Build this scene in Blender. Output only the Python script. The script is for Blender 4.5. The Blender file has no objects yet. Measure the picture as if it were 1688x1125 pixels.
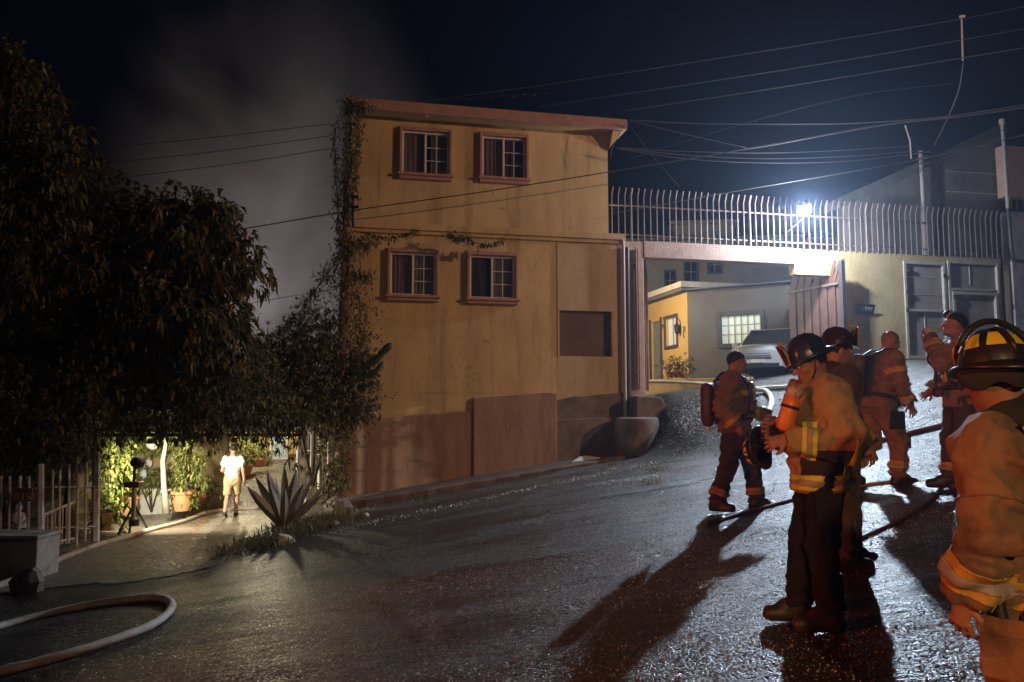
import bpy, bmesh, math, random
import numpy as np
from mathutils import Vector, Matrix

random.seed(7)
RNG = np.random.default_rng(7)
SC = bpy.context.scene
COL = SC.collection
R = math.radians

# ---------------------------------------------------------------- camera
F_PX, CX, CY, CAM_Z, PITCH = 1313.0, 844.0, 562.5, 1.5, R(5.4)
cam_data = bpy.data.cameras.new('camera')
cam_data.sensor_fit = 'HORIZONTAL'
cam_data.sensor_width = 36.0
cam_data.lens = 36.0 * F_PX / 1688.0
cam_data.clip_start = 0.05
cam_data.clip_end = 3000
cam = bpy.data.objects.new('camera', cam_data)
cam.location = (0, 0, CAM_Z)
cam.rotation_euler = (R(90) + PITCH, 0, 0)
COL.objects.link(cam)
SC.camera = cam

# ---------------------------------------------------------------- world: night sky
world = bpy.data.worlds.new('World')
SC.world = world
world.use_nodes = True
wn = world.node_tree.nodes
wl = world.node_tree.links
bg = wn['Background']
sky = wn.new('ShaderNodeTexSky')
sky.sky_type = 'NISHITA'
sky.sun_disc = False
sky.sun_elevation = R(-3.5)
sky.sun_rotation = R(180)
tint = wn.new('ShaderNodeMixRGB')
tint.blend_type = 'MULTIPLY'
tint.inputs[0].default_value = 1.0
tint.inputs[2].default_value = (0.50, 0.66, 1.6, 1)
wl.new(sky.outputs[0], tint.inputs[1])
wl.new(tint.outputs[0], bg.inputs['Color'])
bg.inputs['Strength'].default_value = 0.055

moon = bpy.data.lights.new('moon', 'SUN')  # faint moonlight added, no moon in view
moon.energy = 0.004
moon.angle = R(3)
moon.color = (0.75, 0.82, 1.0)
moon_o = bpy.data.objects.new('moon', moon)
moon_o.rotation_euler = (R(50), 0, R(-40))
COL.objects.link(moon_o)

# ---------------------------------------------------------------- lamp helper and assumed lamps outside the frame
def lamp(name, kind, loc, energy, color, target=None, **kw):
    l = bpy.data.lights.new(name, kind)
    l.energy = energy
    l.color = color
    for k, v in kw.items():
        setattr(l, k, v)
    o = bpy.data.objects.new(name, l)
    o.location = loc
    if target is not None:
        o.rotation_euler = (Vector(target) - Vector(loc)).to_track_quat('-Z', 'Y').to_euler()
    COL.objects.link(o)
    return o

# assumed, unseen sodium street lamp beyond the right edge of the frame, lights the facade at a slant
lamp('assumed_street_lamp', 'SPOT', (21.0, 7.5, 9.6), 7600, (1.0, 0.59, 0.34), target=(-0.6, 19.3, 6.3), spot_size=R(52), spot_blend=0.8, shadow_soft_size=0.10)
# assumed beacon and work lamp of fire engines out of view
lamp('assumed_engine_beacon', 'SPOT', (-11.0, 0.4, 2.2), 2500, (1.0, 0.16, 0.04), target=(2.3, 6.4, 1.0), spot_size=R(40), spot_blend=0.5, shadow_soft_size=0.10)
lamp('assumed_work_lamp', 'SPOT', (0.2, -5.2, 3.6), 1150, (1.0, 0.57, 0.27), target=(2.6, 5.6, 0.8), spot_size=R(74), spot_blend=0.8, shadow_soft_size=0.12)

SC.view_settings.view_transform = 'Standard'
SC.view_settings.look = 'None'
SC.view_settings.exposure = 0.0
SC.view_settings.gamma = 1.0
SC.cycles.use_denoising = True
SC.cycles.max_bounces = 6
SC.cycles.diffuse_bounces = 3
SC.cycles.glossy_bounces = 3
SC.cycles.transmission_bounces = 4
SC.cycles.transparent_max_bounces = 8
SC.cycles.volume_bounces = 0
SC.cycles.sample_clamp_indirect = 4.0
SC.cycles.volume_step_rate = 5.0
SC.cycles.volume_max_steps = 64

# ---------------------------------------------------------------- pixel helpers (photograph pixels, 1688 x 1125)
def ray(px, py):
    u = (px - CX) / F_PX
    v = (CY - py) / F_PX
    c, s = math.cos(PITCH), math.sin(PITCH)
    return Vector((u, c - v * s, s + v * c))

def at(px, py, Y):
    d = ray(px, py)
    return Vector((0, 0, CAM_Z)) + d * (Y / d.y)

def sstep(a, b, x):
    t = min(1.0, max(0.0, (x - a) / (b - a)))
    return t * t * (3 - 2 * t)

def G(x, y):
    """height of the ground"""
    z = 0.15 * x * (0.45 + 0.55 * sstep(3.0, 5.6, y)) + 0.07 * sstep(3, 10, y) * sstep(-2, 1.5, x)
    if x < -5.6:                                     # the drive levels out
        z = -0.84 + 0.035 * (x + 5.6)
    if x > 16:
        z -= 0.1 * (x - 16)
    m = sstep(3.0, 4.0, x)
    y0 = max(9.0, min(17.6, 17.6 - 1.75 * (x - 3.6)))
    z += m * 1.42 * sstep(y0, 21.0, y) * (1 - 0.35 * sstep(9, 14, x))
    if y > 21:
        z += 0.012 * min(y - 21, 40)
        z += 0.12 * sstep(20.5, 29, y) * sstep(-4.0, -6.5, x) * 8
    z += 0.012 * math.sin(x * 1.7 + 0.6 * math.sin(y * 1.1)) * math.cos(y * 1.3 + x * .4)
    return z

def gnd(px, py, y0=2.0, y1=60.0):
    """where the ray through a pixel meets the ground"""
    prev = None
    y = y0
    while y < y1:
        p = at(px, py, y)
        h = p.z - G(p.x, p.y)
        if h <= 0:
            if prev is None:
                return Vector((p.x, p.y, G(p.x, p.y)))
            a, b = y - 0.1, y
            for _ in range(24):
                m = (a + b) / 2
                q = at(px, py, m)
                if q.z - G(q.x, q.y) > 0:
                    a = m
                else:
                    b = m
            q = at(px, py, b)
            return Vector((q.x, q.y, G(q.x, q.y)))
        prev = h
        y += 0.1
    return at(px, py, y1)

class Frame:
    """a vertical plane: t along it, d out of it towards the camera, z up"""
    def __init__(self, ox, oy, deg):
        a = R(deg)
        self.o = Vector((ox, oy, 0))
        self.D = Vector((math.cos(a), math.sin(a), 0))
        self.N = Vector((math.sin(a), -math.cos(a), 0))
    def pt(self, t, d, z):
        p = self.o + self.D * t + self.N * d
        return Vector((p.x, p.y, z))
    def px(self, px, py, d=0.0):
        r = ray(px, py)
        o = self.o + self.N * d
        k = (o.dot(self.N)) / (r.x * self.N.x + r.y * self.N.y)
        p = r * k
        return ((p - o).dot(self.D), p.z + CAM_Z)
    def rect(self, x0, y0, x1, y1, d=0.0):
        xm, ym = (x0 + x1) / 2, (y0 + y1) / 2
        return (self.px(x0, ym, d)[0], self.px(x1, ym, d)[0], self.px(xm, y1, d)[1], self.px(xm, y0, d)[1])

# ---------------------------------------------------------------- object helpers
ORG = {}
def tag(o, label=None, cat=None, group=None, kind=None):
    if label: o['label'] = label
    if cat: o['category'] = cat
    if group: o['group'] = group
    if kind: o['kind'] = kind
    return o

def thing(name, loc, label=None, cat=None, group=None, kind=None):
    o = bpy.data.objects.new(name, None)
    o.empty_display_size = 0.1
    o.location = loc
    COL.objects.link(o)
    ORG[o] = Vector(loc)
    return tag(o, label, cat, group, kind)

def link(name, me, parent=None, loc=None):
    o = bpy.data.objects.new(name, me)
    COL.objects.link(o)
    if parent is not None:
        o.parent = parent
        ORG[o] = ORG[parent]
    else:
        ORG[o] = Vector((0, 0, 0))
    if loc is not None:
        o.location = loc
    return o

class MB:
    def __init__(self):
        self.v, self.f, self.m = [], [], []
    def add(self, verts, faces, m=0):
        b = len(self.v)
        self.v.extend([tuple(p) for p in verts])
        self.f.extend([tuple(b + i for i in fc) for fc in faces])
        self.m.extend([m] * len(faces))
        return self
    def obox(self, c, ax, ay, az, m=0):
        c, ax, ay, az = Vector(c), Vector(ax), Vector(ay), Vector(az)
        vs = [c + ax * sx + ay * sy + az * sz for sx in (-1, 1) for sy in (-1, 1) for sz in (-1, 1)]
        fs = [(0, 1, 3, 2), (4, 6, 7, 5), (0, 4, 5, 1), (2, 3, 7, 6), (0, 2, 6, 4), (1, 5, 7, 3)]
        if ax.cross(ay).dot(az) < 0:
            fs = [f[::-1] for f in fs]
        return self.add(vs, fs, m)
    def box(self, x0, x1, y0, y1, z0, z1, m=0):
        return self.obox(((x0 + x1) / 2, (y0 + y1) / 2, (z0 + z1) / 2), ((x1 - x0) / 2, 0, 0), (0, (y1 - y0) / 2, 0), (0, 0, (z1 - z0) / 2), m)
    def fbox(self, fr, t0, t1, d0, d1, z0, z1, m=0):
        c = fr.pt((t0 + t1) / 2, (d0 + d1) / 2, (z0 + z1) / 2)
        return self.obox(c, fr.D * ((t1 - t0) / 2), fr.N * ((d1 - d0) / 2), (0, 0, (z1 - z0) / 2), m)
    def fpoly(self, fr, pts, d0, d1, m=0):
        """polygon of (t,z), counter-clockwise as the camera sees it, extruded from d0 to d1"""
        n = len(pts)
        fr_v = [fr.pt(t, d1, z) for t, z in pts]
        bk_v = [fr.pt(t, d0, z) for t, z in pts]
        fs = [tuple(range(n)), tuple(range(2 * n - 1, n - 1, -1))]
        for i in range(n):
            j = (i + 1) % n
            fs.append((i, n + i, n + j, j))
        return self.add(fr_v + bk_v, fs, m)
    def tube(self, pts, r, n=8, caps=True, m=0, flat=1.0):
        pts = [Vector(p) for p in pts]
        rs = r if isinstance(r, (list, tuple)) else [r] * len(pts)
        vs, fs = [], []
        ref = None
        for i, p in enumerate(pts):
            a = pts[max(0, i - 1)]
            b = pts[min(len(pts) - 1, i + 1)]
            t = (b - a)
            if t.length < 1e-9: t = Vector((0, 0, 1))
            t.normalize()
            if ref is None:
                ref = Vector((0, 0, 1)) if abs(t.z) < 0.9 else Vector((1, 0, 0))
            s = t.cross(ref)
            if s.length < 1e-6:
                s = t.cross(Vector((0, 1, 0)))
            s.normalize()
            u = s.cross(t).normalized()
            ref = u
            for k in range(n):
                an = 2 * math.pi * k / n
                vs.append(p + (s * math.cos(an) + u * (math.sin(an) * flat)) * rs[i])
        for i in range(len(pts) - 1):
            for k in range(n):
                k2 = (k + 1) % n
                fs.append((i * n + k, i * n + k2, (i + 1) * n + k2, (i + 1) * n + k))
        if caps:
            fs.append(tuple(range(n - 1, -1, -1)))
            fs.append(tuple((len(pts) - 1) * n + k for k in range(n)))
        return self.add(vs, fs, m)
    def lathe(self, prof, c, n=20, axis=(0, 0, 1), m=0, caps=True):
        """prof: (radius, height) going up the axis"""
        c = Vector(c)
        q = Vector((0, 0, 1)).rotation_difference(Vector(axis).normalized())
        vs, fs = [], []
        for r, h in prof:
            for k in range(n):
                an = 2 * math.pi * k / n
                vs.append(c + q @ Vector((r * math.cos(an), r * math.sin(an), h)))
        for i in range(len(prof) - 1):
            for k in range(n):
                k2 = (k + 1) % n
                fs.append((i * n + k, i * n + k2, (i + 1) * n + k2, (i + 1) * n + k))
        if caps:
            fs.append(tuple(range(n - 1, -1, -1)))
            fs.append(tuple((len(prof) - 1) * n + k for k in range(n)))
        return self.add(vs, fs, m)
    def ball(self, c, rx, ry=None, rz=None, n=14, m=0, M=None):
        ry = rx if ry is None else ry
        rz = rx if rz is None else rz
        c = Vector(c)
        h = n // 2
        vs, fs = [], []
        for i in range(h + 1):
            th = math.pi * i / h
            for k in range(n):
                a = 2 * math.pi * k / n
                q = Vector((rx * math.sin(th) * math.cos(a), ry * math.sin(th) * math.sin(a), -rz * math.cos(th)))
                vs.append(c + (M @ q if M is not None else q))
        for i in range(h):
            for k in range(n):
                k2 = (k + 1) % n
                fs.append((i * n + k, i * n + k2, (i + 1) * n + k2, (i + 1) * n + k))
        return self.add(vs, fs, m)
    def mesh(self, name, mats, org=Vector((0, 0, 0)), smooth=False):
        me = bpy.data.meshes.new(name)
        vs = np.array(self.v, dtype=float).reshape(-1, 3) - np.array(org)
        me.from_pydata(vs.tolist(), [], self.f)
        if not isinstance(mats, (list, tuple)): mats = [mats]
        for mt in mats: me.materials.append(mt)
        if len(mats) > 1:
            me.polygons.foreach_set('material_index', self.m)
        if smooth:
            me.polygons.foreach_set('use_smooth', [True] * len(me.polygons))
        me.update()
        return me
    def build(self, name, mats, parent=None, smooth=False, bevel=0.0, sharp=None):
        org = ORG[parent] if parent is not None else Vector((0, 0, 0))
        me = self.mesh(name, mats, org, smooth)
        if smooth and sharp is not None:
            me.set_sharp_from_angle(angle=R(sharp))
        o = link(name, me, parent)
        if bevel > 0:
            b = o.modifiers.new('bevel', 'BEVEL')
            b.width = bevel
            b.segments = 2
            b.limit_method = 'ANGLE'
            b.angle_limit = R(40)
        return o

def wall_holes(mb, fr, t0, t1, z0, z1, holes, d0, d1, m=0):
    """a wall slab from d0 (back) to d1 (front) with rectangular holes (ta,tb,za,zb)"""
    ts = sorted({t0, t1, *[h[0] for h in holes], *[h[1] for h in holes]})
    zs = sorted({z0, z1, *[h[2] for h in holes], *[h[3] for h in holes]})
    ts = [t for t in ts if t0 <= t <= t1]
    zs = [z for z in zs if z0 <= z <= z1]
    def solid(i, j):
        if i < 0 or j < 0 or i >= len(ts) - 1 or j >= len(zs) - 1: return False
        tc, zc = (ts[i] + ts[i + 1]) / 2, (zs[j] + zs[j + 1]) / 2
        return not any(h[0] < tc < h[1] and h[2] < zc < h[3] for h in holes)
    for i in range(len(ts) - 1):
        for j in range(len(zs) - 1):
            if not solid(i, j): continue
            a, b, c, d = ts[i], ts[i + 1], zs[j], zs[j + 1]
            P = fr.pt
            mb.add([P(a, d1, c), P(b, d1, c), P(b, d1, d), P(a, d1, d)], [(0, 1, 2, 3)], m)
            mb.add([P(a, d0, c), P(b, d0, c), P(b, d0, d), P(a, d0, d)], [(3, 2, 1, 0)], m)
            if not solid(i - 1, j): mb.add([P(a, d0, c), P(a, d1, c), P(a, d1, d), P(a, d0, d)], [(0, 1, 2, 3)], m)
            if not solid(i + 1, j): mb.add([P(b, d0, c), P(b, d1, c), P(b, d1, d), P(b, d0, d)], [(3, 2, 1, 0)], m)
            if not solid(i, j - 1): mb.add([P(a, d0, c), P(b, d0, c), P(b, d1, c), P(a, d1, c)], [(0, 1, 2, 3)], m)
            if not solid(i, j + 1): mb.add([P(a, d0, d), P(b, d0, d), P(b, d1, d), P(a, d1, d)], [(3, 2, 1, 0)], m)
    return mb

# ---------------------------------------------------------------- materials
def mat(name, c1, c2=None, scale=3.0, detail=5.0, rough=0.75, bump=0.0, bscale=40.0, metallic=0.0, spec=0.4,
        stretch=(1, 1, 1), stain=None, stain_scale=0.8, stain_amt=0.6, stain_stretch=(1, 1, 1), rough2=None, coord='pos',
        emit=None, estr=0.0, alpha=1.0, trans=0.0, coat=0.0, sheen=0.0, bdist=0.02, rnd=0.0, bump2=0.0, bscale2=12.0, bdist2=0.03, crack=None, crack_scale=0.8, crack_w=0.010):
    m = bpy.data.materials.new(name)
    m.use_nodes = True
    nt = m.node_tree
    N, L = nt.nodes, nt.links
    b = N['Principled BSDF']
    b.inputs['Metallic'].default_value = metallic
    b.inputs['Specular IOR Level'].default_value = spec
    b.inputs['Roughness'].default_value = rough
    b.inputs['Alpha'].default_value = alpha
    b.inputs['Transmission Weight'].default_value = trans
    b.inputs['Coat Weight'].default_value = coat
    if sheen: b.inputs['Sheen Weight'].default_value = sheen
    if coord == 'pos':
        src = N.new('ShaderNodeNewGeometry').outputs['Position']
    else:
        src = N.new('ShaderNodeTexCoord').outputs['Object']
    def mapped(st):
        mp = N.new('ShaderNodeMapping')
        mp.inputs['Scale'].default_value = st
        L.new(src, mp.inputs['Vector'])
        return mp.outputs[0]
    def noise(sc, det, st, rgh=0.6):
        n = N.new('ShaderNodeTexNoise')
        n.inputs['Scale'].default_value = sc
        n.inputs['Detail'].default_value = det
        n.inputs['Roughness'].default_value = rgh
        L.new(mapped(st), n.inputs['Vector'])
        return n.outputs['Fac']
    def ramp(fac, a, b2):
        r = N.new('ShaderNodeMapRange')
        r.inputs['From Min'].default_value = a
        r.inputs['From Max'].default_value = b2
        L.new(fac, r.inputs['Value'])
        return r.outputs[0]
    def mix(fac, a, c):
        x = N.new('ShaderNodeMixRGB')
        if isinstance(fac, float): x.inputs[0].default_value = fac
        else: L.new(fac, x.inputs[0])
        for i, q in ((1, a), (2, c)):
            if isinstance(q, tuple): x.inputs[i].default_value = (*q[:3], 1)
            else: L.new(q, x.inputs[i])
        return x.outputs[0]
    col = tuple(c1)
    if c2 is not None:
        f = ramp(noise(scale, detail, stretch), 0.32, 0.68)
        col = mix(f, tuple(c1), tuple(c2))
        if rough2 is not None:
            mr = N.new('ShaderNodeMapRange')
            mr.inputs['To Min'].default_value = rough
            mr.inputs['To Max'].default_value = rough2
            L.new(f, mr.inputs['Value'])
            L.new(mr.outputs[0], b.inputs['Roughness'])
    if stain is not None:
        f = ramp(noise(stain_scale, 8.0, stain_stretch, 0.7), 0.5, 0.72)
        mu = N.new('ShaderNodeMath'); mu.operation = 'MULTIPLY'
        mu.inputs[1].default_value = stain_amt
        L.new(f, mu.inputs[0])
        col = mix(mu.outputs[0], col, tuple(stain))
    if crack is not None:
        wz = N.new('ShaderNodeTexNoise'); wz.inputs['Scale'].default_value = 2.2; wz.inputs['Detail'].default_value = 6; L.new(src, wz.inputs['Vector'])
        vm = N.new('ShaderNodeVectorMath'); vm.operation = 'MULTIPLY_ADD'; vm.inputs[1].default_value = (.7, .7, .7); L.new(wz.outputs['Color'], vm.inputs[0]); L.new(src, vm.inputs[2])
        vo = N.new('ShaderNodeTexVoronoi'); vo.feature = 'DISTANCE_TO_EDGE'; vo.inputs['Scale'].default_value = crack_scale; L.new(vm.outputs[0], vo.inputs['Vector'])
        c1_ = N.new('ShaderNodeMapRange'); c1_.inputs['From Min'].default_value = 0; c1_.inputs['From Max'].default_value = crack_w; c1_.inputs['To Min'].default_value = 1; c1_.inputs['To Max'].default_value = 0; L.new(vo.outputs['Distance'], c1_.inputs['Value'])
        c2_ = ramp(noise(.9, 3.0, (1, 1, 1)), .5, .58)
        cm_ = N.new('ShaderNodeMath'); cm_.operation = 'MULTIPLY'; L.new(c1_.outputs[0], cm_.inputs[0]); L.new(c2_, cm_.inputs[1])
        col = mix(cm_.outputs[0], col, tuple(crack))
    if rnd > 0:
        oi = N.new('ShaderNodeObjectInfo')
        hs = N.new('ShaderNodeHueSaturation')
        mr = N.new('ShaderNodeMapRange')
        mr.inputs['To Min'].default_value = 1 - rnd
        mr.inputs['To Max'].default_value = 1 + rnd
        L.new(oi.outputs['Random'], mr.inputs['Value'])
        L.new(mr.outputs[0], hs.inputs['Value'])
        if isinstance(col, tuple): hs.inputs['Color'].default_value = (*col[:3], 1)
        else: L.new(col, hs.inputs['Color'])
        col = hs.outputs[0]
    if isinstance(col, tuple): b.inputs['Base Color'].default_value = (*col[:3], 1)
    else: L.new(col, b.inputs['Base Color'])
    if bump > 0:
        bp = N.new('ShaderNodeBump')
        bp.inputs['Strength'].default_value = bump
        bp.inputs['Distance'].default_value = bdist
        L.new(noise(bscale, 4.0, stretch), bp.inputs['Height'])
        L.new(bp.outputs[0], b.inputs['Normal'])
        if bump2 > 0:
            b2 = N.new('ShaderNodeBump'); b2.inputs['Strength'].default_value = bump2; b2.inputs['Distance'].default_value = bdist2
            wn_ = N.new('ShaderNodeTexNoise'); wn_.inputs['Scale'].default_value = bscale2; wn_.inputs['Detail'].default_value = 3; wn_.inputs['Distortion'].default_value = 0.5
            L.new(src, wn_.inputs['Vector'])
            ab = N.new('ShaderNodeMath'); ab.operation = 'SUBTRACT'; ab.inputs[1].default_value = 0.5; L.new(wn_.outputs['Fac'], ab.inputs[0])
            a2 = N.new('ShaderNodeMath'); a2.operation = 'ABSOLUTE'; L.new(ab.outputs[0], a2.inputs[0])
            L.new(a2.outputs[0], b2.inputs['Height']); L.new(b2.outputs[0], bp.inputs['Normal'])
    if emit is not None:
        b.inputs['Emission Color'].default_value = (*emit, 1)
        b.inputs['Emission Strength'].default_value = estr
    return m

def leaf_mat(name, c1, c2, c3=None, rough=0.55, spec=0.25, transl=0.25):
    """foliage: each leaf its own tone (random per island), a little light through"""
    m = bpy.data.materials.new(name)
    m.use_nodes = True
    N, L = m.node_tree.nodes, m.node_tree.links
    b = N['Principled BSDF']
    g = N.new('ShaderNodeNewGeometry')
    cr = N.new('ShaderNodeValToRGB')
    cr.color_ramp.elements[0].color = (*c1, 1)
    cr.color_ramp.elements[1].color = (*c2, 1)
    if c3 is not None:
        e = cr.color_ramp.elements.new(0.93); e.color = (*c3, 1)
        cr.color_ramp.elements[1].position = 0.88
        cr.color_ramp.elements[-1].color = (*c3, 1)
    L.new(g.outputs['Random Per Island'], cr.inputs[0])
    L.new(cr.outputs[0], b.inputs['Base Color'])
    b.inputs['Roughness'].default_value = rough
    b.inputs['Specular IOR Level'].default_value = spec
    out = N['Material Output']
    if transl > 0:
        t = N.new('ShaderNodeBsdfTranslucent')
        L.new(cr.outputs[0], t.inputs['Color'])
        mx = N.new('ShaderNodeMixShader')
        mx.inputs[0].default_value = transl
        L.new(b.outputs[0], mx.inputs[1])
        L.new(t.outputs[0], mx.inputs[2])
        L.new(mx.outputs[0], out.inputs['Surface'])
    return m

M = {}
M['plaster_yellow'] = mat('yellow_plaster', (0.60, 0.425, 0.215), (0.48, 0.33, 0.16), scale=1.6, rough=0.85, bump=0.35, bscale=30, stretch=(1, 1, 0.45),
                          stain=(0.24, 0.15, 0.08), stain_scale=1.5, stain_amt=0.75, stain_stretch=(1.6, 1.6, 0.16), crack=(.16, .10, .05), crack_scale=.5, crack_w=.0035)
M['plaster_patch'] = mat('tan_plaster', (0.50, 0.36, 0.21), (0.42, 0.30, 0.17), scale=2.0, rough=0.85, bump=0.3, bscale=30, stretch=(1, 1, 0.5), stain=(0.2, 0.13, 0.07), stain_scale=1.3, stain_amt=0.6, stain_stretch=(1.6, 1.6, 0.3))
M['plaster_brown'] = mat('brown_plinth_plaster', (0.36, 0.225, 0.16), (0.24, 0.15, 0.11), scale=1.8, rough=0.9, bump=0.4, bscale=22, stretch=(1, 1, 0.35),
                         stain=(0.09, 0.062, 0.05), stain_scale=1.5, stain_amt=0.8, stain_stretch=(1.6, 1.6, 0.22))
M['concrete_dark'] = mat('stained_concrete', (0.21, 0.15, 0.12), (0.11, 0.08, 0.068), scale=2.4, rough=0.9, bump=0.5, bscale=18, stain=(0.05, 0.04, 0.035), stain_scale=1.4, stain_amt=0.8)
M['pink_trim'] = mat('salmon_trim_paint', (0.44, 0.235, 0.175), (0.33, 0.17, 0.13), scale=5, rough=0.6, bump=0.15, bscale=30, stain=(0.22, 0.12, 0.09), stain_scale=3, stain_amt=0.5)
M['soffit'] = mat('soffit_paint', (0.5, 0.30, 0.11), (0.4, 0.24, 0.09), scale=3, rough=0.85, bump=0.2, bscale=25)
M['white_frame'] = mat('white_window_frame', (0.74, 0.71, 0.68), (0.6, 0.57, 0.54), scale=9, rough=0.45)
M['glass_dark'] = mat('dark_window_glass', (0.03, 0.028, 0.03), rough=0.06, spec=0.8)
M['curtain'] = mat('curtain_cloth', (0.16, 0.095, 0.08), (0.10, 0.062, 0.056), scale=8, rough=0.9, stretch=(6, 6, 0.4))
M['globe'] = mat('globe_glass', (0.75, 0.62, 0.5), rough=0.25)
M['beam'] = mat('pink_rough_render', (0.52, 0.40, 0.36), (0.42, 0.31, 0.28), scale=5, rough=0.9, bump=0.8, bscale=26, stain=(0.26, 0.18, 0.15), stain_scale=2.0, stain_amt=0.6)
M['plaster_cream'] = mat('cream_plaster', (0.60, 0.47, 0.25), (0.50, 0.38, 0.19), scale=1.8, rough=0.85, bump=0.35, bscale=11, stain=(0.32, 0.23, 0.14), stain_scale=1.6, stain_amt=0.5, bdist=0.04)
M['gate_metal'] = mat('maroon_sheet_metal', (0.17, 0.085, 0.07), (0.115, 0.055, 0.046), scale=4, rough=0.5, metallic=0.0, bump=0.15, bscale=30, stain=(0.28, 0.16, 0.13), stain_scale=3, stain_amt=0.4)
M['bar_paint'] = mat('fence_bar_paint', (0.25, 0.18, 0.16), (0.16, 0.105, 0.09), scale=6, rough=0.5, stain=(0.28, 0.12, 0.07), stain_scale=5, stain_amt=0.6, rnd=0.12)
M['white_metal'] = mat('white_painted_metal', (0.6, 0.57, 0.55), (0.48, 0.43, 0.4), scale=7, rough=0.5, stain=(0.25, 0.12, 0.07), stain_scale=6, stain_amt=0.6)
M['mesh_screen'] = mat('door_mesh_screen', (0.36, 0.30, 0.28), (0.27, 0.22, 0.21), scale=3, rough=0.8, bump=0.2, bscale=120)
M['grey_render'] = mat('grey_render', (0.215, 0.19, 0.165), (0.15, 0.13, 0.115), scale=1.4, rough=0.9, bump=0.4, bscale=20, stretch=(1, 1, 0.5))
M['grey_house'] = mat('grey_house_paint', (0.165, 0.15, 0.13), (0.13, 0.118, 0.105), scale=1.2, rough=0.85, bump=0.25, bscale=25)
M['house_yellow'] = mat('bright_yellow_paint', (0.74, 0.49, 0.16), (0.68, 0.43, 0.13), scale=1.6, rough=0.8, bump=0.15, bscale=25)
M['eave_cream'] = mat('cream_eave', (0.62, 0.55, 0.42), (0.5, 0.44, 0.33), scale=4, rough=0.8)
M['roof_slate'] = mat('slate_blue_roof_edge', (0.15, 0.17, 0.20), (0.11, 0.125, 0.15), scale=4, rough=0.7)
M['back_house'] = mat('pale_back_house', (0.44, 0.40, 0.33), (0.36, 0.325, 0.27), scale=1.2, rough=0.85)
M['pipe_dark'] = mat('dark_pvc_pipe', (0.05, 0.045, 0.06), (0.08, 0.07, 0.08), scale=9, rough=0.4)
M['pipe_pale'] = mat('pale_pipe', (0.5, 0.42, 0.4), (0.4, 0.33, 0.3), scale=9, rough=0.45)
M['wood_pole'] = mat('weathered_pole_wood', (0.24, 0.145, 0.10), (0.14, 0.085, 0.06), scale=10, rough=0.9, stretch=(3, 3, 0.25), bump=0.6, bscale=30)
M['wire'] = mat('wire_insulation', (0.04, 0.034, 0.034), rough=0.6)
M['wire_pale'] = mat('pale_wire_insulation', (0.075, 0.062, 0.062), rough=0.6)
M['hose_cream'] = mat('fire_hose_canvas', (0.46, 0.37, 0.28), (0.34, 0.26, 0.19), scale=16, rough=0.65, bump=0.5, bscale=120, stain=(0.14, 0.1, 0.07), stain_scale=3, stain_amt=0.7)
M['hose_white'] = mat('white_fire_hose', (0.66, 0.64, 0.60), (0.52, 0.49, 0.45), scale=10, rough=0.6, bump=0.4, bscale=120, stain=(0.22, 0.18, 0.14), stain_scale=3, stain_amt=0.6)
M['hose_red'] = mat('red_fire_hose', (0.20, 0.075, 0.06), (0.13, 0.05, 0.045), scale=10, rough=0.55, bump=0.4, bscale=110)
M['hose_orange'] = mat('orange_fire_hose', (0.66, 0.58, 0.51), (0.52, 0.43, 0.36), scale=8, rough=0.6, bump=0.4, bscale=110, stain=(0.25, 0.15, 0.11), stain_scale=2.2, stain_amt=0.8)
M['black'] = mat('black_rubber', (0.018, 0.017, 0.018), (0.03, 0.028, 0.028), scale=9, rough=0.5, bump=0.2, bscale=60)
M['steel'] = mat('dull_steel', (0.5, 0.48, 0.46), (0.36, 0.34, 0.32), scale=9, rough=0.35, metallic=1.0)
M['terracotta'] = mat('terracotta', (0.52, 0.24, 0.12), (0.42, 0.19, 0.095), scale=6, rough=0.85, bump=0.2, bscale=30)
M['white_stone'] = mat('whitewashed_stone', (0.66, 0.62, 0.54), (0.5, 0.46, 0.39), scale=5, rough=0.9, bump=0.5, bscale=22)
M['low_wall'] = mat('grimy_low_wall', (0.42, 0.36, 0.30), (0.30, 0.25, 0.205), scale=4, rough=0.9, bump=0.6, bscale=16, stain=(.07,.055,.045), stain_scale=2.5, stain_amt=.7)
M['dirt'] = mat('dirt', (0.09, 0.06, 0.042), (0.055, 0.038, 0.028), scale=6, rough=0.95, bump=0.8, bscale=18)
M['rock'] = mat('rough_rock', (0.26, 0.21, 0.18), (0.16, 0.125, 0.11), scale=5, rough=0.9, bump=0.8, bscale=14)

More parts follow.
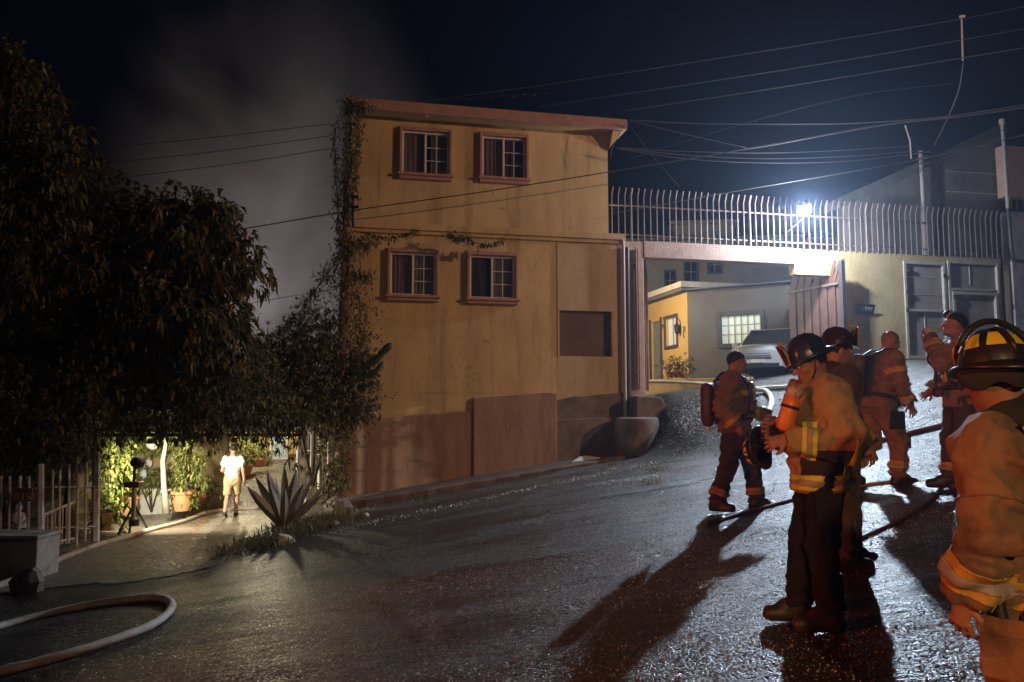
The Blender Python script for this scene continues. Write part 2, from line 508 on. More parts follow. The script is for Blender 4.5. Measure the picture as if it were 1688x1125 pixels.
# ================================================================ GROUND
def road_material(name, dark, pale, rough_a, rough_b, pebble, streak=(0.35, 1.6, 1.0), palef=0.9, speck=0.8):
    m = bpy.data.materials.new(name)
    m.use_nodes = True
    N, L = m.node_tree.nodes, m.node_tree.links
    b = N['Principled BSDF']
    pos = N.new('ShaderNodeNewGeometry').outputs['Position']
    def mp(s):
        x = N.new('ShaderNodeMapping'); x.inputs['Scale'].default_value = s
        L.new(pos, x.inputs[0]); return x.outputs[0]
    def nz(v, sc, det, rg=0.6):
        n = N.new('ShaderNodeTexNoise'); n.inputs['Scale'].default_value = sc
        n.inputs['Detail'].default_value = det; n.inputs['Roughness'].default_value = rg
        L.new(v, n.inputs['Vector']); return n.outputs['Fac']
    def rg(f, a, c, ta=0.0, tb=1.0):
        r = N.new('ShaderNodeMapRange'); r.inputs['From Min'].default_value = a; r.inputs['From Max'].default_value = c
        r.inputs['To Min'].default_value = ta; r.inputs['To Max'].default_value = tb
        L.new(f, r.inputs['Value']); return r.outputs[0]
    def ma(op, a, c):
        x = N.new('ShaderNodeMath'); x.operation = op
        for i, q in ((0, a), (1, c)):
            if isinstance(q, float): x.inputs[i].default_value = q
            else: L.new(q, x.inputs[i])
        return x.outputs[0]
    tracks = nz(mp(streak), 1.5, 5.0, 0.62)           # worn tracks along the street
    patch = nz(mp((0.5, 0.9, 1)), 0.8, 6.0, 0.65)
    grit = nz(mp((1, 1, 1)), 55.0, 2.0)
    vor = N.new('ShaderNodeTexVoronoi'); vor.inputs['Scale'].default_value = pebble
    L.new(mp((1, 1, 1)), vor.inputs['Vector'])
    f = ma('ADD', ma('MULTIPLY', rg(tracks, 0.4, 0.62), 0.6), ma('MULTIPLY', rg(patch, 0.45, 0.7), 0.6))
    f = ma('MULTIPLY', f, palef)
    f = ma('ADD', f, ma('MULTIPLY', rg(grit, 0.5, 0.75), 0.25))
    mx = N.new('ShaderNodeMixRGB'); mx.inputs[1].default_value = (*dark, 1); mx.inputs[2].default_value = (*pale, 1)
    L.new(f, mx.inputs[0])
    # pale specks painted in place of glints; some stones lie wet and glossy
    sepc = N.new('ShaderNodeSeparateColor'); L.new(vor.outputs['Color'], sepc.inputs[0])
    pale_glints = ma('MULTIPLY', rg(sepc.outputs[0], 0.88, 0.94, 0.0, speck), rg(patch, 0.38, 0.60, 0.25, 1.0))
    mx2 = N.new('ShaderNodeMixRGB'); mx2.inputs[2].default_value = (0.36, 0.33, 0.30, 1)
    L.new(pale_glints, mx2.inputs[0]); L.new(mx.outputs[0], mx2.inputs[1])
    # cracks in the surface
    wv = N.new('ShaderNodeTexNoise'); wv.inputs['Scale'].default_value = 1.6; wv.inputs['Detail'].default_value = 6; L.new(pos, wv.inputs['Vector'])
    va = N.new('ShaderNodeVectorMath'); va.operation = 'MULTIPLY_ADD'; va.inputs[1].default_value = (.9, .9, .9); L.new(wv.outputs['Color'], va.inputs[0]); L.new(pos, va.inputs[2])
    vc = N.new('ShaderNodeTexVoronoi'); vc.feature = 'DISTANCE_TO_EDGE'; vc.inputs['Scale'].default_value = 0.42; L.new(va.outputs[0], vc.inputs['Vector'])
    ck = rg(vc.outputs['Distance'], 0.0, 0.006, 0.7, 0.0)
    mx3 = N.new('ShaderNodeMixRGB'); mx3.inputs[2].default_value = (0.006, 0.005, 0.005, 1); L.new(ck, mx3.inputs[0]); L.new(mx2.outputs[0], mx3.inputs[1]); L.new(mx3.outputs[0], b.inputs['Base Color'])
    wet = rg(nz(mp((0.35, 0.8, 1)), 0.9, 4.0), 0.42, 0.60, 1.0, 0.0)
    r1 = rg(ma('ADD', tracks, ma('MULTIPLY', grit, 0.5)), 0.55, 0.95, rough_a, rough_b)
    r1 = ma('MULTIPLY', r1, rg(wet, 0.0, 1.0, 1.0, 0.62))
    r1 = ma('MULTIPLY', r1, rg(sepc.outputs[1], 0.70, 0.75, 1.0, 0.55))
    L.new(r1, b.inputs['Roughness'])
    b.inputs['Specular IOR Level'].default_value = 0.38
    h = ma('ADD', ma('MULTIPLY', vor.outputs['Distance'], -0.9), ma('MULTIPLY', grit, 0.7))
    h = ma('ADD', h, ma('MULTIPLY', nz(mp((0.5, 2.2, 1)), 6.0, 4.0), 3.4))
    bp = N.new('ShaderNodeBump'); bp.inputs['Strength'].default_value = 0.85; bp.inputs['Distance'].default_value = 0.014
    L.new(h, bp.inputs['Height'])
    # every stone is tipped its own way: glints
    v1 = N.new('ShaderNodeVectorMath'); v1.operation = 'SUBTRACT'; v1.inputs[1].default_value = (0.5, 0.5, 0.5); L.new(vor.outputs['Color'], v1.inputs[0])
    v2 = N.new('ShaderNodeVectorMath'); v2.operation = 'MULTIPLY'; v2.inputs[1].default_value = (0.62, 0.62, 0.0); L.new(v1.outputs[0], v2.inputs[0])
    vs_ = N.new('ShaderNodeVectorMath'); vs_.operation = 'SCALE'; L.new(v2.outputs[0], vs_.inputs[0]); L.new(rg(patch, 0.40, 0.62, 0.12, 1.0), vs_.inputs['Scale'])
    v3 = N.new('ShaderNodeVectorMath'); v3.operation = 'ADD'; L.new(bp.outputs[0], v3.inputs[0]); L.new(vs_.outputs[0], v3.inputs[1])
    v4 = N.new('ShaderNodeVectorMath'); v4.operation = 'NORMALIZE'; L.new(v3.outputs[0], v4.inputs[0])
    L.new(v4.outputs[0], b.inputs['Normal'])
    return m

M['road'] = road_material('wet_gritty_road', (0.017, 0.0138, 0.0125), (0.066, 0.050, 0.041), 0.36, 0.8, 62.0)
M['drive'] = road_material('wet_concrete_drive', (0.105, 0.088, 0.062), (0.24, 0.205, 0.145), 0.36, 0.75, 30.0, streak=(0.5, 1.0, 1.0), speck=0.25)
M['walkway'] = mat('worn_sidewalk_concrete', (0.15, 0.105, 0.08), (0.10, 0.07, 0.055), scale=3, rough=0.85, bump=0.5, bscale=20, stain=(0.05, 0.04, 0.035), stain_scale=1.5, stain_amt=0.6)

def sheet(name, xs, ys, zf, material, kind='structure', label=None, mask=None):
    nx, ny = len(xs), len(ys)
    v = [(x, y, zf(x, y)) for y in ys for x in xs]
    f = []
    for j in range(ny - 1):
        for i in range(nx - 1):
            if mask and not mask((xs[i] + xs[i + 1]) / 2, (ys[j] + ys[j + 1]) / 2): continue
            f.append((j * nx + i, j * nx + i + 1, (j + 1) * nx + i + 1, (j + 1) * nx + i))
    me = bpy.data.meshes.new(name)
    me.from_pydata(v, [], f)
    me.materials.append(material)
    me.polygons.foreach_set('use_smooth', [True] * len(me.polygons))
    o = link(name, me)
    tag(o, label, None, None, kind)
    return o

xs = [-900, -300, -120, -60, -40, -30, -22] + [(-16 + 0.2 * i) for i in range(176)] + [24, 30, 45, 90, 300, 900]
ys = [-400, -100, -40, -20, -10, -5] + [(-2 + 0.2 * i) for i in range(166)] + [36, 42, 60, 100, 300, 900]
def GX(x, y):
    return G(max(-40, min(40, x)), y)
road = sheet('road', xs, ys, GX, M['road'], label='wet dark gritty road sloping up to the gate')

DRV = [tuple(gnd(x, y)[:2]) for x, y in ((-60, 985), (120, 968), (250, 958), (340, 938), (398, 902), (445, 862), (560, 800))] + [(-4.3, 34.0), (-13.0, 34.0), (-13.0, 18.0), (-9.5, 12.0)]
def inpoly(x, y, P):
    c = False
    for i in range(len(P)):
        x1, y1 = P[i]; x2, y2 = P[(i + 1) % len(P)]
        if (y1 > y) != (y2 > y) and x < (x2 - x1) * (y - y1) / (y2 - y1) + x1: c = not c
    return c
def wob(x, y): return 0.16 * math.sin(2.1 * x + 1.3 * y) + 0.1 * math.sin(5.1 * y - 3 * x)
sheet('driveway', [-13 + 0.1 * i for i in range(90)], [11 + 0.1 * i for i in range(235)], lambda x, y: G(x, y) + 0.012, M['drive'],
      label='pale wet concrete drive leading into the lit garden', mask=lambda x, y: inpoly(x + wob(x, y), y + wob(y, x), DRV))

# ================================================================ YELLOW HOUSE
o0 = at(570, 687, 19.0)
FB = Frame(o0.x, o0.y, 12.0)
tL = FB.px(568, 600)[0]
tR1 = FB.px(1003, 300)[0]
tR0 = FB.px(1027, 550)[0]
z_led0, z_led1 = FB.px(800, 393)[1], FB.px(800, 377)[1]
z_roof = FB.px(800, 190)[1]
z_base = G(-4, 19) - 0.6
house = thing('house', FB.pt(tL, 0, z_base), 'yellow plastered house with salmon window surrounds and a brown plinth', 'house')
WIN = [(658, 213, 745, 297), (790, 222, 871, 303), (638, 413, 723, 497), (769, 418, 853, 502)]
wins = []
for (a, b, c, d) in WIN:
    t0, t1, z0, z1 = FB.rect(a, b, c, d, 0.0)
    wins.append((t0, t1, z0, z1))
def inner(w): return (w[0] + 0.085, w[1] - 0.085, w[2] + 0.15, w[3] - 0.085)
rec = FB.rect(922, 513, 1012, 588, 0.0)
mb = MB()
wall_holes(mb, FB, tL + 0.05, tR1, z_led1 - 0.02, z_roof + 0.15, [inner(w) for w in wins[:2]], -0.30, -0.04)
wall_holes(mb, FB, tL, tR0, z_base, z_led0 + 0.02, [inner(w) for w in wins[2:]] + [rec], -0.34, 0.0)
mb.fbox(FB, tL, tL + 0.3, -9, -0.35, z_base, z_roof)
mb.fbox(FB, tR1 - 0.3, tR1, -9, -0.35, z_base, z_roof)
mb.fbox(FB, tL + 0.3, tR1 - 0.3, -9, -8.7, z_base, z_roof)
mb.build('wall', M['plaster_yellow'], house)
# tan patched render on the lower right of the facade
t0, t1, z0, z1 = FB.rect(919, 404, 1027, 700, 0.0)
mb = MB(); wall_holes(mb, FB, t0, tR0 - 0.005, z0, z_led0 - 0.03, [rec], 0.001, 0.022)
mb.build('patched_render', M['plaster_patch'], house)
MB().fbox(FB, rec[0], rec[1], -0.20, -0.14, rec[2], rec[3]).build('blocked_opening', mat('blocked_panel', (0.15, 0.098, 0.066), (0.115, 0.076, 0.054), scale=2.5, rough=0.9, bump=0.3, bscale=30), house)
mb = MB()
mb.fbox(FB, rec[1] - 0.07, rec[1] + 0.0, -0.13, 0.035, rec[2], rec[3])
mb.build('opening_jamb', M['soffit'], house)
# ledge between the storeys, joint line and right-hand corner strip
mb = MB()
mb.fbox(FB, tL - 0.02, tR0 + 0.02, -0.3, 0.16, z_led0 + 0.09, z_led1)
mb.fbox(FB, tL - 0.01, tR0 + 0.01, -0.3, 0.09, z_led0, z_led0 + 0.09)
mb.build('ledge', M['plaster_yellow'], house, bevel=0.012)
zj = FB.px(760, 587)[1]
MB().fbox(FB, tL, FB.px(920, 590)[0], 0.0, 0.02, zj - 0.9, zj - 0.012).fbox(FB, tL, FB.px(920, 590)[0], 0.0, 0.014, zj - 1.6, zj - 0.901).build('lower_render', M['plaster_yellow'], house)
# interior behind the windows
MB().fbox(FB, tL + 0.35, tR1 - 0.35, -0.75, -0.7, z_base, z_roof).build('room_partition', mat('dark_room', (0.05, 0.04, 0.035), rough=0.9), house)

# roof slab, fascia and soffit
fz1 = FB.px(800, 178, 0.55)[1]; fz0 = FB.px(800, 195, 0.55)[1]
tRe = FB.px(1034, 195, 0.55)[0]; tLe = FB.px(574, 170, 0.55)[0]
mb = MB()
mb.fbox(FB, tLe, tRe, 0.43, 0.55, fz0, fz1)
mb.fbox(FB, tRe - 0.12, tRe, -9.2, 0.429, fz0, fz1)
roof = mb.build('roof', M['pink_trim'], house, bevel=0.01)
MB().fbox(FB, tLe, tRe - 0.121, -9.2, 0.429, fz0 + 0.10, fz1 - 0.02).build('roof_deck', M['concrete_dark'], roof)
MB().fbox(FB, tLe + 0.01, tRe - 0.13, -0.32, 0.425, fz0 + 0.05, fz0 + 0.098).build('soffit', M['soffit'], roof)
# sloped soffit wedge on the right return
P = FB.pt
w0, w1 = tR1 + 0.002, tRe - 0.125
zz = FB.px(1005, 248)[1]
MB().add([P(w0, 0.40, fz0), P(w1, 0.40, fz0), P(w1, -6, fz0), P(w0, -6, fz0), P(w0, 0.1, zz), P(w0, -6, zz)],
         [(0, 1, 2, 3), (0, 4, 1), (1, 4, 5, 2), (2, 5, 3), (0, 3, 5, 4)]).build('eave_bracket', M['soffit'], roof)
for (px, py) in ((703, 188), (895, 201)):
    t, z = FB.px(px, py, 0.22)
    c = FB.pt(t, 0.22, z)
    g = MB().ball(c, 0.105, 0.105, 0.085, n=16).build('eave_lamp', M['globe'], house, smooth=True)
    MB().lathe([(0.06, 0), (0.06, fz0 + 0.05 - z - 0.06)], (c.x, c.y, z + 0.06), n=12).build('lamp_base', M['pipe_dark'], g, smooth=True, sharp=40)

def make_window(w, curtain_side, k):
    t0, t1, z0, z1 = w
    d = 0.135 if k < 2 else 0.14
    dd = -0.04 if k < 2 else 0.0
    mb = MB()
    mb.fbox(FB, t0, t0 + 0.075, dd, dd + d, z0 + 0.14, z1)
    mb.fbox(FB, t1 - 0.075, t1, dd, dd + d, z0 + 0.14, z1)
    mb.fbox(FB, t0 + 0.076, t1 - 0.076, dd, dd + d - 0.003, z1 - 0.075, z1)
    mb.fbox(FB, t0 - 0.02, t1 + 0.02, dd, dd + 0.05, z1 + 0.001, z1 + 0.04)
    win = mb.build('window', M['pink_trim'], house, bevel=0.012)
    MB().fbox(FB, t0 - 0.035, t1 + 0.035, dd, dd + d + 0.06, z0 + 0.07, z0 + 0.139).fbox(FB, t0, t1, dd, dd + d, z0 - 0.01, z0 + 0.069).build('sill', M['pink_trim'], win, bevel=0.012)
    a, b, c, e = t0 + 0.075, t1 - 0.075, z0 + 0.14, z1 - 0.075
    f0, f1 = dd - 0.10, dd + 0.012
    fw = 0.042
    mid = (a + b) / 2
    mb = MB()
    mb.fbox(FB, a, a + fw, f0, f1, c, e); mb.fbox(FB, b - fw, b, f0, f1, c, e)
    mb.fbox(FB, a + fw, b - fw, f0, f1 - 0.002, c, c + fw); mb.fbox(FB, a + fw, b - fw, f0, f1 - 0.002, e - fw, e)
    mb.fbox(FB, mid - 0.025, mid + 0.025, f0, f1 - 0.004, c + fw, e - fw)
    mb.build('frame', M['white_frame'], win, bevel=0.004)
    for (u0, u1, off) in ((a + fw, mid - 0.025, -0.03), (mid + 0.025, b - fw, -0.05)):
        MB().fbox(FB, u0, u1, dd + off - 0.006, dd + off, c + fw, e - fw).build('pane', M['glass_see'], win)
    # glazing bars on the right half
    u0, u1 = mid + 0.025, b - fw
    um = (u0 + u1) / 2
    for q in range(1):
        MB().fbox(FB, um - 0.009, um + 0.009, dd - 0.049, dd - 0.034, c + fw, e - fw).build('glazing_bar', M['white_frame'], win)
    for q in (1, 2):
        zq = c + fw + (e - c - 2 * fw) * q / 3
        MB().fbox(FB, u0, u1, dd - 0.0485, dd - 0.036, zq - 0.009, zq + 0.009).build('glazing_bar', M['white_frame'], win)
    # curtains hanging behind: soft folds, each window its own
    spans = {0: [(a + fw, mid + .02, 0), (mid + .14, b - fw, 2)], 1: [(a + fw, mid + .02, 0), (mid, b - fw, 1)], 2: [(a + fw, mid + .02, 0), (mid, b - fw, 2)], 3: [(a + fw, mid - .10, 1), (mid + .02, b - fw, 2)]}[k]
    for (c0_, c1_, tone) in spans:
        mb = MB(); n = 26
        vs = []
        for i in range(n + 1):
            tt = c0_ + (c1_ - c0_) * i / n
            dp = dd - 0.13 + 0.022 * math.sin(i * (1.1 + .17 * k) + k) + 0.008 * math.sin(i * 2.9)
            vs += [FB.pt(tt, dp, c), FB.pt(tt + .02 * math.sin(i + k), dp - 0.01 * math.sin(i), e)]
        mb.add(vs, [(2 * i, 2 * i + 2, 2 * i + 3, 2 * i + 1) for i in range(n)])
        mb.build('curtain', CURT[tone], win, smooth=True)

CURT = [mat('brown_curtain', (0.44, 0.33, 0.28), (0.33, 0.24, 0.20), scale=8, rough=0.9, stretch=(6, 6, 0.4)), mat('plum_curtain', (0.20, 0.125, 0.115), (0.12, 0.07, 0.07), scale=8, rough=0.9, stretch=(6, 6, .4)),
        mat('grey_net_curtain', (0.46, 0.43, 0.41), (0.34, 0.31, 0.30), scale=8, rough=0.9, stretch=(6, 6, .4))]
gs = mat('clear_window_glass', (0.9, 0.9, 0.9), rough=0.02, spec=0.5)
nt = gs.node_tree
tr = nt.nodes.new('ShaderNodeBsdfTransparent'); gl = nt.nodes.new('ShaderNodeBsdfGlossy'); mxs = nt.nodes.new('ShaderNodeMixShader')
gl.inputs['Roughness'].default_value = 0.05; mxs.inputs[0].default_value = 0.12
tr.inputs[0].default_value = (0.85, 0.85, 0.85, 1)
nt.links.new(tr.outputs[0], mxs.inputs[1]); nt.links.new(gl.outputs[0], mxs.inputs[2]); nt.links.new(mxs.outputs[0], nt.nodes['Material Output'].inputs['Surface'])
M['glass_see'] = gs
for k, w in enumerate(wins): make_window(w, 0, k)

# plinth: two stepped slabs of brown render, then bare stained concrete
tA = FB.px(780, 720, 0.12)[0]; tB = FB.px(918, 720, 0.14)[0]
zA0, zA1 = FB.px(567, 691, 0.12)[1], FB.px(780, 677, 0.12)[1]
mb = MB()
n = 14
top = [(tL - 0.05 + (tA - tL + 0.05) * i / n, zA0 + (zA1 - zA0) * (i / n) ** 1.5 + 0.012 * math.sin(i * 2.2)) for i in range(n + 1)]
mb.fpoly(FB, [(tL - 0.05, z_base), (tA, z_base)] + top[::-1], 0.0, 0.11)
mb.build('plinth', M['plaster_brown'], house, bevel=0.012)
zB0, zB1 = FB.px(782, 656, 0.15)[1], FB.px(916, 649, 0.15)[1]
MB().fpoly(FB, [(tA + 0.002, z_base), (tB, z_base), (tB, zB1), (tB - 0.25, zB1 + 0.03), (tA + 0.002, zB0)], 0.0, 0.17).build('plinth', M['plaster_brown'], house, bevel=0.015)
zC = FB.px(980, 655, 0.06)[1]
mb = MB()
mb.fpoly(FB, [(tB + 0.002, z_base), (tR0 + 0.05, z_base), (tR0 + 0.05, zC + 0.12), (tB + 0.5, zC + 0.02), (tB + 0.002, zC - 0.08)], 0.0, 0.06)
zc2 = FB.px(980, 690, 0.06)[1]
mb.fpoly(FB, [(tB + 0.003, z_base), (tR0 + 0.0, z_base), (tR0 + 0.0, zc2 + 0.02), (tB + 0.003, zc2 - 0.03)], 0.06, 0.10)
mb.build('footing', M['concrete_dark'], house, bevel=0.015)
# drain pipe down the right corner
t, z = FB.px(1026, 392, 0.1); tz, zz2 = FB.px(1024, 688, 0.1)
MB().tube([FB.pt(t - 0.35, 0.12, z + 0.02), FB.pt(t - 0.08, 0.12, z), FB.pt(t, 0.12, z - 0.08), FB.pt(t + 0.01, 0.12, z - 0.3), FB.pt(t + 0.01, 0.12, zz2)], 0.045, n=10).build('drain_pipe', M['pipe_pale'], house, smooth=True, sharp=50)
MB().tube([FB.pt(t + 0.13, 0.08, z - 0.25), FB.pt(t + 0.13, 0.08, zz2 - 0.1)], 0.06, n=10).build('drain_pipe', M['pipe_dark'], house, smooth=True, sharp=50)

# sidewalk along the facade with its kerb
mb = MB()
ns = 40
vs, fs = [], []
t_a, t_b = tL - 0.25, tR0 + 0.55
for i in range(ns + 1):
    t = t_a + (t_b - t_a) * i / ns
    w = 1.15 + 0.03 * math.sin(i * 1.9) - (0.5 * sstep(0.85, 1.0, i / ns))
    prof = [(-0.1, 0.16), (w - 0.04, 0.13), (w, 0.10), (w + 0.02, -0.4)]
    base = FB.pt(t, w, 0)
    zg = 0.15 * base.x + 0.02
    for d, h in prof:
        p = FB.pt(t, d, 0)
        vs.append((p.x, p.y, zg + h))
for i in range(ns):
    for k in range(3):
        a = i * 4 + k
        fs.append((a, a + 1, a + 5, a + 4))
fs.append((0, 3, 2, 1)); fs.append((ns * 4, ns * 4 + 1, ns * 4 + 2, ns * 4 + 3))
sw = MB().add(vs, fs).build('sidewalk', M['walkway'])
tag(sw, 'narrow worn concrete sidewalk along the house plinth', None, None, 'structure')
# pale scrap lying on the sidewalk
p = FB.pt(FB.px(962, 750, 0.6)[0], 0.72, 0); zg = 0.15 * p.x + 0.19
o = MB().add([(p.x - .34, p.y - .16, zg - .05), (p.x + .36, p.y + .0, zg + .05), (p.x + .05, p.y + .22, zg + .09), (p.x - .1, p.y + .24, zg + .07),
              (p.x - .34, p.y - .16, zg - .065), (p.x + .36, p.y + .0, zg + .035), (p.x + .05, p.y + .22, zg + .075), (p.x - .1, p.y + .24, zg + .055)],
             [(0, 1, 2, 3), (7, 6, 5, 4), (0, 4, 5, 1), (1, 5, 6, 2), (2, 6, 7, 3), (3, 7, 4, 0)]).build('board_scrap', M['white_stone'])
tag(o, 'pale three-cornered scrap lying on the sidewalk', 'scrap')

# concrete stub that holds up the gate ramp
sb = thing('retaining_block', FB.pt(tR0 + 0.5, 0.4, 0.2), 'rounded stained concrete block at the foot of the gate column', 'concrete block')
c = at(1052, 700, 19.7)
zt = at(1052, 688, 19.7).z
prof = [(0.60, -1.0), (0.60, 0.0), (0.56, zt - 0.25), (0.52, zt - 0.04), (0.46, zt)]
MB().lathe(prof, (c.x, c.y + 0.15, 0), n=28).build('drum', M['concrete_dark'], sb, smooth=True, sharp=35)
a = at(1062, 670, 20.0)
z1 = at(1070, 654, 19.8).z
MB().fpoly(FB, [(0, zt - 0.6), (0.72, zt - 0.6), (0.74, z1 - 0.12), (0.62, z1), (0, z1 + 0.02)], 0, 0.62).build('cap_block', M['concrete_dark'], sb, bevel=0.03)
blk = sb.children[-1] if False else [o for o in bpy.data.objects if o.name == 'cap_block'][0]
tt = FB.px(1042, 670, 0.3)[0]
sh = FB.D * tt + FB.N * 0.02
for v in blk.data.vertices: v.co.x += sh.x; v.co.y += sh.y

# ================================================================ GATE WALL
GD = -0.18                                             # face of the gate wall
z_b1 = FB.px(1062, 398, GD)[1]; z_b0 = FB.px(1062, 425, GD)[1]
tg0 = FB.px(1062, 500, GD)[0]; tg1 = FB.px(1388, 500, GD)[0]
tend = FB.px(1652, 480, GD)[0]
gw = thing('perimeter_wall', FB.pt(tg0, GD, 0), 'rough cream wall with a pinkish gate beam and screened door frames', 'wall')
MB().fbox(FB, tR0 + 0.06, tg0, GD - 0.32, GD + 0.02, -0.5, z_b1 - 0.01).build('column', M['beam'], gw, bevel=0.03)
tbm = FB.px(1309, 420, GD)[0]
MB().fbox(FB, tg0 + 0.002, tbm, GD - 0.34, GD + 0.04, z_b0, z_b1).build('beam', M['beam'], gw, bevel=0.015)
door = FB.rect(1492, 432, 1561, 592, GD); win2 = FB.rect(1565, 432, 1650, 592, GD)
mb = MB()
wall_holes(mb, FB, tbm + 0.002, tend, 0.3, z_b1 - 0.004, [(tbm + 0.2, tg1, 0.29, z_b0 - 0.28), (tbm - 0.1, tbm + 0.2, 0.29, z_b0 - 0.28), (door[0], door[1], 0.29 + 1.9, door[3]), (win2[0], win2[1], 0.29 + 1.9, win2[3])], GD - 0.28, GD)
mb.build('cream_wall', M['plaster_cream'], gw)
gw_plinth = G(10, 21.5)
MB().fbox(FB, tg1 + 0.05, tend, GD + 0.001, GD + 0.10, 0.3, door[2] - 0.02).build('wall_footing', M['concrete_dark'], gw, bevel=0.02)
# frames with screens
def screen_frame(name, rect, rails, mull, dz=0.0, fw=0.08):
    t0, t1, z0, z1 = rect
    z0 = max(z0, door[2])
    mb = MB()
    mb.fbox(FB, t0, t0 + fw, GD - 0.12, GD + 0.03, z0, z1); mb.fbox(FB, t1 - fw, t1, GD - 0.12, GD + 0.03, z0, z1)
    mb.fbox(FB, t0 + fw, t1 - fw, GD - 0.12, GD + 0.027, z1 - fw, z1); mb.fbox(FB, t0 + fw, t1 - fw, GD - 0.12, GD + 0.027, z0, z0 + fw)
    fr = mb.build(name, M['white_metal'], gw, bevel=0.006)
    zs = [z0 + fw] + [FB.px((1492 + 1650) / 2, r, GD)[1] + dz for r in rails] + [z1 - fw]
    zs = sorted(zs)
    for i in range(len(zs) - 1):
        MB().fbox(FB, t0 + fw, t1 - fw, GD - 0.07, GD - 0.055, zs[i], zs[i + 1]).build('screen', M['mesh_screen'], fr)
        if i: MB().fbox(FB, t0 + fw, t1 - fw, GD - 0.10, GD + 0.024, zs[i] - 0.03, zs[i] + 0.03).build('rail', M['white_metal'], fr, bevel=0.005)
    for (zz0, zz1, u) in mull:
        tm = t0 + (t1 - t0) * u
        MB().fbox(FB, tm - 0.011, tm + 0.011, GD - 0.054, GD - 0.035, z0 + fw + (z1 - z0 - 2 * fw) * zz0, z0 + fw + (z1 - z0 - 2 * fw) * zz1).build('thin_bar', M['white_metal'], fr)
    return fr
screen_frame('door', door, [514], [(0.0, 0.48, 0.48)])
for q in (0.66, 0.84):
    zq = door[2] + (door[3] - door[2]) * q
    MB().fbox(FB, door[0] + 0.085, door[1] - 0.085, GD - 0.054, GD - 0.04, zq - 0.008, zq + 0.008).build('thin_bar', M['white_metal'], [o for o in bpy.data.objects if o.name == 'door'][0])
f2 = screen_frame('door', win2, [477], [(0.78, 1.0, 0.45)])
# lower leaf frame in the second opening
a, b = win2[0] + 0.1, win2[1] - 0.1
zt2 = FB.px(1607, 482, GD)[1]
mb = MB(); mb.fbox(FB, a, a + 0.09, GD - 0.05, GD + 0.045, door[2] + 0.09, zt2); mb.fbox(FB, b - 0.09, b, GD - 0.05, GD + 0.045, door[2] + 0.09, zt2); mb.fbox(FB, a + 0.09, b - 0.09, GD - 0.05, GD + 0.043, zt2 - 0.09, zt2)
mb.build('leaf_frame', M['white_metal'], f2, bevel=0.006)
# hinges, latch
for (px, py) in ((1494, 445), (1494, 482), (1494, 512), (1553, 515), (1572, 490), (1649, 498), (1555, 455)):
    t, z = FB.px(px, py, GD)
    MB().fbox(FB, t - 0.03, t + 0.03, GD + 0.028, GD + 0.06, z - 0.05, z + 0.05).build('hinge', M['pipe_dark'], gw)
# sign plate on the cream wall: dark blue plate tilted forward, white brush strokes
t0, t1, z0, z1 = FB.rect(1408, 503, 1438, 518, GD)
sg = thing('wall_sign', FB.pt((t0 + t1) / 2, GD, z0), 'small dark blue plate with white lettering on the cream wall', 'sign')
P = FB.pt
bl = mat('blue_enamel', (0.05, 0.055, 0.12), (0.08, 0.085, 0.15), scale=9, rough=0.4)
MB().add([P(t0, GD + 0.01, z0), P(t1, GD + 0.01, z0), P(t1 + .02, GD + 0.10, z1), P(t0 + .02, GD + 0.10, z1), P(t0, GD + 0.03, z0 - .01), P(t1, GD + 0.03, z0 - .01), P(t1 + .02, GD + 0.12, z1), P(t0 + .02, GD + 0.12, z1)],
         [(3, 2, 1, 0), (4, 5, 6, 7), (0, 1, 5, 4), (1, 2, 6, 5), (2, 3, 7, 6), (3, 0, 4, 7)]).build('plate', bl, sg)
random.seed(3)
mb = MB()
for i in range(6):
    u = 0.08 + i * 0.145
    pts = []
    for j in range(6):
        uu = u + 0.05 * math.sin(j * 2.1 + i * 1.7) + j * 0.012
        vv = 0.25 + 0.5 * (0.5 + 0.5 * math.sin(j * 1.9 + i * 2.3))
        pts.append(P(t0 + .02 * vv + (t1 - t0) * uu, GD + 0.034 + 0.09 * vv, z0 + (z1 - z0) * vv))
    mb.tube(pts, 0.009, n=5)
mb.build('lettering', M['white_stone'], sg)

# bar fence on top: every bar bent outwards at its tip
z_f0 = z_b1
z_f1 = FB.px(1062, 316, GD)[1]
tf0, tf1 = FB.px(1008, 340, GD)[0], FB.px(1650, 380, GD)[0]
fence = thing('bar_fence', FB.pt(tf0, GD, z_f0), 'long security fence of bent-tipped bars on top of the gate wall', 'fence')
hbar = z_f1 - z_f0
def bar_mesh(rr, seed):
    rs = random.Random(seed)
    w1, w2 = rs.uniform(-0.004, 0.004), rs.uniform(-0.008, 0.008)
    k = [Vector((0, 0, -0.02)), FB.D * w1 + Vector((0, 0, hbar * 0.5)), FB.D * w2 + Vector((0, 0, hbar * 0.88)), FB.D * (w2 + 0.02) + FB.N * 0.065 + Vector((0, 0, hbar + 0.05 + w1))]
    k = [Vector(p) + FB.N * 0.02 for p in k]
    return MB().tube(k, rr, n=6).mesh('bar', M['bar_paint'])
bars = [bar_mesh(0.0165, s) for s in range(9)]
thick = bar_mesh(0.030, 99)
NB = 68
for i in range(NB):
    t = tf0 + (tf1 - tf0) * i / (NB - 1)
    me = thick if i in (3, 22, 35, 42) else bars[(i * 5) % 9]
    q = FB.D * (t - tf0)
    link('bar', me, fence, loc=(q.x, q.y, 0))
for hh in (0.12, 0.70):
    MB().fbox(FB, tf0 - 0.05, tf1 + 0.1, GD - 0.045, GD - 0.005, z_f0 + hbar * hh - 0.018, z_f0 + hbar * hh + 0.018).build('rail', M['bar_paint'], fence)

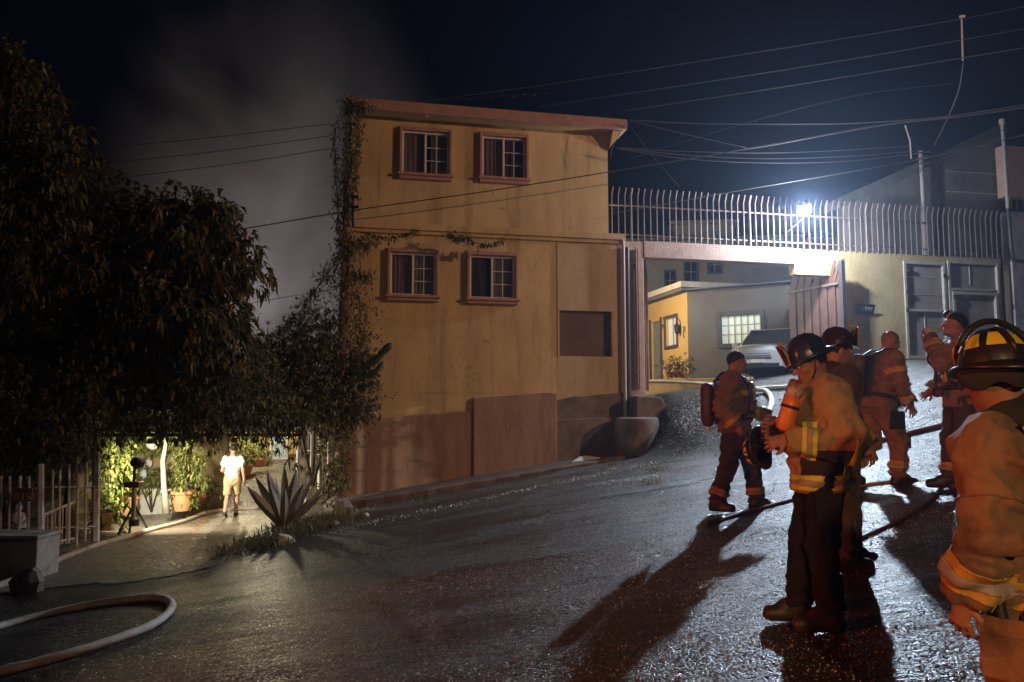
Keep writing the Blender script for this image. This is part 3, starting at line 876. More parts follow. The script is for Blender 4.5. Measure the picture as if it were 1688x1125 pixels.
# gate leaves
def leaf_frame(a, b):
    v = Vector((b[0] - a[0], b[1] - a[1], 0))
    return Frame(a[0], a[1], math.degrees(math.atan2(v.y, v.x))), v.length
zg0 = G(4.5, 21.2) + 0.05
FL, wl_ = leaf_frame((3.22, 20.45), (3.86, 22.5))
gl1 = thing('gate_leaf', FL.pt(0, 0, zg0), 'maroon sheet-metal gate leaf standing edge-on beside the column', 'gate')
ztop = at(1053, 408, 20.45).z
n = 11
for i in range(n):
    t0, t1 = wl_ * i / n, wl_ * (i + 1) / n
    off = 0.02 if i % 2 else 0.0
    MB().fbox(FL, t0 + 0.004, t1 - 0.004, off - 0.012, off + 0.012, zg0, ztop).build('slat', M['gate_metal'], gl1, bevel=0.004)
MB().fbox(FL, 0, wl_, -0.06, -0.013, zg0 + 0.3, zg0 + 0.36).build('rail', M['gate_metal'], gl1)
MB().fbox(FL, 0, wl_, -0.06, -0.013, ztop - 0.5, ztop - 0.44).build('rail', M['gate_metal'], gl1)

FR, wr_ = leaf_frame((8.22, 23.4), (at(1386, 500, 21.6).x, 21.6))
zg1 = G(8.6, 22.5) + 0.05
zr = at(1345, 475, 22.4).z
gl2 = thing('gate_leaf', FR.pt(0, 0, zg1), 'maroon ribbed sheet-metal gate leaf with slanted tips, swung open', 'gate')
n = 13
for i in range(n):
    t0, t1 = wr_ * i / n, wr_ * (i + 1) / n
    off = 0.03 if i % 2 else 0.0
    MB().fbox(FR, t0 + 0.003, t1 - 0.003, off - 0.012, off + 0.012, zg1, zr).build('slat', M['gate_metal'], gl2, bevel=0.004)
    hh = 0.62 + 0.05 * math.sin(i * 2.7)
    tm = (t0 + t1) / 2
    mb = MB(); wq = (t1 - t0) * 0.5
    ln = 0.16 + 0.04 * math.sin(i * 1.3)
    P = FR.pt
    mb.add([P(tm - wq, off - .01, zr + .02), P(tm + wq, off - .01, zr + .02), P(tm + wq + ln, off - .03, zr + hh), P(tm - wq * .2 + ln, off - .03, zr + hh),
            P(tm - wq, off + .012, zr + .02), P(tm + wq, off + .012, zr + .02), P(tm + wq + ln, off - .005, zr + hh), P(tm - wq * .2 + ln, off - .005, zr + hh)],
           [(3, 2, 1, 0), (4, 5, 6, 7), (0, 1, 5, 4), (1, 2, 6, 5), (2, 3, 7, 6), (3, 0, 4, 7)])
    mb.build('slat', M['gate_metal'], gl2)
MB().fbox(FR, 0, wr_, 0.044, 0.09, zr - 0.03, zr + 0.03).build('rail', M['bar_paint'], gl2)
MB().fbox(FR, wr_ + 0.01, wr_ + 0.14, -0.06, 0.06, zg1, zr + 0.62).build('stile', M['pipe_dark'], gl2)
MB().fbox(FB, tg1 - 0.02, tg1 + 0.06, GD + 0.002, GD + 0.05, 1.0, z_b0 - 0.35).build('jamb', M['white_metal'], gw, bevel=0.008)

# the floodlight on the fence
fp = at(1326, 346, (FB.pt(FB.px(1326, 346, GD)[0], GD + 1.05, 0)).y)
fl = thing('floodlight', fp, 'blazing white floodlight fixed to the bar fence', 'floodlight')
tgt = Vector((5.0, 10.0, 0.6))
dv = (tgt - fp).normalized(); sx = dv.cross(Vector((0, 0, 1))).normalized(); up = sx.cross(dv)
MB().obox(fp - dv * 0.05, sx * 0.17, dv * 0.05, up * 0.12).build('housing', M['pipe_dark'], fl, bevel=0.01)
MB().obox(fp + dv * 0.006, sx * 0.16, dv * 0.004, up * 0.11).build('lens', mat('flood_lens', (0.9, 0.95, 1), rough=0.3, emit=(0.80, 0.91, 1.0), estr=160.0), fl)
MB().tube([fp - dv * 0.08 - up * 0.1, fp - dv * 0.12 - up * 0.25, fp - FB.N * 1.0 - Vector((0, 0, 0.45))], 0.02, n=6).build('bracket', M['pipe_dark'], fl)
l = lamp('floodlight_lamp', 'AREA', fp + dv * 0.03, 820, (0.66, 0.82, 1.0), target=tgt, shape='RECTANGLE', size=0.28, size_y=0.18)
l.data.spread = R(120)
# the same fitting spills down the wall it hangs on
lamp('floodlight_spill', 'POINT', fp + Vector((0, -0.12, -0.16)), 1150, (0.80, 0.90, 1.0), shadow_soft_size=0.1)

# ================================================================ COURTYARD BEHIND THE GATE
c0 = at(1134, 560, 27.0); cl = at(1060, 560, 30.6); cr = at(1420, 560, 24.2)
FY, wy = leaf_frame((cl.x, cl.y), (c0.x, c0.y))
FGy, wg = leaf_frame((c0.x, c0.y), (cr.x, cr.y))
zy0 = at(1134, 640, 27).z; zy1 = at(1134, 482, 27).z
ch = thing('courtyard_house', (c0.x, c0.y, zy0), 'low house in the courtyard, one wall bright yellow, the other grey', 'house')
yw = FY.rect(1098, 524, 1116, 570); yd = FY.rect(1074, 530, 1090, 613)
mb = MB(); wall_holes(mb, FY, 0, wy, zy0, zy1, [yw, (yd[0], yd[1], zy0 - 1, yd[3])], -0.25, 0.0)
mb.build('yellow_wall', M['house_yellow'], ch)
gwn = FGy.rect(1189, 520, 1254, 566)
mb = MB(); wall_holes(mb, FGy, 0.003, wg, zy0, zy1 + 0.02, [gwn], -0.25, 0.0)
mb.build('grey_wall', M['grey_house'], ch)
def simple_window(fr, r, parent, glass, trim, nb, depth=0.05, tw=0.09):
    t0, t1, z0, z1 = r
    mb = MB(); mb.fbox(fr, t0 - tw, t0, 0, depth, z0 - tw, z1 + tw); mb.fbox(fr, t1, t1 + tw, 0, depth, z0 - tw, z1 + tw)
    mb.fbox(fr, t0, t1, 0, depth - .003, z1, z1 + tw); mb.fbox(fr, t0, t1, 0, depth + .03, z0 - tw, z0)
    w = mb.build('window', trim, parent, bevel=0.008)
    MB().fbox(fr, t0, t1, -0.12, -0.10, z0, z1).build('pane', glass, w)
    nc, nr = nb
    for i in range(1, nc):
        t = t0 + (t1 - t0) * i / nc
        MB().fbox(fr, t - 0.018, t + 0.018, -0.099, -0.06, z0, z1).build('glazing_bar', M['pipe_pale'], w)
    for i in range(1, nr):
        z = z0 + (z1 - z0) * i / nr
        MB().fbox(fr, t0, t1, -0.098, -0.064, z - 0.015, z + 0.015).build('glazing_bar', M['pipe_pale'], w)
    return w
lit = mat('lit_curtain', (0.7, 0.75, 0.65), rough=0.8, emit=(0.62, 0.78, 0.62), estr=0.42)
litw = mat('pale_lit_curtain', (0.7, 0.7, 0.7), rough=0.8, emit=(0.75, 0.82, 0.9), estr=0.15)
dkt = mat('dark_trim', (0.09, 0.085, 0.09), rough=0.6)
simple_window(FGy, gwn, ch, lit, dkt, (6, 3), tw=0.14)
simple_window(FY, yw, ch, litw, dkt, (2, 1), tw=0.10)
dmb = MB().fbox(FY, yd[0], yd[1], -0.15, -0.08, zy0, yd[3]).build('door', mat('grey_door', (0.30, 0.29, 0.28), (0.22, 0.21, 0.21), scale=5, rough=0.6), ch)
MB().fbox(FY, yd[0] - 0.1, yd[0], 0, 0.05, zy0, yd[3] + 0.1).fbox(FY, yd[1], yd[1] + 0.1, 0, 0.05, zy0, yd[3] + 0.1).build('door_frame', dkt, dmb)
t, z = FY.px(1122, 541); c = FY.pt(t, 0.14, z)
wlamp = MB().lathe([(0.02, -0.24), (0.08, -0.16), (0.10, 0.08), (0.03, 0.17), (0.015, 0.22)], c, n=8).build('wall_lantern', M['black'], ch)
MB().tube([c + Vector((0, 0, 0.2)), FY.pt(t, 0.08, z + 0.34), FY.pt(t, 0.01, z + 0.2), FY.pt(t, 0.03, z - 0.1)], 0.014, n=6).build('lantern_arm', M['black'], wlamp)
for (px, py, r0) in ((1129, 548, 0.13), (1094, 539, 0.08), (1095, 525, 0.05)):
    t, z = FY.px(px, py); c = FY.pt(t, 0.03, z)
    MB().tube([c + FY.D * (r0 * math.cos(a) * .5) + Vector((0, 0, r0 * math.sin(a) * (1.6 if r0 > .1 else 1))) for a in [i * .62 for i in range(9)]], 0.012, n=5).build('iron_ornament', M['black'], ch)
# eaves
zE = at(1117, 474, 26.6).z
mb = MB(); mb.fbox(FY, -0.3, wy + 0.45, -3, 0.45, zy1 + 0.30, zE); mb.build('eave', M['eave_cream'], ch, bevel=0.01)
MB().fbox(FY, -0.3, wy + 0.30, -3, 0.35, zy1 + 0.001, zy1 + 0.299).build('soffit', M['grey_house'], ch)
MB().fbox(FGy, -0.15, wg + 0.3, -3, 0.32, zy1 + 0.021, zE - 0.04).build('roof_edge', M['roof_slate'], ch, bevel=0.01)

cb = thing('back_building', at(1180, 560, 36), 'pale two-storey building behind the courtyard house', 'building')
FK = Frame(at(1010, 560, 36).x, 36, -6)
ww = [FK.rect(1098, 448, 1112, 476), FK.rect(1130, 432, 1149, 464), FK.rect(1168, 424, 1189, 449)]
mb = MB(); wall_holes(mb, FK, 0, 14.5, 2, at(1150, 400, 36).z, ww, -0.3, 0)
mb.build('wall', M['back_house'], cb)
for w in ww: simple_window(FK, w, cb, M['glass_dark'], dkt, (2, 2), tw=0.08)
mb = MB(); mb.fbox(FK, -0.3, 14.8, -4, 0.3, at(1150, 400, 36).z + 0.002, at(1150, 396, 36).z); mb.build('roof', M['roof_slate'], cb)
z0 = at(1160, 396, 36).z
MB().fbox(FK, 2.9, 5.6, -3.5, -0.5, z0 + 0.003, z0 + 0.75).fbox(FK, 2.7, 5.8, -3.7, -0.3, z0 + 0.751, z0 + 0.9).build('roof_room', M['back_house'], cb)

# planter kerb along the courtyard
pa = at(1064, 640, 25.6); pb = at(1240, 640, 23.6)
FP_, wp = leaf_frame((pa.x, pa.y), (pb.x, pb.y))
zk = at(1150, 624, 24.6).z
o = MB().fbox(FP_, 0, wp, -0.25, 0.0, 1.2, zk).build('low_wall', M['plaster_cream'], None, bevel=0.02)
tag(o, 'low cream kerb wall in front of the courtyard house', 'low wall')
lamp('assumed_courtyard_lamp', 'POINT', (2.75, 25.6, 5.6), 520, (1.0, 0.90, 0.68), shadow_soft_size=0.12)  # unseen lamp, assumed from the light on the yellow wall

# ================================================================ RIGHT-HAND BUILDINGS
gb = thing('gable_building', FB.pt(FB.px(1500, 400, -0.7)[0], -0.7, 1), 'tall dark grey gable wall rising behind the bar fence', 'building')
Q = [FB.px(x, y, -0.7) for x, y in ((1395, 440), (1657, 440), (1657, 212), (1400, 334))]
MB().fpoly(FB, Q, -1.2, -0.7).build('gable_wall', M['grey_render'], gb)
Q = [FB.px(x, y, -0.62) for x, y in ((1385, 342), (1661, 218), (1661, 200), (1385, 326))]
MB().fpoly(FB, Q, -1.4, -0.62).build('roof_edge', M['grey_house'], gb, bevel=0.01)
for yy in (285, 318):
    zq = FB.px(1600, yy, -0.7)[1]
    MB().fbox(FB, FB.px(1560, yy, -0.7)[0], FB.px(1655, yy, -0.7)[0], -0.699, -0.66, zq - .014, zq + .014).build('conduit', M['pipe_pale'], gb)
dp = thing('downpipe', FB.pt(FB.px(1658, 440, 0.0)[0], 0.0, 2.0), 'tall pale pipe at the end of the bar fence', 'pipe')
t = FB.px(1659, 300, 0.0)[0]
MB().tube([FB.pt(t, 0, FB.px(1659, 345, 0)[1]), FB.pt(t - 0.02, 0, FB.px(1659, 205, 0)[1])], 0.055, n=10).build('upper_pipe', M['pipe_pale'], dp, smooth=True, sharp=50)
MB().tube([FB.pt(t - 0.02, 0, FB.px(1659, 206, 0)[1]), FB.pt(t - 0.02, 0, FB.px(1659, 198, 0)[1])], 0.09, n=10).build('pipe_cap', M['pipe_pale'], dp, smooth=True, sharp=50)
MB().tube([FB.pt(t, 0, FB.px(1660, 344, 0)[1]), FB.pt(t + .03, 0, FB.px(1664, 410, 0)[1]), FB.pt(t + 0.10, 0.0, FB.px(1668, 430, 0)[1]), FB.pt(t + 0.6, 0.02, FB.px(1672, 432, 0)[1])], 0.06, n=10).build('lower_pipe', M['pipe_dark'], dp, smooth=True, sharp=50)
nb = thing('neighbour_building', FB.pt(FB.px(1680, 500, 0.1)[0], 0.1, 1.5), 'pink-topped neighbouring building at the end of the fence', 'building')
tn0 = FB.px(1664, 420, -0.3)[0]
zz = [FB.px(1680, y, -0.3)[1] for y in (600, 352, 325, 242)]
MB().fbox(FB, tn0, tn0 + 4, -0.6, -0.3, zz[2], zz[3]).build('pink_wall', mat('pink_render', (0.62, 0.36, 0.28), (0.52, 0.29, 0.23), scale=2, rough=0.85, bump=.2), nb)
MB().fbox(FB, tn0, tn0 + 4, -0.75, -0.7, zz[1], zz[2]).build('recess', M['glass_dark'], nb)
for i in range(12):
    MB().fbox(FB, tn0 + .05 + i * .2, tn0 + .08 + i * .2, -0.4, -0.37, zz[1], zz[2]).build('balcony_bar', M['pipe_dark'], nb)
MB().fbox(FB, tn0 - 0.06, tn0 + 4, -0.5, -0.15, 0.5, zz[1] - .002).build('white_wall', mat('white_lilac_render', (0.55, 0.50, 0.54), (0.42, 0.37, 0.41), scale=3, rough=0.85, bump=.4, bscale=14, stain=(.2, .16, .16), stain_scale=2, stain_amt=.6), nb)

# ================================================================ VEGETATION
def tri_mesh(name, verts, tris, mats, org=Vector((0, 0, 0)), smooth=False):
    me = bpy.data.meshes.new(name)
    v = np.asarray(verts, dtype=np.float32) - np.array(org, dtype=np.float32)
    t = np.asarray(tris, dtype=np.int32)
    me.vertices.add(len(v)); me.vertices.foreach_set('co', v.ravel())
    me.loops.add(t.size); me.loops.foreach_set('vertex_index', t.ravel())
    me.polygons.add(len(t))
    me.polygons.foreach_set('loop_start', np.arange(0, t.size, t.shape[1], dtype=np.int32))
    if smooth: me.polygons.foreach_set('use_smooth', np.ones(len(t), dtype=bool))
    if not isinstance(mats, (list, tuple)): mats = [mats]
    for m in mats: me.materials.append(m)
    me.update(calc_edges=True)
    me.validate()
    return me

def norm(a): return a / np.maximum(np.linalg.norm(a, axis=-1, keepdims=True), 1e-9)

def leaf_verts(base, dirs, length, width, fold=0.25, curl=0.35):
    """one folded, drooping leaf (5 verts, 4 tris) per base point"""
    n = len(base)
    d = norm(dirs)
    up = np.tile(np.array([0, 0, 1.0]), (n, 1)) + RNG.normal(0, 0.35, (n, 3))
    s = norm(np.cross(d, up))
    u = np.cross(s, d)
    L = (length * RNG.uniform(0.65, 1.25, (n, 1)))
    W = (width * RNG.uniform(0.7, 1.2, (n, 1)))
    mid = base + d * L * 0.5
    tip = base + d * L * 0.95 - np.array([0, 0, 1.0]) * L * curl
    v = np.stack([base, mid + s * W * .5 + u * W * fold, mid - s * W * .5 + u * W * fold, mid, tip], axis=1).reshape(-1, 3)
    k = (np.arange(n) * 5)[:, None, None]
    t = np.array([[0, 3, 1], [0, 2, 3], [1, 3, 4], [3, 2, 4]])[None] + k
    return v, t.reshape(-1, 3)

def blob(px, py, Y, rx, ry, rd=None):
    c = at(px, py, Y)
    k = Y / F_PX
    return (np.array(c), np.array([rx * k, (rd if rd else (rx + ry) / 2) * k, ry * k]))

def crown_mesh(name, blobs, density, length, width, mat_, org, per=7, droop=0.35, inner=0.55, spread=0.9, curl=0.35, jitter=0.12):
    B, D = [], []
    for c, r in blobs:
        area = 4 * math.pi * ((r[0] * r[1]) ** 1.6 / 3 + (r[0] * r[2]) ** 1.6 / 3 + (r[1] * r[2]) ** 1.6 / 3) ** (1 / 1.6)
        n = max(6, int(area * density))
        q = norm(RNG.normal(size=(n, 3)))
        rad = inner + (1.08 - inner) * RNG.uniform(0, 1, (n, 1)) ** 0.45
        lump = 1 + 0.16 * np.sin(q[:, :1] * 7 + c[0] * 3) * np.cos(q[:, 2:3] * 6 + c[2]) + 0.10 * np.sin(q[:, 1:2] * 13 + q[:, 2:3] * 9)
        p = c + q * r * rad * lump + RNG.normal(0, jitter, (n, 3))
        o = q / r
        B.append(p); D.append(norm(o))
    B = np.concatenate(B); D = np.concatenate(D)
    b = np.repeat(B, per, axis=0) + RNG.normal(0, length * 0.22, (len(B) * per, 3))
    d = np.repeat(D, per, axis=0) * 0.7 + norm(RNG.normal(size=(len(B) * per, 3))) * spread + np.array([0, 0, -droop])
    v, t = leaf_verts(b, d, length, width, curl=curl)
    return tri_mesh(name, v, t, mat_, org)

def trunk_mesh(paths, org):
    mb = MB()
    for pts, rs in paths: mb.tube(pts, rs, n=9)
    return mb

M['leaf_dark'] = leaf_mat('dark_tree_leaves', (0.020, 0.028, 0.012), (0.055, 0.060, 0.020), (0.10, 0.075, 0.025))
M['leaf_olive'] = leaf_mat('olive_tree_leaves', (0.040, 0.046, 0.014), (0.095, 0.088, 0.024), (0.17, 0.11, 0.035))
M['leaf_vine'] = leaf_mat('vine_leaves', (0.035, 0.05, 0.016), (0.10, 0.11, 0.032), (0.20, 0.15, 0.06))
M['leaf_bright'] = leaf_mat('garden_leaves', (0.07, 0.13, 0.025), (0.20, 0.26, 0.055), (0.30, 0.28, 0.07), transl=0.4)
M['leaf_grass'] = leaf_mat('grass_blades', (0.05, 0.07, 0.02), (0.12, 0.13, 0.04), (0.2, 0.15, 0.07))
M['bark'] = mat('tree_bark', (0.09, 0.065, 0.045), (0.05, 0.036, 0.026), scale=8, rough=0.95, bump=0.8, bscale=18, stretch=(1, 1, 0.3))

def tree(name, label, base, blobs, density, length, width, mtl, group=None, per=7, droop=0.35, fork=None, r0=0.16, **kw):
    root = thing(name, base, label, 'tree', group)
    me = crown_mesh('crown', blobs, density, length, width, mtl, base, per=per, droop=droop, **kw)
    o = link('crown', me, root); o['kind'] = 'stuff'
    cc = sum((b[0] for b in blobs), np.zeros(3)) / len(blobs)
    hub = Vector(base) * 0.45 + Vector(cc) * 0.55
    paths = [([Vector(base) - Vector((0, 0, .2)), Vector(base) * .7 + hub * .3 + Vector((.08, 0, 0)), hub], [r0, r0 * .8, r0 * .6])]
    for c, r in blobs:
        c = Vector(c)
        paths.append(([hub, hub * .5 + c * .5 + Vector((random.uniform(-.1, .1), 0, .1)), c, c + (c - hub).normalized() * float(min(r)) * .6], [r0 * .5, r0 * .34, r0 * .2, r0 * .07]))
    trunk_mesh(paths, base).build('trunk', M['bark'], root, smooth=True)
    return root

tree('tree', 'tall olive-leaved tree rising in the upper left corner', (-9.4, 13.6, G(-9.4, 13.6)),
     [blob(15, 190, 13, 70, 95), blob(75, 240, 13, 55, 70), blob(-30, 310, 13.4, 120, 100), blob(62, 320, 12.8, 62, 50), blob(22, 115, 13, 32, 32), blob(100, 285, 13, 36, 36), blob(-20, 150, 13.2, 60, 70), blob(40, 420, 13.4, 90, 70)],
     24, 0.19, 0.075, M['leaf_olive'], droop=0.35, inner=0.6, r0=0.2)
tree('tree', 'near-black tree standing between the olive tree and the drooping-leaved tree', (-9.6, 17.5, G(-9.6, 17.5)),
     [blob(185, 335, 17, 50, 42), blob(130, 390, 17, 70, 70), blob(60, 460, 17, 90, 80), blob(215, 380, 17, 50, 50), blob(150, 300, 17, 30, 24), blob(20, 540, 16.5, 90, 90)],
     22, 0.17, 0.075, M['leaf_dark'], droop=0.3, inner=0.5)
tree('tree', 'round tree with large drooping leaf rosettes beside the smoky sky', (-9.9, 14.9, G(-9.9, 14.9)),
     [blob(290, 400, 14.6, 70, 62), blob(215, 420, 14.6, 62, 70), blob(345, 420, 14.8, 52, 68), blob(388, 452, 14.8, 32, 32), blob(322, 350, 14.8, 40, 30), blob(185, 480, 14.5, 55, 60), blob(285, 500, 14.5, 95, 70), blob(360, 350, 15, 14, 18), blob(250, 345, 14.8, 34, 26), blob(405, 430, 15, 16, 26), blob(350, 560, 14.8, 50, 50)],
     21, 0.23, 0.09, M['leaf_olive'], droop=0.5, per=8, inner=0.66, curl=0.4, r0=0.14)

# mass of climbers hanging over the garden entrance
root = thing('climber_hedge', (-7.5, 16.2, G(-7.5, 16.2)), 'dense dark climbers hanging over the garden entrance', 'climbing plants')
bl = []
rs = random.Random(5)
for px in range(-20, 470, 34):
    for py, ry in ((530, 60), (590, 60), (650, 48)):
        if px > 330 and py < 560: continue
        if px > 395 and py < 600: continue
        bl.append(blob(px + rs.uniform(-14, 14), py + rs.uniform(-18, 18), 15.2 + rs.uniform(-.8, .8), 42, ry))
for px in range(-20, 160, 30):
    bl.append(blob(px + rs.uniform(-8, 8), 715 + rs.uniform(-20, 20) + (40 if px < 60 else 0) * .5, 14.0 + rs.uniform(-.4, .4), 32, 46))
for px in range(150, 520, 26):
    bl.append(blob(px, 688 + rs.uniform(-10, 6), 15.8 + rs.uniform(-.3, .3), 26, 19))
for px, py in ((172, 722), (196, 716), (240, 714), (288, 718), (322, 712), (352, 722), (398, 714), (436, 720), (470, 716), (486, 730), (500, 742), (120, 772), (60, 790), (90, 766)):
    bl.append(blob(px, py, 15.7, 7 + rs.uniform(0, 5), 12 + rs.uniform(0, 8)))
o = link('foliage', crown_mesh('foliage', bl, 24, 0.125, 0.05, M['leaf_vine'], root.location, per=7, droop=0.45, inner=0.7), root); o['kind'] = 'stuff'
mb = MB()
for i in range(9):
    a = at(20 + i * 55, 690, 15.6); b = at(20 + i * 55 + rs.uniform(-30, 30), 540, 15.6)
    mb.tube([(a.x, a.y, a.z), (a + b) / 2 + Vector((rs.uniform(-.2, .2), 0, 0)), b], [0.03, 0.02, 0.01], n=5)
o = mb.build('stem', M['bark'], root, smooth=True); o['kind'] = 'stuff'

root = thing('shrub', at(500, 790, 18.2), 'dark flowering shrub between the garden and the yellow house', 'shrub')
bl = [blob(470, 620, 17.6, 42, 52), blob(515, 600, 17.8, 38, 60), blob(545, 640, 17.9, 34, 70), blob(590, 640, 18.0, 26, 44), blob(450, 575, 17.8, 24, 26), blob(430, 600, 17.5, 36, 40),
      blob(520, 545, 18.2, 26, 36), blob(600, 590, 18.1, 18, 36), blob(550, 730, 17.9, 18, 60), blob(535, 690, 17.6, 26, 30), blob(552, 790, 17.6, 16, 34), blob(590, 680, 17.9, 14, 20), blob(485, 585, 18, 34, 44), blob(455, 650, 17.4, 40, 44), blob(505, 660, 17.4, 40, 36), blob(415, 650, 17, 40, 50), blob(380, 600, 16.6, 40, 60), blob(540, 580, 18.1, 22, 50)]
o = link('foliage', crown_mesh('foliage', bl, 46, 0.10, 0.052, M['leaf_vine'], root.location, per=8, droop=0.25, inner=0.6), root); o['kind'] = 'stuff'
mb = MB()
for px, py in ((480, 650), (520, 620), (560, 640)):
    mb.tube([at(515, 800, 18), at((515 + px) / 2, 720, 18), at(px, py, 17.9)], [0.05, 0.035, 0.015], n=6)
mb.build('stem', M['bark'], root, smooth=True)

# ---- wooden utility pole at the left corner of the house, clothed in creeper
pb0 = at(562, 700, 18.1); pt0 = at(577, 168, 18.4)
pole = thing('utility_pole', (pb0.x, pb0.y, -0.6), 'weathered wooden pole at the left corner of the yellow house', 'utility pole')
MB().tube([Vector((pb0.x, pb0.y, -0.8)), at(563, 640, 18.1), at(570, 400, 18.2), at(573, 300, 18.3)], [0.12, 0.115, 0.10, 0.09], n=12).build('shaft', M['wood_pole'], pole, smooth=True)
c = at(584, 322, 18.2)
MB().tube([at(583, 318, 18.15), at(583, 374, 18.15)], 0.05, n=8).build('standoff', M['gate_metal'], pole, smooth=True, sharp=50)
for py in (325, 342):
    MB().tube([at(583, py, 18.15), at(593, py - 1, 18.0)], 0.035, n=8).build('insulator', M['gate_metal'], pole, smooth=True, sharp=50)
MB().tube([at(576, 405, 18.1), at(575, 455, 18.1), at(582, 462, 18.1)], 0.04, n=8).build('conduit', M['gate_metal'], pole, smooth=True)

root = thing('creeper', (pb0.x, pb0.y + .1, -0.5), 'leafy creeper trailing down the pole and the house corner', 'creeper')
V, T, nv = [], [], 0
strands = [((588, 172), (566, 400), 18.2, 0.085, 900), ((572, 170), (572, 330), 18.3, 0.10, 700), ((592, 178), (584, 330), 18.5, 0.05, 240), ((550, 205), (556, 340), 18.2, 0.03, 170), ((556, 320), (562, 420), 18.0, 0.05, 260),
           ((575, 168), (608, 178), 18.4, 0.10, 300), ((570, 400), (560, 560), 18.0, 0.16, 900), ((580, 400), (610, 400), 18.2, 0.09, 260), ((582, 452), (612, 456), 18.2, 0.08, 240), ((590, 480), (600, 640), 18.2, 0.16, 900), ((600, 384), (690, 380), 18.6, 0.035, 160), ((735, 386), (775, 392), 18.85, 0.045, 170), ((770, 396), (835, 396), 18.9, 0.04, 150),
           ((445, 560), (560, 420), 17.8, 0.075, 700), ((600, 640), (585, 700), 18.1, 0.18, 700)]
for (a, b, Y, w, n) in strands:
    A, B_ = np.array(at(*a, Y)), np.array(at(*b, Y))
    u = RNG.uniform(0, 1, (n, 1))
    sag = np.array([0, 0, -1.0]) * (np.sin(u * math.pi) * 0.12 * np.linalg.norm((B_ - A)[:2]))
    p = A + (B_ - A) * u + sag + RNG.normal(0, 1, (n, 3)) * w * (0.6 + 0.8 * np.abs(np.sin(u * 9 + A[0])))
    v, t = leaf_verts(p, RNG.normal(0, 1, (n, 3)) + np.array([0, -.3, -.5]), 0.085, 0.05)
    V.append(v); T.append(t + nv); nv += len(v)
o = link('foliage', tri_mesh('foliage', np.concatenate(V), np.concatenate(T), M['leaf_vine'], root.location), root); o['kind'] = 'stuff'
mb = MB()
for (a, b, Y, w, n) in strands:
    A, B_ = at(*a, Y), at(*b, Y)
    mb.tube([A + (B_ - A) * (i / 8) + Vector((0.03 * math.sin(i * 2.1), 0, -0.12 * math.sin(math.pi * i / 8) * (B_ - A).xy.length)) for i in range(9)], 0.009, n=5)
o = mb.build('stem', M['bark'], root); o['kind'] = 'stuff'

# cactus arms beside the pole
root = thing('cactus', at(585, 650, 17.9), 'dark upright-armed cactus in front of the yellow wall', 'cactus')
cm = mat('cactus_skin', (0.045, 0.06, 0.025), (0.03, 0.04, 0.018), scale=14, rough=0.6, bump=0.6, bscale=40)
for pts, r in ((((582, 618), (602, 604), (622, 592), (636, 576), (646, 566)), 0.085), (((585, 628), (605, 620), (620, 612), (632, 596)), 0.06), (((585, 640), (605, 636), (618, 630)), 0.05), (((585, 650), (583, 625), (582, 610)), 0.09)):
    P_ = [at(x, y, 17.75) for x, y in pts]
    mb = MB(); vs, fs = [], []
    n = 16
    # ribbed tube
    seg = []
    for i in range(len(P_) - 1):
        for k in range(5): seg.append(P_[i] + (P_[i + 1] - P_[i]) * (k / 5))
    seg.append(P_[-1])
    rr = [r * (0.9 + 0.12 * math.sin(i * .9)) * (1 if i < len(seg) - 2 else (0.75 if i < len(seg) - 1 else 0.3)) for i in range(len(seg))]
    mb.tube(seg, rr, n=n)
    for i in range(len(mb.v)):
        ring, k = divmod(i, n)
        if ring < len(seg) and k % 2 == 0:
            q = Vector(mb.v[i]); mb.v[i] = tuple(seg[ring] + (q - seg[ring]) * 0.72)
    mb.build('cactus_arm', cm, root, smooth=True)

# agave at the mouth of the drive
ab = gnd(470, 872)
root = thing('agave', ab, 'big grey-blue agave with sword leaves at the edge of the drive', 'agave')
am = mat('agave_skin', (0.36, 0.35, 0.31), (0.27, 0.26, 0.23), scale=6, rough=0.55, bump=0.2, bscale=30, stretch=(1, 1, .3), stain=(.10, .085, .07), stain_scale=3, stain_amt=.5)
tips = [(407, 802, -.2), (421, 786, .2), (440, 774, -.1), (469, 769, .15), (489, 774, -.25), (501, 797, -.5), (519, 780, 0.1), (538, 797, .3), (532, 815, -.3), (426, 815, .6), (455, 785, .5), (480, 792, .6), (512, 822, -.4), (445, 800, -.6), (470, 806, -.8)]
for i, (x, y, dy) in enumerate(tips):
    tip = at(x, y, ab.y + dy * 1.1)
    b0 = ab + Vector(((x - 470) / 1313 * 2.2, dy * 0.12, 0.10))
    ax = tip - b0
    wd = 0.085 if x < 510 else 0.05
    side = ax.cross(Vector((0, 1, 0))).normalized()
    side = (side * math.cos(dy) + Vector((0, 1, 0)) * math.sin(dy * .8)).normalized()
    nrm = side.cross(ax).normalized()
    if nrm.z < 0: nrm = -nrm
    vs, fs = [], []
    st = 9
    for k in range(st + 1):
        u = k / st
        w = wd * (0.75 + 0.5 * math.sin(u * math.pi * .55)) * (1 - u ** 3.2) + 0.002
        c = b0 + ax * u + nrm * (-0.10 * math.sin(u * math.pi) * ax.length * .35)
        th = 0.022 * (1 - u) + 0.003
        vs += [c + side * w + nrm * (w * .45), c + nrm * th * .3, c - side * w + nrm * (w * .45), c - nrm * th * 2]
    for k in range(st):
        for j in range(4):
            a_, b_ = k * 4 + j, k * 4 + (j + 1) % 4
            fs.append((a_, b_, b_ + 4, a_ + 4))
    MB().add(vs, fs).build('leaf', am, root, smooth=True, sharp=50)

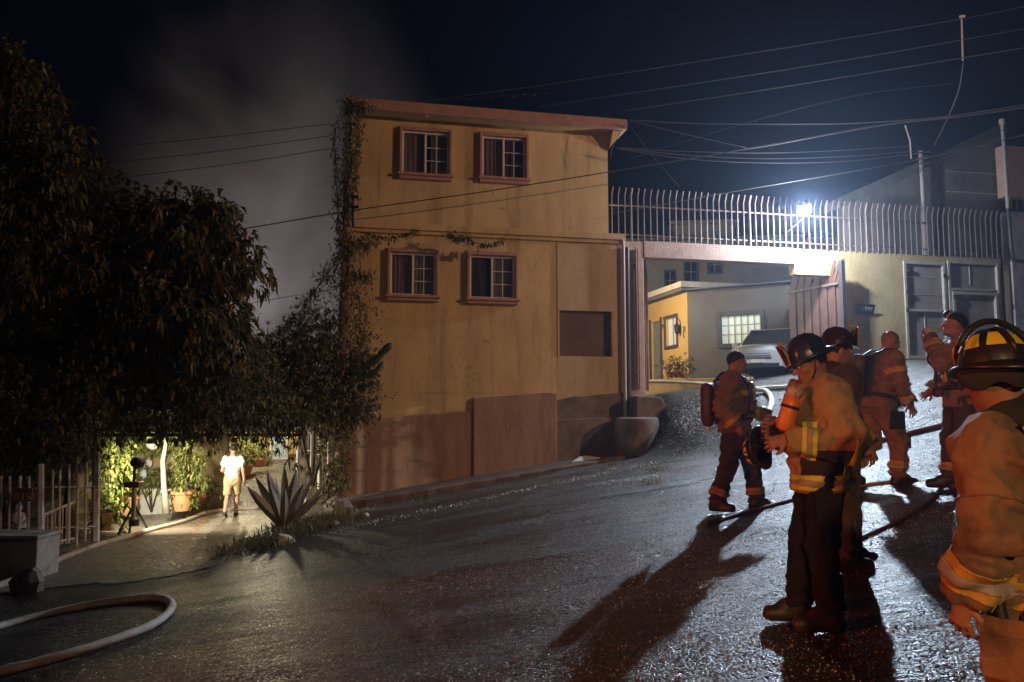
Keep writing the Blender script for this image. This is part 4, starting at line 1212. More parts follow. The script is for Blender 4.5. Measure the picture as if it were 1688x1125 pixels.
def grass_patch(name, label, pts, n, h, mtl, spread=0.15):
    V, T, nv = [], [], 0
    P_ = []
    for (px, py, r) in pts:
        g = gnd(px, py)
        q = RNG.normal(0, r, (n, 2))
        P_.append(np.array([[g.x + a, g.y + b * 1.4, G(g.x + a, g.y + b * 1.4) - .01] for a, b in q]))
    P_ = np.concatenate(P_)
    d = RNG.normal(0, .45, P_.shape) + np.array([0, 0, 1.0])
    v, t = leaf_verts(P_, d, h, h * .11, curl=0.15)
    o = link(name, tri_mesh(name, v, t, mtl)); tag(o, label, None, None, 'stuff')
    return o
grass_patch('grass', 'rough grass and weeds around the agave', [(420, 905, .28), (445, 895, .3), (470, 888, .3), (505, 872, .3), (535, 858, .3), (480, 868, .25)], 380, 0.21, M['leaf_grass'])
grass_patch('weeds', 'dry weeds along the kerb of the ramp', [(1080, 778, .12), (1010, 768, .09), (690, 822, .08), (560, 868, .2), (1070, 800, .1)], 60, 0.14, M['leaf_grass'])

def rock(px, py, sx, sy, sz, label, seed, mt='rock'):
    g = gnd(px, py)
    rs_ = np.random.default_rng(seed)
    mb = MB().ball(g + Vector((0, 0, sz * .45)), sx, sy, sz, n=12)
    ph = rs_.uniform(0, 6, 6)
    for i, p in enumerate(mb.v):
        q = Vector(p) - g
        k = 1 + .16 * math.sin(q.x * 9 / sx * .3 + ph[0]) + .14 * math.sin(q.y * 8 / sx * .3 + q.z * 7 / sx * .3 + ph[1])
        mb.v[i] = tuple(g + q * k)
    o = mb.build('rock', M[mt], smooth=True, sharp=28)
    return tag(o, label, 'rock')
rock(470, 898, .17, .12, .10, 'pale flat rock at the foot of the agave', 1, 'white_stone')
rock(558, 842, .34, .3, .2, 'brown slab of rubble beside the sidewalk end', 2)
rock(602, 852, .07, .06, .05, 'small pale pebble-like rock below the sidewalk', 3, 'white_stone')
rock(549, 868, .12, .1, .08, 'reddish rock in the weeds by the agave', 4)
# stray grit and stones on the road
def stones(name, label, pts, size, mtl):
    """small eight-faced stones, each turned its own way"""
    n = len(pts)
    sz = size[0] + (size[1] - size[0]) * RNG.uniform(0, 1, (n, 1)) ** 2.5
    o6 = np.array([[1, 0, 0], [-1, 0, 0], [0, 1, 0], [0, -1, 0], [0, 0, 1], [0, 0, -1.]])
    q = norm(RNG.normal(size=(n, 4)))
    w, x, y, z = q.T
    Rm = np.stack([1 - 2 * (y * y + z * z), 2 * (x * y - w * z), 2 * (x * z + w * y), 2 * (x * y + w * z), 1 - 2 * (x * x + z * z), 2 * (y * z - w * x), 2 * (x * z - w * y), 2 * (y * z + w * x), 1 - 2 * (x * x + y * y)], 1).reshape(n, 3, 3)
    ext = RNG.uniform(.55, 1.2, (n, 1, 3))
    v = np.einsum('nij,nkj->nki', Rm, o6[None] * ext) * sz[:, :, None]
    v = v + pts[:, None, :] + np.concatenate([np.zeros((n, 2)), sz * .35], 1)[:, None, :]
    t = np.array([[0, 2, 4], [2, 1, 4], [1, 3, 4], [3, 0, 4], [2, 0, 5], [1, 2, 5], [3, 1, 5], [0, 3, 5]])[None] + (np.arange(n) * 6)[:, None, None]
    o = link(name, tri_mesh(name, v.reshape(-1, 3), t.reshape(-1, 3), mtl)); tag(o, label, None, None, 'stuff')
def on_ground(xy): return np.array([[a_, b_, G(a_, b_)] for a_, b_ in xy])
def around(px, py, sx, sy, n):
    c_ = gnd(px, py)
    return np.stack([c_.x + RNG.normal(0, sx, n), c_.y + RNG.normal(0, sy, n)], 1)
grit_m = leaf_mat('road_grit', (.05, .043, .038), (.20, .175, .155), (.42, .39, .36), rough=.35, spec=.5, transl=0)
# grit over the whole road: denser in the worn bands
xy = np.stack([RNG.uniform(-5, 9, 60000), RNG.uniform(3.2, 19, 60000)], 1)
xy = np.concatenate([xy, np.stack([RNG.uniform(-2, 4.5, 14000), RNG.uniform(3, 8, 14000)], 1)])
band = np.sin(xy[:, 1] * 1.9 + .8 * np.sin(xy[:, 0] * .6)) + .7 * np.sin(xy[:, 1] * 4.3 + xy[:, 0] * .5) + .6 * np.sin(xy[:, 0] * 1.7 + xy[:, 1])
dF = (xy - np.array(FB.o)[:2]) @ np.array(FB.N)[:2]
xy = xy[(RNG.uniform(-1.2, 1.6, len(xy)) < band) & (dF > 1.4) & (xy[:, 0] > -4.6 + .12 * (xy[:, 1] - 8))]
stones('gravel', 'fine grit strewn over the wet road', on_ground(xy), (.003, .011), grit_m)
ker = np.concatenate([around(570 + i * 26, 872 - i * 5.6, .35, .16, 60) for i in range(20)])
stones('rubble', 'loose stones and rubble along the kerb', on_ground(ker), (.006, .03), grit_m)
stones('wash_gravel', 'pale washed-out gravel on the ramp beside the block', on_ground(np.concatenate([around(1130, 690, .28, .5, 700), around(1040, 792, .5, .16, 500), around(1180, 700, .5, .8, 500)])), (.006, .028), leaf_mat('washed_gravel', (.16, .145, .13), (.40, .37, .34), (.6, .57, .53), rough=.35, spec=.5, transl=0))

# ================================================================ GARDEN BEHIND THE CLIMBERS
# fence and gate at the far left
def gate_bar(parent, pa, pb, r, mt='white_metal', name='bar'):
    return MB().tube([pa, pb], r, n=6).build(name, M[mt], parent, smooth=True, sharp=50)
lf = thing('garden_fence', gnd(30, 905), 'white-painted bar fence below the climbers with a house number on it', 'fence')
for x in (2, 16, 33, 48):
    gate_bar(lf, at(x, 785, 13.0), at(x - 2, 893, 13.0), 0.022)
for y in (806, 872):
    gate_bar(lf, at(-20, y, 13.02), at(66, y, 13.02), 0.018, name='rail')
gate_bar(lf, at(67, 765, 13.2), at(66, 905, 13.2), 0.055, name='post')
gate_bar(lf, at(159, 716, 15.6), at(157, 893, 15.6), 0.075, name='post')
for x, y0, y1 in ((86, 775, 905), (98, 770, 898), (113, 765, 896), (127, 760, 900), (141, 762, 893)):
    gate_bar(lf, at(x + 1, y0, 14.6), at(x - 1, y1, 14.6), 0.022)
gate_bar(lf, at(68, 804, 14.6), at(158, 802, 15.4), 0.016, name='rail')
gate_bar(lf, at(68, 871, 14.6), at(158, 868, 15.4), 0.016, name='rail')
gl = thing('garden_gate_leaf', gnd(95, 915), 'open white bar gate leaf with a slanting top rail', 'gate')
gate_bar(gl, at(72, 849, 13.4), at(122, 828, 15.8), 0.026, name='top_rail')
gate_bar(gl, at(72, 849, 13.4), at(71, 905, 13.4), 0.026, name='stile')
for i in range(1, 8):
    u = i / 8; Y = 13.4 + 2.4 * u
    gate_bar(gl, at(72 + 50 * u, 849 - 21 * u, Y), at(71 + 50 * u, 905 - 12 * u, Y), 0.014)
gate_bar(gl, at(72, 898, 13.4), at(122, 888, 15.8), 0.02, name='bottom_rail')
# number on the fence
sg = thing('house_number', at(37, 826, 12.9), 'worn brass house number hanging on the garden fence', 'house number')
cu = bpy.data.curves.new('digits', 'FONT'); cu.body = '28350'; cu.size = 0.16; cu.extrude = 0.008; cu.align_x = 'CENTER'
cu.materials.append(mat('worn_brass', (0.50, 0.30, 0.10), (0.3, 0.17, 0.06), scale=20, rough=0.45, metallic=0.3))
tmp = bpy.data.objects.new('digits_tmp', cu); COL.objects.link(tmp); bpy.context.view_layer.update()
dm = bpy.data.meshes.new_from_object(tmp.evaluated_get(bpy.context.evaluated_depsgraph_get())); bpy.data.objects.remove(tmp)
to = link('digits', dm, sg); to.rotation_euler = (R(90), 0, R(4)); to.location = (0, -.03, 0.01)
a, b = at(21, 827, 12.93), at(53, 805, 12.93)
MB().box(a.x, b.x, a.y, a.y + .02, a.z, b.z).build('plate', M['wood_pole'], sg)
# white low wall with a boulder
wbase = gnd(30, 955)
a = at(-60, 955, 11.9); b = at(62, 890, 11.9)
o = MB().box(a.x, b.x, 11.9, 12.5, -1.6, b.z).box(a.x, b.x + .02, 11.87, 12.53, b.z + .001, b.z + .06).build('low_wall', M['low_wall'], None, bevel=0.02)
tag(o, 'low whitewashed wall at the left edge below the garden fence', 'low wall')
rock(44, 975, .20, .16, .26, 'dark rounded boulder against the low whitewashed wall', 9)
# statue behind the fence
st = thing('statue', at(27, 892, 13.5), 'pale robed garden statue behind the bar fence', 'statue')
c = at(27, 890, 13.5)
MB().lathe([(0.2, -.3), (0.2, 0), (0.17, 0.02), (0.15, 0.2), (0.12, 0.34), (0.10, 0.42), (0.045, 0.46)], c, n=16).build('robe', M['white_stone'], st, smooth=True, sharp=40)
MB().ball(c + Vector((0, 0, .52)), .062, .07, .08).build('hood', M['white_stone'], st, smooth=True)
MB().tube([c + Vector((-.11, -.02, .36)), c + Vector((-.07, -.14, .25)), c + Vector((0.01, -.15, .30))], [.035, .03, .022], n=8).tube([c + Vector((.11, -.02, .36)), c + Vector((.07, -.14, .25)), c + Vector((0.0, -.15, .31))], [.035, .03, .022], n=8).build('arms', M['white_stone'], st, smooth=True)

# pergola roof: corrugated sheets on a beam
pg = thing('pergola', at(300, 880, 16.5), 'low corrugated pergola roof over the garden path', 'pergola')
a = at(150, 716, 16.4); b = at(505, 713, 16.4)
MB().box(a.x, b.x, 16.36, 16.44, a.z - .05, a.z + .02).build('beam', M['pipe_dark'], pg)
n = 30
for i in range(8):
    x0 = a.x + (b.x - a.x) * i / 8; x1 = a.x + (b.x - a.x) * (i + 1) / 8 - .015
    vs, fs = [], []
    for k in range(25):
        xx = x0 + (x1 - x0) * k / 24; zz = a.z + .06 + .025 * math.sin(k * math.pi / 2)
        for (yy, dz) in ((16.2, 0), (24.5, .75)):
            vs += [(xx, yy, zz + dz), (xx, yy, zz + dz + .006)]
    for k in range(24):
        p = k * 4
        fs += [(p, p + 4, p + 6, p + 2), (p + 1, p + 3, p + 7, p + 5), (p, p + 1, p + 5, p + 4), (p + 2, p + 6, p + 7, p + 3)]
    MB().add(vs, fs).build('roof_sheet', M['pipe_pale'], pg, smooth=True, sharp=40)
for x, Y in ((505, 18.5), (490, 18.3)):
    g = at(x, 800, Y)
    MB().tube([Vector((g.x, Y, -1.2)), Vector((g.x, Y, a.z + .3))], 0.04, n=8).build('post', M['white_metal'], pg, smooth=True)

# right-hand garden gate beside the shrub
rg_ = thing('garden_gate', at(515, 800, 18.4), 'white grid-barred garden gate beside the flowering shrub', 'gate')
for x, r in ((494, .04), (513, .018), (528, .06), (541, .02)):
    gate_bar(rg_, at(x + 1, 676, 18.4), at(x - 1, 806, 18.4), r)
for y in (714, 743, 774):
    gate_bar(rg_, at(494, y, 18.38), at(543, y, 18.38), 0.016, name='rail')

# back walls of the garden
o = MB().obox(at(245, 770, 21.2) + Vector((0, .2, 0)), Vector((1.9, .25, 0)), Vector((-.02, .12, 0)), Vector((0, 0, 1.5))).build('garden_wall', mat('ochre_wall', (0.40, 0.31, 0.15), (0.30, 0.23, 0.11), scale=3, rough=.9, bump=.4, bscale=14))
tag(o, 'ochre wall hung with pots and masks behind the tripod lamp', 'wall')
yl = mat('garden_yellow_wall', (0.62, 0.45, 0.15), (0.52, 0.36, 0.11), scale=3, rough=.85, bump=.3)
gwl = thing('garden_back_wall', at(440, 770, 29), 'yellow slatted wall at the far end of the garden path', 'wall')
for i in range(14):
    x0 = at(372 + i * 8.6, 740, 29)
    MB().box(x0.x, x0.x + .175, 29 + .02 * (i % 2), 29.15, -.6, 1.55).build('board', yl, gwl)
o = MB().box(at(330, 740, 30).x, at(575, 740, 30).x, 30, 30.2, -.6, 1.9).build('rear_wall', mat('dark_rear_wall', (0.16, 0.12, 0.08), (0.11, 0.08, 0.06), scale=2, rough=.9)); tag(o, 'dark wall closing off the garden path', 'wall')
# car glass at the far end, its bluish reflection put into the pane's colour
gp = thing('glass_panel', at(458, 760, 27.5), 'glass panel with a painted bluish glint at the end of the garden path', 'glass panel')
a = at(447, 755, 27.5); b = at(473, 718, 27.5)
MB().box(a.x, b.x, 27.5, 27.52, a.z, b.z).build('pane', mat('blue_glint_glass', (0.20, 0.28, 0.36), (0.45, 0.55, 0.62), scale=2.2, rough=0.15, spec=.8), gp)
MB().box(a.x - .05, a.x, 27.46, 27.56, a.z - .6, b.z).build('stile', M['white_metal'], gp)
MB().box(b.x, b.x + .05, 27.46, 27.56, a.z - .6, b.z).build('stile', M['white_metal'], gp)
MB().box(a.x, b.x, 27.47, 27.55, a.z - .05, a.z - .001).build('rail', M['white_metal'], gp)

# whitewashed planter, tree with white trunk
pl = thing('planter', gnd(258, 848), 'whitewashed masonry planter behind the tripod lamp', 'planter')
a = gnd(228, 850); b = gnd(292, 845)
MB().box(a.x, b.x, a.y, a.y + .8, -1.2, at(260, 806, a.y).z).build('body', M['white_stone'], pl, bevel=.03)
MB().box(a.x + .06, b.x - .06, a.y + .06, a.y + .74, at(260, 806, a.y).z + .001, at(260, 804, a.y).z + .02).build('soil', M['dirt'], pl)
wt = thing('tree', at(272, 845, 18.6), 'slim white-painted trunk rising from the planter', 'tree')
MB().tube([at(274, 846, 18.5), at(270, 800, 18.5), at(268, 760, 18.5), at(274, 728, 18.5), at(263, 705, 18.5)], [.085, .06, .05, .04, .03], n=10).build('trunk', mat('limewashed_bark', (.42, .38, .30), (.3, .27, .2), scale=9, rough=.9, bump=.5), wt, smooth=True)
o = link('crown', crown_mesh('crown', [blob(262, 705, 18.5, 26, 14), blob(290, 715, 18.5, 22, 14)], 30, .13, .06, M['leaf_bright'], wt.location, per=6), wt); o['kind'] = 'stuff'

def pot(px, py, Y, r, h, label, leafs=None, mt='terracotta', plant='potted_plant', lf='leaf_bright', size=.13, dens=30, ground=True, sub=None):
    g = at(px, py, Y)
    root = thing(plant, g, label, 'potted plant' if leafs else 'pot')
    MB().lathe([(r * .68, 0), (r * .95, h * .84), (r * 1.08, h * .85), (r * 1.08, h), (r * .92, h), (r * .88, h * .8)], g, n=18).build('pot', M[mt], root, smooth=True, sharp=30)
    MB().lathe([(r * .86, h * .82), (r * .3, h * .86)], g, n=12).build('soil', M['dirt'], root, smooth=True)
    if leafs:
        o = link('foliage', crown_mesh('foliage', leafs, dens, size, size * .42, M[lf], g, per=7, droop=.2, inner=.35), root); o['kind'] = 'stuff'
        mb = MB()
        for c, r_ in leafs: mb.tube([g + Vector((0, 0, h * .8)), (g + Vector(c)) / 2 + Vector((.03, 0, .1)), Vector(c)], [.02, .014, .006], n=5)
        mb.build('stem', M['bark'], root)
    return root
pot(211, 848, 19.2, .24, .42, 'terracotta pot with a leafy plant behind the tripod lamp', [blob(208, 800, 19.2, 20, 18)])
pot(299, 842, 19.0, .28, .46, 'terracotta pot with a tall bright plant right of the white trunk', [blob(302, 790, 19, 18, 26), blob(310, 755, 19, 20, 22), blob(298, 728, 19.1, 18, 18), blob(318, 775, 19, 14, 16), blob(305, 815, 19, 22, 10)])
pot(357, 812, 22.5, .36, .5, 'wide terracotta pot behind the walking man', [blob(352, 770, 22.5, 16, 26), blob(340, 735, 22.5, 18, 26)], lf='leaf_vine')
pot(326, 830, 20.3, .26, .34, 'squat terracotta pot with dark trailing plant', [blob(330, 802, 20.3, 20, 14), blob(345, 815, 20.3, 14, 10)], lf='leaf_vine')
pot(428, 776, 26.5, .30, .42, 'red terracotta pot with orange-tinged shrub at the end of the path', [blob(430, 745, 26.5, 22, 14), blob(412, 735, 26.5, 18, 16)])
pot(398, 790, 25.0, .34, .42, 'terracotta pot with a yellow-green shrub by the slatted wall', [blob(402, 748, 25.2, 18, 18), blob(386, 722, 25.2, 14, 14)])
pot(168, 874, 16.6, .22, .36, 'terracotta pot with long grassy leaves by the gate post', [blob(178, 846, 16.6, 18, 18)], lf='leaf_bright', size=.3, dens=14)
for i, (bl_, lab) in enumerate((([blob(180, 770, 17.4, 20, 28), blob(176, 815, 17.2, 18, 26), blob(195, 738, 17.6, 24, 18), blob(172, 735, 17.6, 18, 22)], 'bright leafy bush beside the garden post'),
                                ([blob(235, 728, 20.2, 30, 14), blob(285, 722, 20.2, 28, 14), blob(250, 790, 20.3, 22, 12), blob(222, 785, 20.3, 12, 14)], 'bright foliage along the ochre wall'),
                                ([blob(345, 745, 24, 22, 30), blob(365, 730, 24, 18, 22)], 'dim climbing bush left of the slatted wall'))):
    g = at(180, 872, 17.4) if i == 0 else (at(250, 838, 20.3) if i == 1 else at(350, 800, 24))
    root = thing('shrub', g, lab, 'shrub')
    o = link('foliage', crown_mesh('foliage', bl_, 52, .13, .06, M['leaf_bright' if i < 2 else 'leaf_vine'], g, per=7, droop=.25, inner=.4), root); o['kind'] = 'stuff'
    mb = MB()
    for c, r_ in bl_: mb.tube([g - Vector((0, 0, .1)), (g + Vector(c)) / 2, Vector(c)], [.025, .016, .007], n=5)
    mb.build('stem', M['bark'], root)
# hanging pots and ornaments on the ochre wall
def ornament(name, label, cat, px, py, Y, r, mt, shape):
    c = at(px, py, Y)
    if shape == 'bowl':
        mb = MB().lathe([(r * .25, -r * .75), (r * .75, -r * .45), (r, 0.0), (r * 1.05, .02), (r * .9, .0), (r * .5, -r * .4)], c, n=16)
    elif shape == 'mask':
        mb = MB().ball(c, r * .8, r * .35, r)
        mb.ball(c + Vector((0, -r * .33, -.05 * r)), r * .13, r * .16, r * .25, n=8)
    else:
        mb = MB().lathe([(r * .4, -r), (r * .95, -r * .3), (r * .8, r * .5), (r * .45, r * .8), (r * .55, r)], c, n=14)
    o = mb.build(name, M[mt], smooth=True, sharp=45)
    return tag(o, label, cat)
M['redpot'] = mat('red_glaze', (0.55, 0.13, 0.04), rough=.4)
M['orangepot'] = mat('orange_clay', (0.62, 0.30, 0.12), rough=.7)
M['paleblue'] = mat('pale_blue_glaze', (0.45, 0.52, 0.55), rough=.4)
ornament('hanging_bowl', 'white hanging bowl under the pergola left of the white trunk', 'bowl', 252, 733, 19.4, .17, 'white_stone', 'bowl')
ornament('wall_mask', 'pale mask on the ochre wall beside the lamp head', 'mask', 245, 764, 20.7, .12, 'white_stone', 'mask')
ornament('wall_pot', 'bright red pot hanging left of the lamp pole', 'pot', 208, 768, 20.4, .11, 'redpot', 'pot')
ornament('wall_pot', 'orange clay pot hanging below the red one', 'pot', 214, 785, 20.4, .12, 'orangepot', 'pot')
ornament('wall_mask', 'grey mask hung above the red pot', 'mask', 211, 752, 20.5, .12, 'paleblue', 'mask')
ornament('wall_pot', 'pale blue jug on the shelf right of the lamp pole', 'jug', 237, 782, 20.4, .12, 'paleblue', 'pot')
ornament('wall_mask', 'terracotta mask at the top of the ochre wall', 'mask', 225, 738, 20.6, .10, 'orangepot', 'mask')
# tripod work lamp: the lamp that lights the garden
tb = gnd(221, 884)
tp = thing('tripod_lamp', tb, 'work lamp on a black tripod stand at the garden entrance', 'work lamp')
Yt = tb.y
hub = at(221, 836, Yt); head = at(228, 763, Yt)
for (x, y, dy) in ((194, 882, -.05), (246, 877, .1), (212, 884, -.35)):
    MB().tube([hub + Vector((0, 0, .05)), gnd(x, y) * 1.0], [.028, .022], n=8).build('leg', M['black'], tp, smooth=True)
MB().tube([hub - Vector((0, 0, .35)), at(221, 800, Yt)], .045, n=10).build('lower_tube', M['steel'], tp, smooth=True, sharp=50)
MB().tube([at(221, 803, Yt), at(222, 755, Yt)], .028, n=10).build('mast', M['black'], tp, smooth=True, sharp=50)
MB().lathe([(.1, -.06), (.1, .06)], at(221, 862, Yt) , n=12).build('battery', M['black'], tp, smooth=True, sharp=40)
MB().obox(at(220, 799, Yt), (.16, 0, 0), (0, .09, 0), (0, 0, .06)).build('control_box', M['gate_metal'], tp, bevel=.02)
MB().tube([at(213, 803, Yt), at(231, 799, Yt)], .03, n=8).build('clamp', M['black'], tp, smooth=True)
ld = Vector((.30, .93, -.16)).normalized(); lx = ld.cross(Vector((0, 0, 1))).normalized(); lu = lx.cross(ld)
MB().lathe([(.05, -.16), (.10, -.12), (.135, 0), (.14, .03)], head, n=18, axis=ld).build('lamp_head', M['black'], tp, smooth=True, sharp=40)
MB().lathe([(.125, .031), (.0, .036)], head, n=18, axis=ld, caps=False).build('lamp_lens', mat('work_lens', (1, 1, 1), emit=(1.0, .95, .78), estr=30), tp)
lamp('added_garden_light', 'POINT', (-8.6, 25.6, 1.9), 420, (1.0, .86, .55), shadow_soft_size=.08)  # unseen point light added to brighten the dark far end of the garden
lamp('tripod_lamp_light', 'SPOT', head + ld * .06, 1050, (1.0, 0.93, 0.72), target=head + ld, spot_size=R(172), spot_blend=.35, shadow_soft_size=.09)

# ================================================================ PEOPLE
def cap(P, a, b, ra, rb, flat_end=False):
    a = np.asarray(a, float); b = np.asarray(b, float)
    ab = b - a; L2 = max(float(ab @ ab), 1e-9)
    t0 = (P - a) @ ab / L2
    t = np.clip(t0, 0, 1)
    d = np.linalg.norm(P - a - t[:, None] * ab, axis=1) - (ra + (rb - ra) * t)
    if flat_end:
        d = np.maximum(d, (t0 - 1) * math.sqrt(L2))
    return d

def ecap(P, a, b, ra, rb, side, ks):
    """tapered capsule, wider by ks along the direction side"""
    a = np.asarray(a, float); b = np.asarray(b, float); side = np.asarray(side, float)
    ab = b - a; L2 = max(float(ab @ ab), 1e-9)
    t = np.clip((P - a) @ ab / L2, 0, 1)
    q = P - a - t[:, None] * ab
    qs = q @ side
    q = q + side * (qs * (1 / ks - 1))[:, None]
    return (np.linalg.norm(q, axis=1) - (ra + (rb - ra) * t))

def ell(P, c, r):
    q = P - np.asarray(c, float); r = np.asarray(r, float)
    k0 = np.linalg.norm(q / r, axis=1); k1 = np.linalg.norm(q / (r * r), axis=1)
    return k0 * (k0 - 1) / np.maximum(k1, 1e-6)

def smin(a, b, k):
    h = np.clip(0.5 + 0.5 * (b - a) / k, 0, 1)
    return b + (a - b) * h - k * h * (1 - h)

def smax(a, b, k): return -smin(-a, -b, k)

def surface(f, lo, hi, h):
    """surface nets over a signed distance field, evaluated only near the surface"""
    lo = np.asarray(lo, float); hi = np.asarray(hi, float)
    B = 4
    nb = np.ceil((hi - lo) / (h * B)).astype(int) + 1
    n = nb * B
    g = np.stack(np.meshgrid(*[np.arange(k) for k in nb], indexing='ij'), -1).reshape(-1, 3)
    cen = lo + (g * B + (B - 1) / 2) * h
    dc = f(cen)
    V = np.repeat(np.repeat(np.repeat(dc.reshape(nb).astype(np.float32), B, 0), B, 1), B, 2)
    act = g[np.abs(dc) < h * B * 0.866 * 2.2 + 0.02]
    off = np.stack(np.meshgrid(*[np.arange(B)] * 3, indexing='ij'), -1).reshape(-1, 3)
    idx = (act[:, None, :] * B + off[None]).reshape(-1, 3)
    val = np.concatenate([f(lo + c * h) for c in np.array_split(idx, max(1, len(idx) // 200000))])
    V[idx[:, 0], idx[:, 1], idx[:, 2]] = val
    S = V < 0
    cnt = np.zeros(np.array(V.shape) - 1, np.int8)
    for i in (0, 1):
        for j in (0, 1):
            for k in (0, 1):
                cnt += S[i:V.shape[0] - 1 + i, j:V.shape[1] - 1 + j, k:V.shape[2] - 1 + k]
    cells = np.argwhere((cnt > 0) & (cnt < 8))
    imap = -np.ones(cnt.shape, np.int32)
    imap[cells[:, 0], cells[:, 1], cells[:, 2]] = np.arange(len(cells))
    acc = np.zeros((len(cells), 3)); num = np.zeros(len(cells))
    corners = [(i, j, k) for i in (0, 1) for j in (0, 1) for k in (0, 1)]
    for a in corners:
        for ax in range(3):
            if a[ax]: continue
            b = list(a); b[ax] = 1
            va = V[cells[:, 0] + a[0], cells[:, 1] + a[1], cells[:, 2] + a[2]]
            vb = V[cells[:, 0] + b[0], cells[:, 1] + b[1], cells[:, 2] + b[2]]
            m = (va < 0) != (vb < 0)
            t = np.where(m, va / np.where(m, va - vb, 1), 0)
            p = np.tile(np.array(a, float), (len(cells), 1)); p[:, ax] += t
            acc += p * m[:, None]; num += m
    verts = lo + (cells + acc / np.maximum(num, 1)[:, None]) * h
    quads = []
    for ax in range(3):
        u, w = [(1, 2), (2, 0), (0, 1)][ax]
        sl0 = [slice(None)] * 3; sl1 = [slice(None)] * 3
        sl0[ax] = slice(0, -1); sl1[ax] = slice(1, None)
        d = S[tuple(sl0)] != S[tuple(sl1)]
        e = np.argwhere(d)
        e = e[(e[:, u] > 0) & (e[:, w] > 0) & (e[:, u] < cnt.shape[u]) & (e[:, w] < cnt.shape[w])]
        def at_(du, dw):
            q = e.copy(); q[:, u] -= du; q[:, w] -= dw
            return imap[q[:, 0], q[:, 1], q[:, 2]]
        q = np.stack([at_(1, 1), at_(0, 1), at_(0, 0), at_(1, 0)], 1)
        inside = S[e[:, 0], e[:, 1], e[:, 2]]
        q[~inside] = q[~inside][:, ::-1]
        quads.append(q[(q >= 0).all(1)])
    return verts, np.concatenate(quads)

def fold_noise(P, seed, amp):
    r = np.random.default_rng(seed)
    out = np.zeros(len(P))
    W = P + 0.035 * np.sin(P[:, [1, 2, 0]] * 11 + r.uniform(0, 6, 3)) + 0.02 * np.sin(P[:, [2, 0, 1]] * 23 + r.uniform(0, 6, 3))
    for i in range(5):
        d = r.normal(size=3); d /= np.linalg.norm(d)
        fq = r.uniform(18, 46)
        out += (np.abs(np.sin(W @ d * fq + r.uniform(0, 6))) - 0.6) * (26 / fq)
    return out * amp * 0.62

def rotz(a): return np.array([[math.cos(a), -math.sin(a), 0], [math.sin(a), math.cos(a), 0], [0, 0, 1]])
def rotx(a): return np.array([[1, 0, 0], [0, math.cos(a), -math.sin(a)], [0, math.sin(a), math.cos(a)]])
def roty(a): return np.array([[math.cos(a), 0, math.sin(a)], [0, 1, 0], [-math.sin(a), 0, math.cos(a)]])

M['skin'] = mat('skin', (0.36, 0.19, 0.12), (0.30, 0.15, 0.09), scale=14, rough=0.5, bump=0.1, bscale=120)
M['skin_tan'] = mat('tan_skin', (0.46, 0.26, 0.17), (0.40, 0.22, 0.14), scale=14, rough=0.5)
M['hair'] = mat('black_hair', (0.010, 0.008, 0.007), (0.022, 0.016, 0.013), scale=40, rough=0.45, bump=0.8, bscale=140, stretch=(1, 1, .4))
def cloth(name, a, b, s=4): return mat(name, a, b, scale=s, rough=0.85, bump=0.45, bscale=110, sheen=0.15, stain=(0.030, 0.022, 0.017), stain_scale=4.0, stain_amt=0.8, bdist=.006, coord='obj', bump2=.40, bscale2=7.0, bdist2=.05)
M['gear_tan'] = cloth('tan_turnout_cloth', (0.42, 0.285, 0.13), (0.33, 0.22, 0.10))
M['gear_brown'] = cloth('brown_turnout_cloth', (0.23, 0.125, 0.062), (0.15, 0.082, 0.045))
M['gear_rust'] = cloth('rust_turnout_cloth', (0.29, 0.165, 0.082), (0.21, 0.118, 0.06))
M['gear_dark'] = cloth('dark_turnout_cloth', (0.075, 0.052, 0.04), (0.045, 0.032, 0.026))
M['navy'] = mat('navy_trouser_cloth', (0.010, 0.011, 0.019), (0.007, 0.0075, 0.012), scale=5, rough=0.9, bump=0.4, bscale=110, bdist=.006, coord='obj', bump2=.4, bscale2=7.0, bdist2=.05)
M['patch_black'] = cloth('black_pocket_cloth', (0.030, 0.026, 0.024), (0.018, 0.016, 0.015))
M['lime'] = mat('lime_reflective', (0.72, 0.74, 0.08), (0.62, 0.62, 0.07), scale=9, rough=0.5, bump=.2, bscale=90, stain=(.2, .16, .04), stain_scale=5, stain_amt=.5)
M['amber'] = mat('amber_reflective', (0.62, 0.38, 0.05), (0.5, 0.29, 0.04), scale=9, rough=0.5, bump=.2, bscale=90, stain=(.2, .12, .04), stain_scale=5, stain_amt=.5)
M['silver'] = mat('silver_tape', (0.40, 0.36, 0.32), (0.3, 0.26, 0.23), scale=12, rough=0.45)
M['boot'] = mat('boot_leather', (0.030, 0.020, 0.015), (0.05, 0.03, 0.022), scale=9, rough=0.4, bump=.2)
M['helm_blue'] = mat('blue_black_helmet', (0.018, 0.026, 0.075), (0.030, 0.040, 0.095), scale=6, rough=0.28, spec=.6, coat=.4)
M['helm_maroon'] = mat('maroon_leather', (0.10, 0.018, 0.014), (0.06, 0.012, 0.010), scale=8, rough=0.35, bump=.3, bscale=40)
M['helm_dark'] = mat('dark_red_helmet', (0.045, 0.012, 0.012), (0.03, 0.010, 0.010), scale=6, rough=0.22, spec=.6, coat=.5)
M['helm_black'] = mat('black_helmet', (0.016, 0.013, 0.012), (0.026, 0.02, 0.017), scale=6, rough=0.36, spec=.5)
M['yellow_patch'] = mat('yellow_reflective_patch', (0.78, 0.62, 0.03), (0.7, 0.52, 0.03), scale=12, rough=0.45)
M['glove'] = mat('black_glove', (0.022, 0.02, 0.019), (0.035, 0.03, 0.028), scale=12, rough=0.7, bump=.3, bscale=60)
M['eye'] = mat('eye_white', (0.6, 0.56, 0.52), rough=0.15)
M['cyl_orange'] = mat('orange_cylinder', (0.85, 0.26, 0.03), (0.75, 0.2, 0.02), scale=6, rough=0.35)
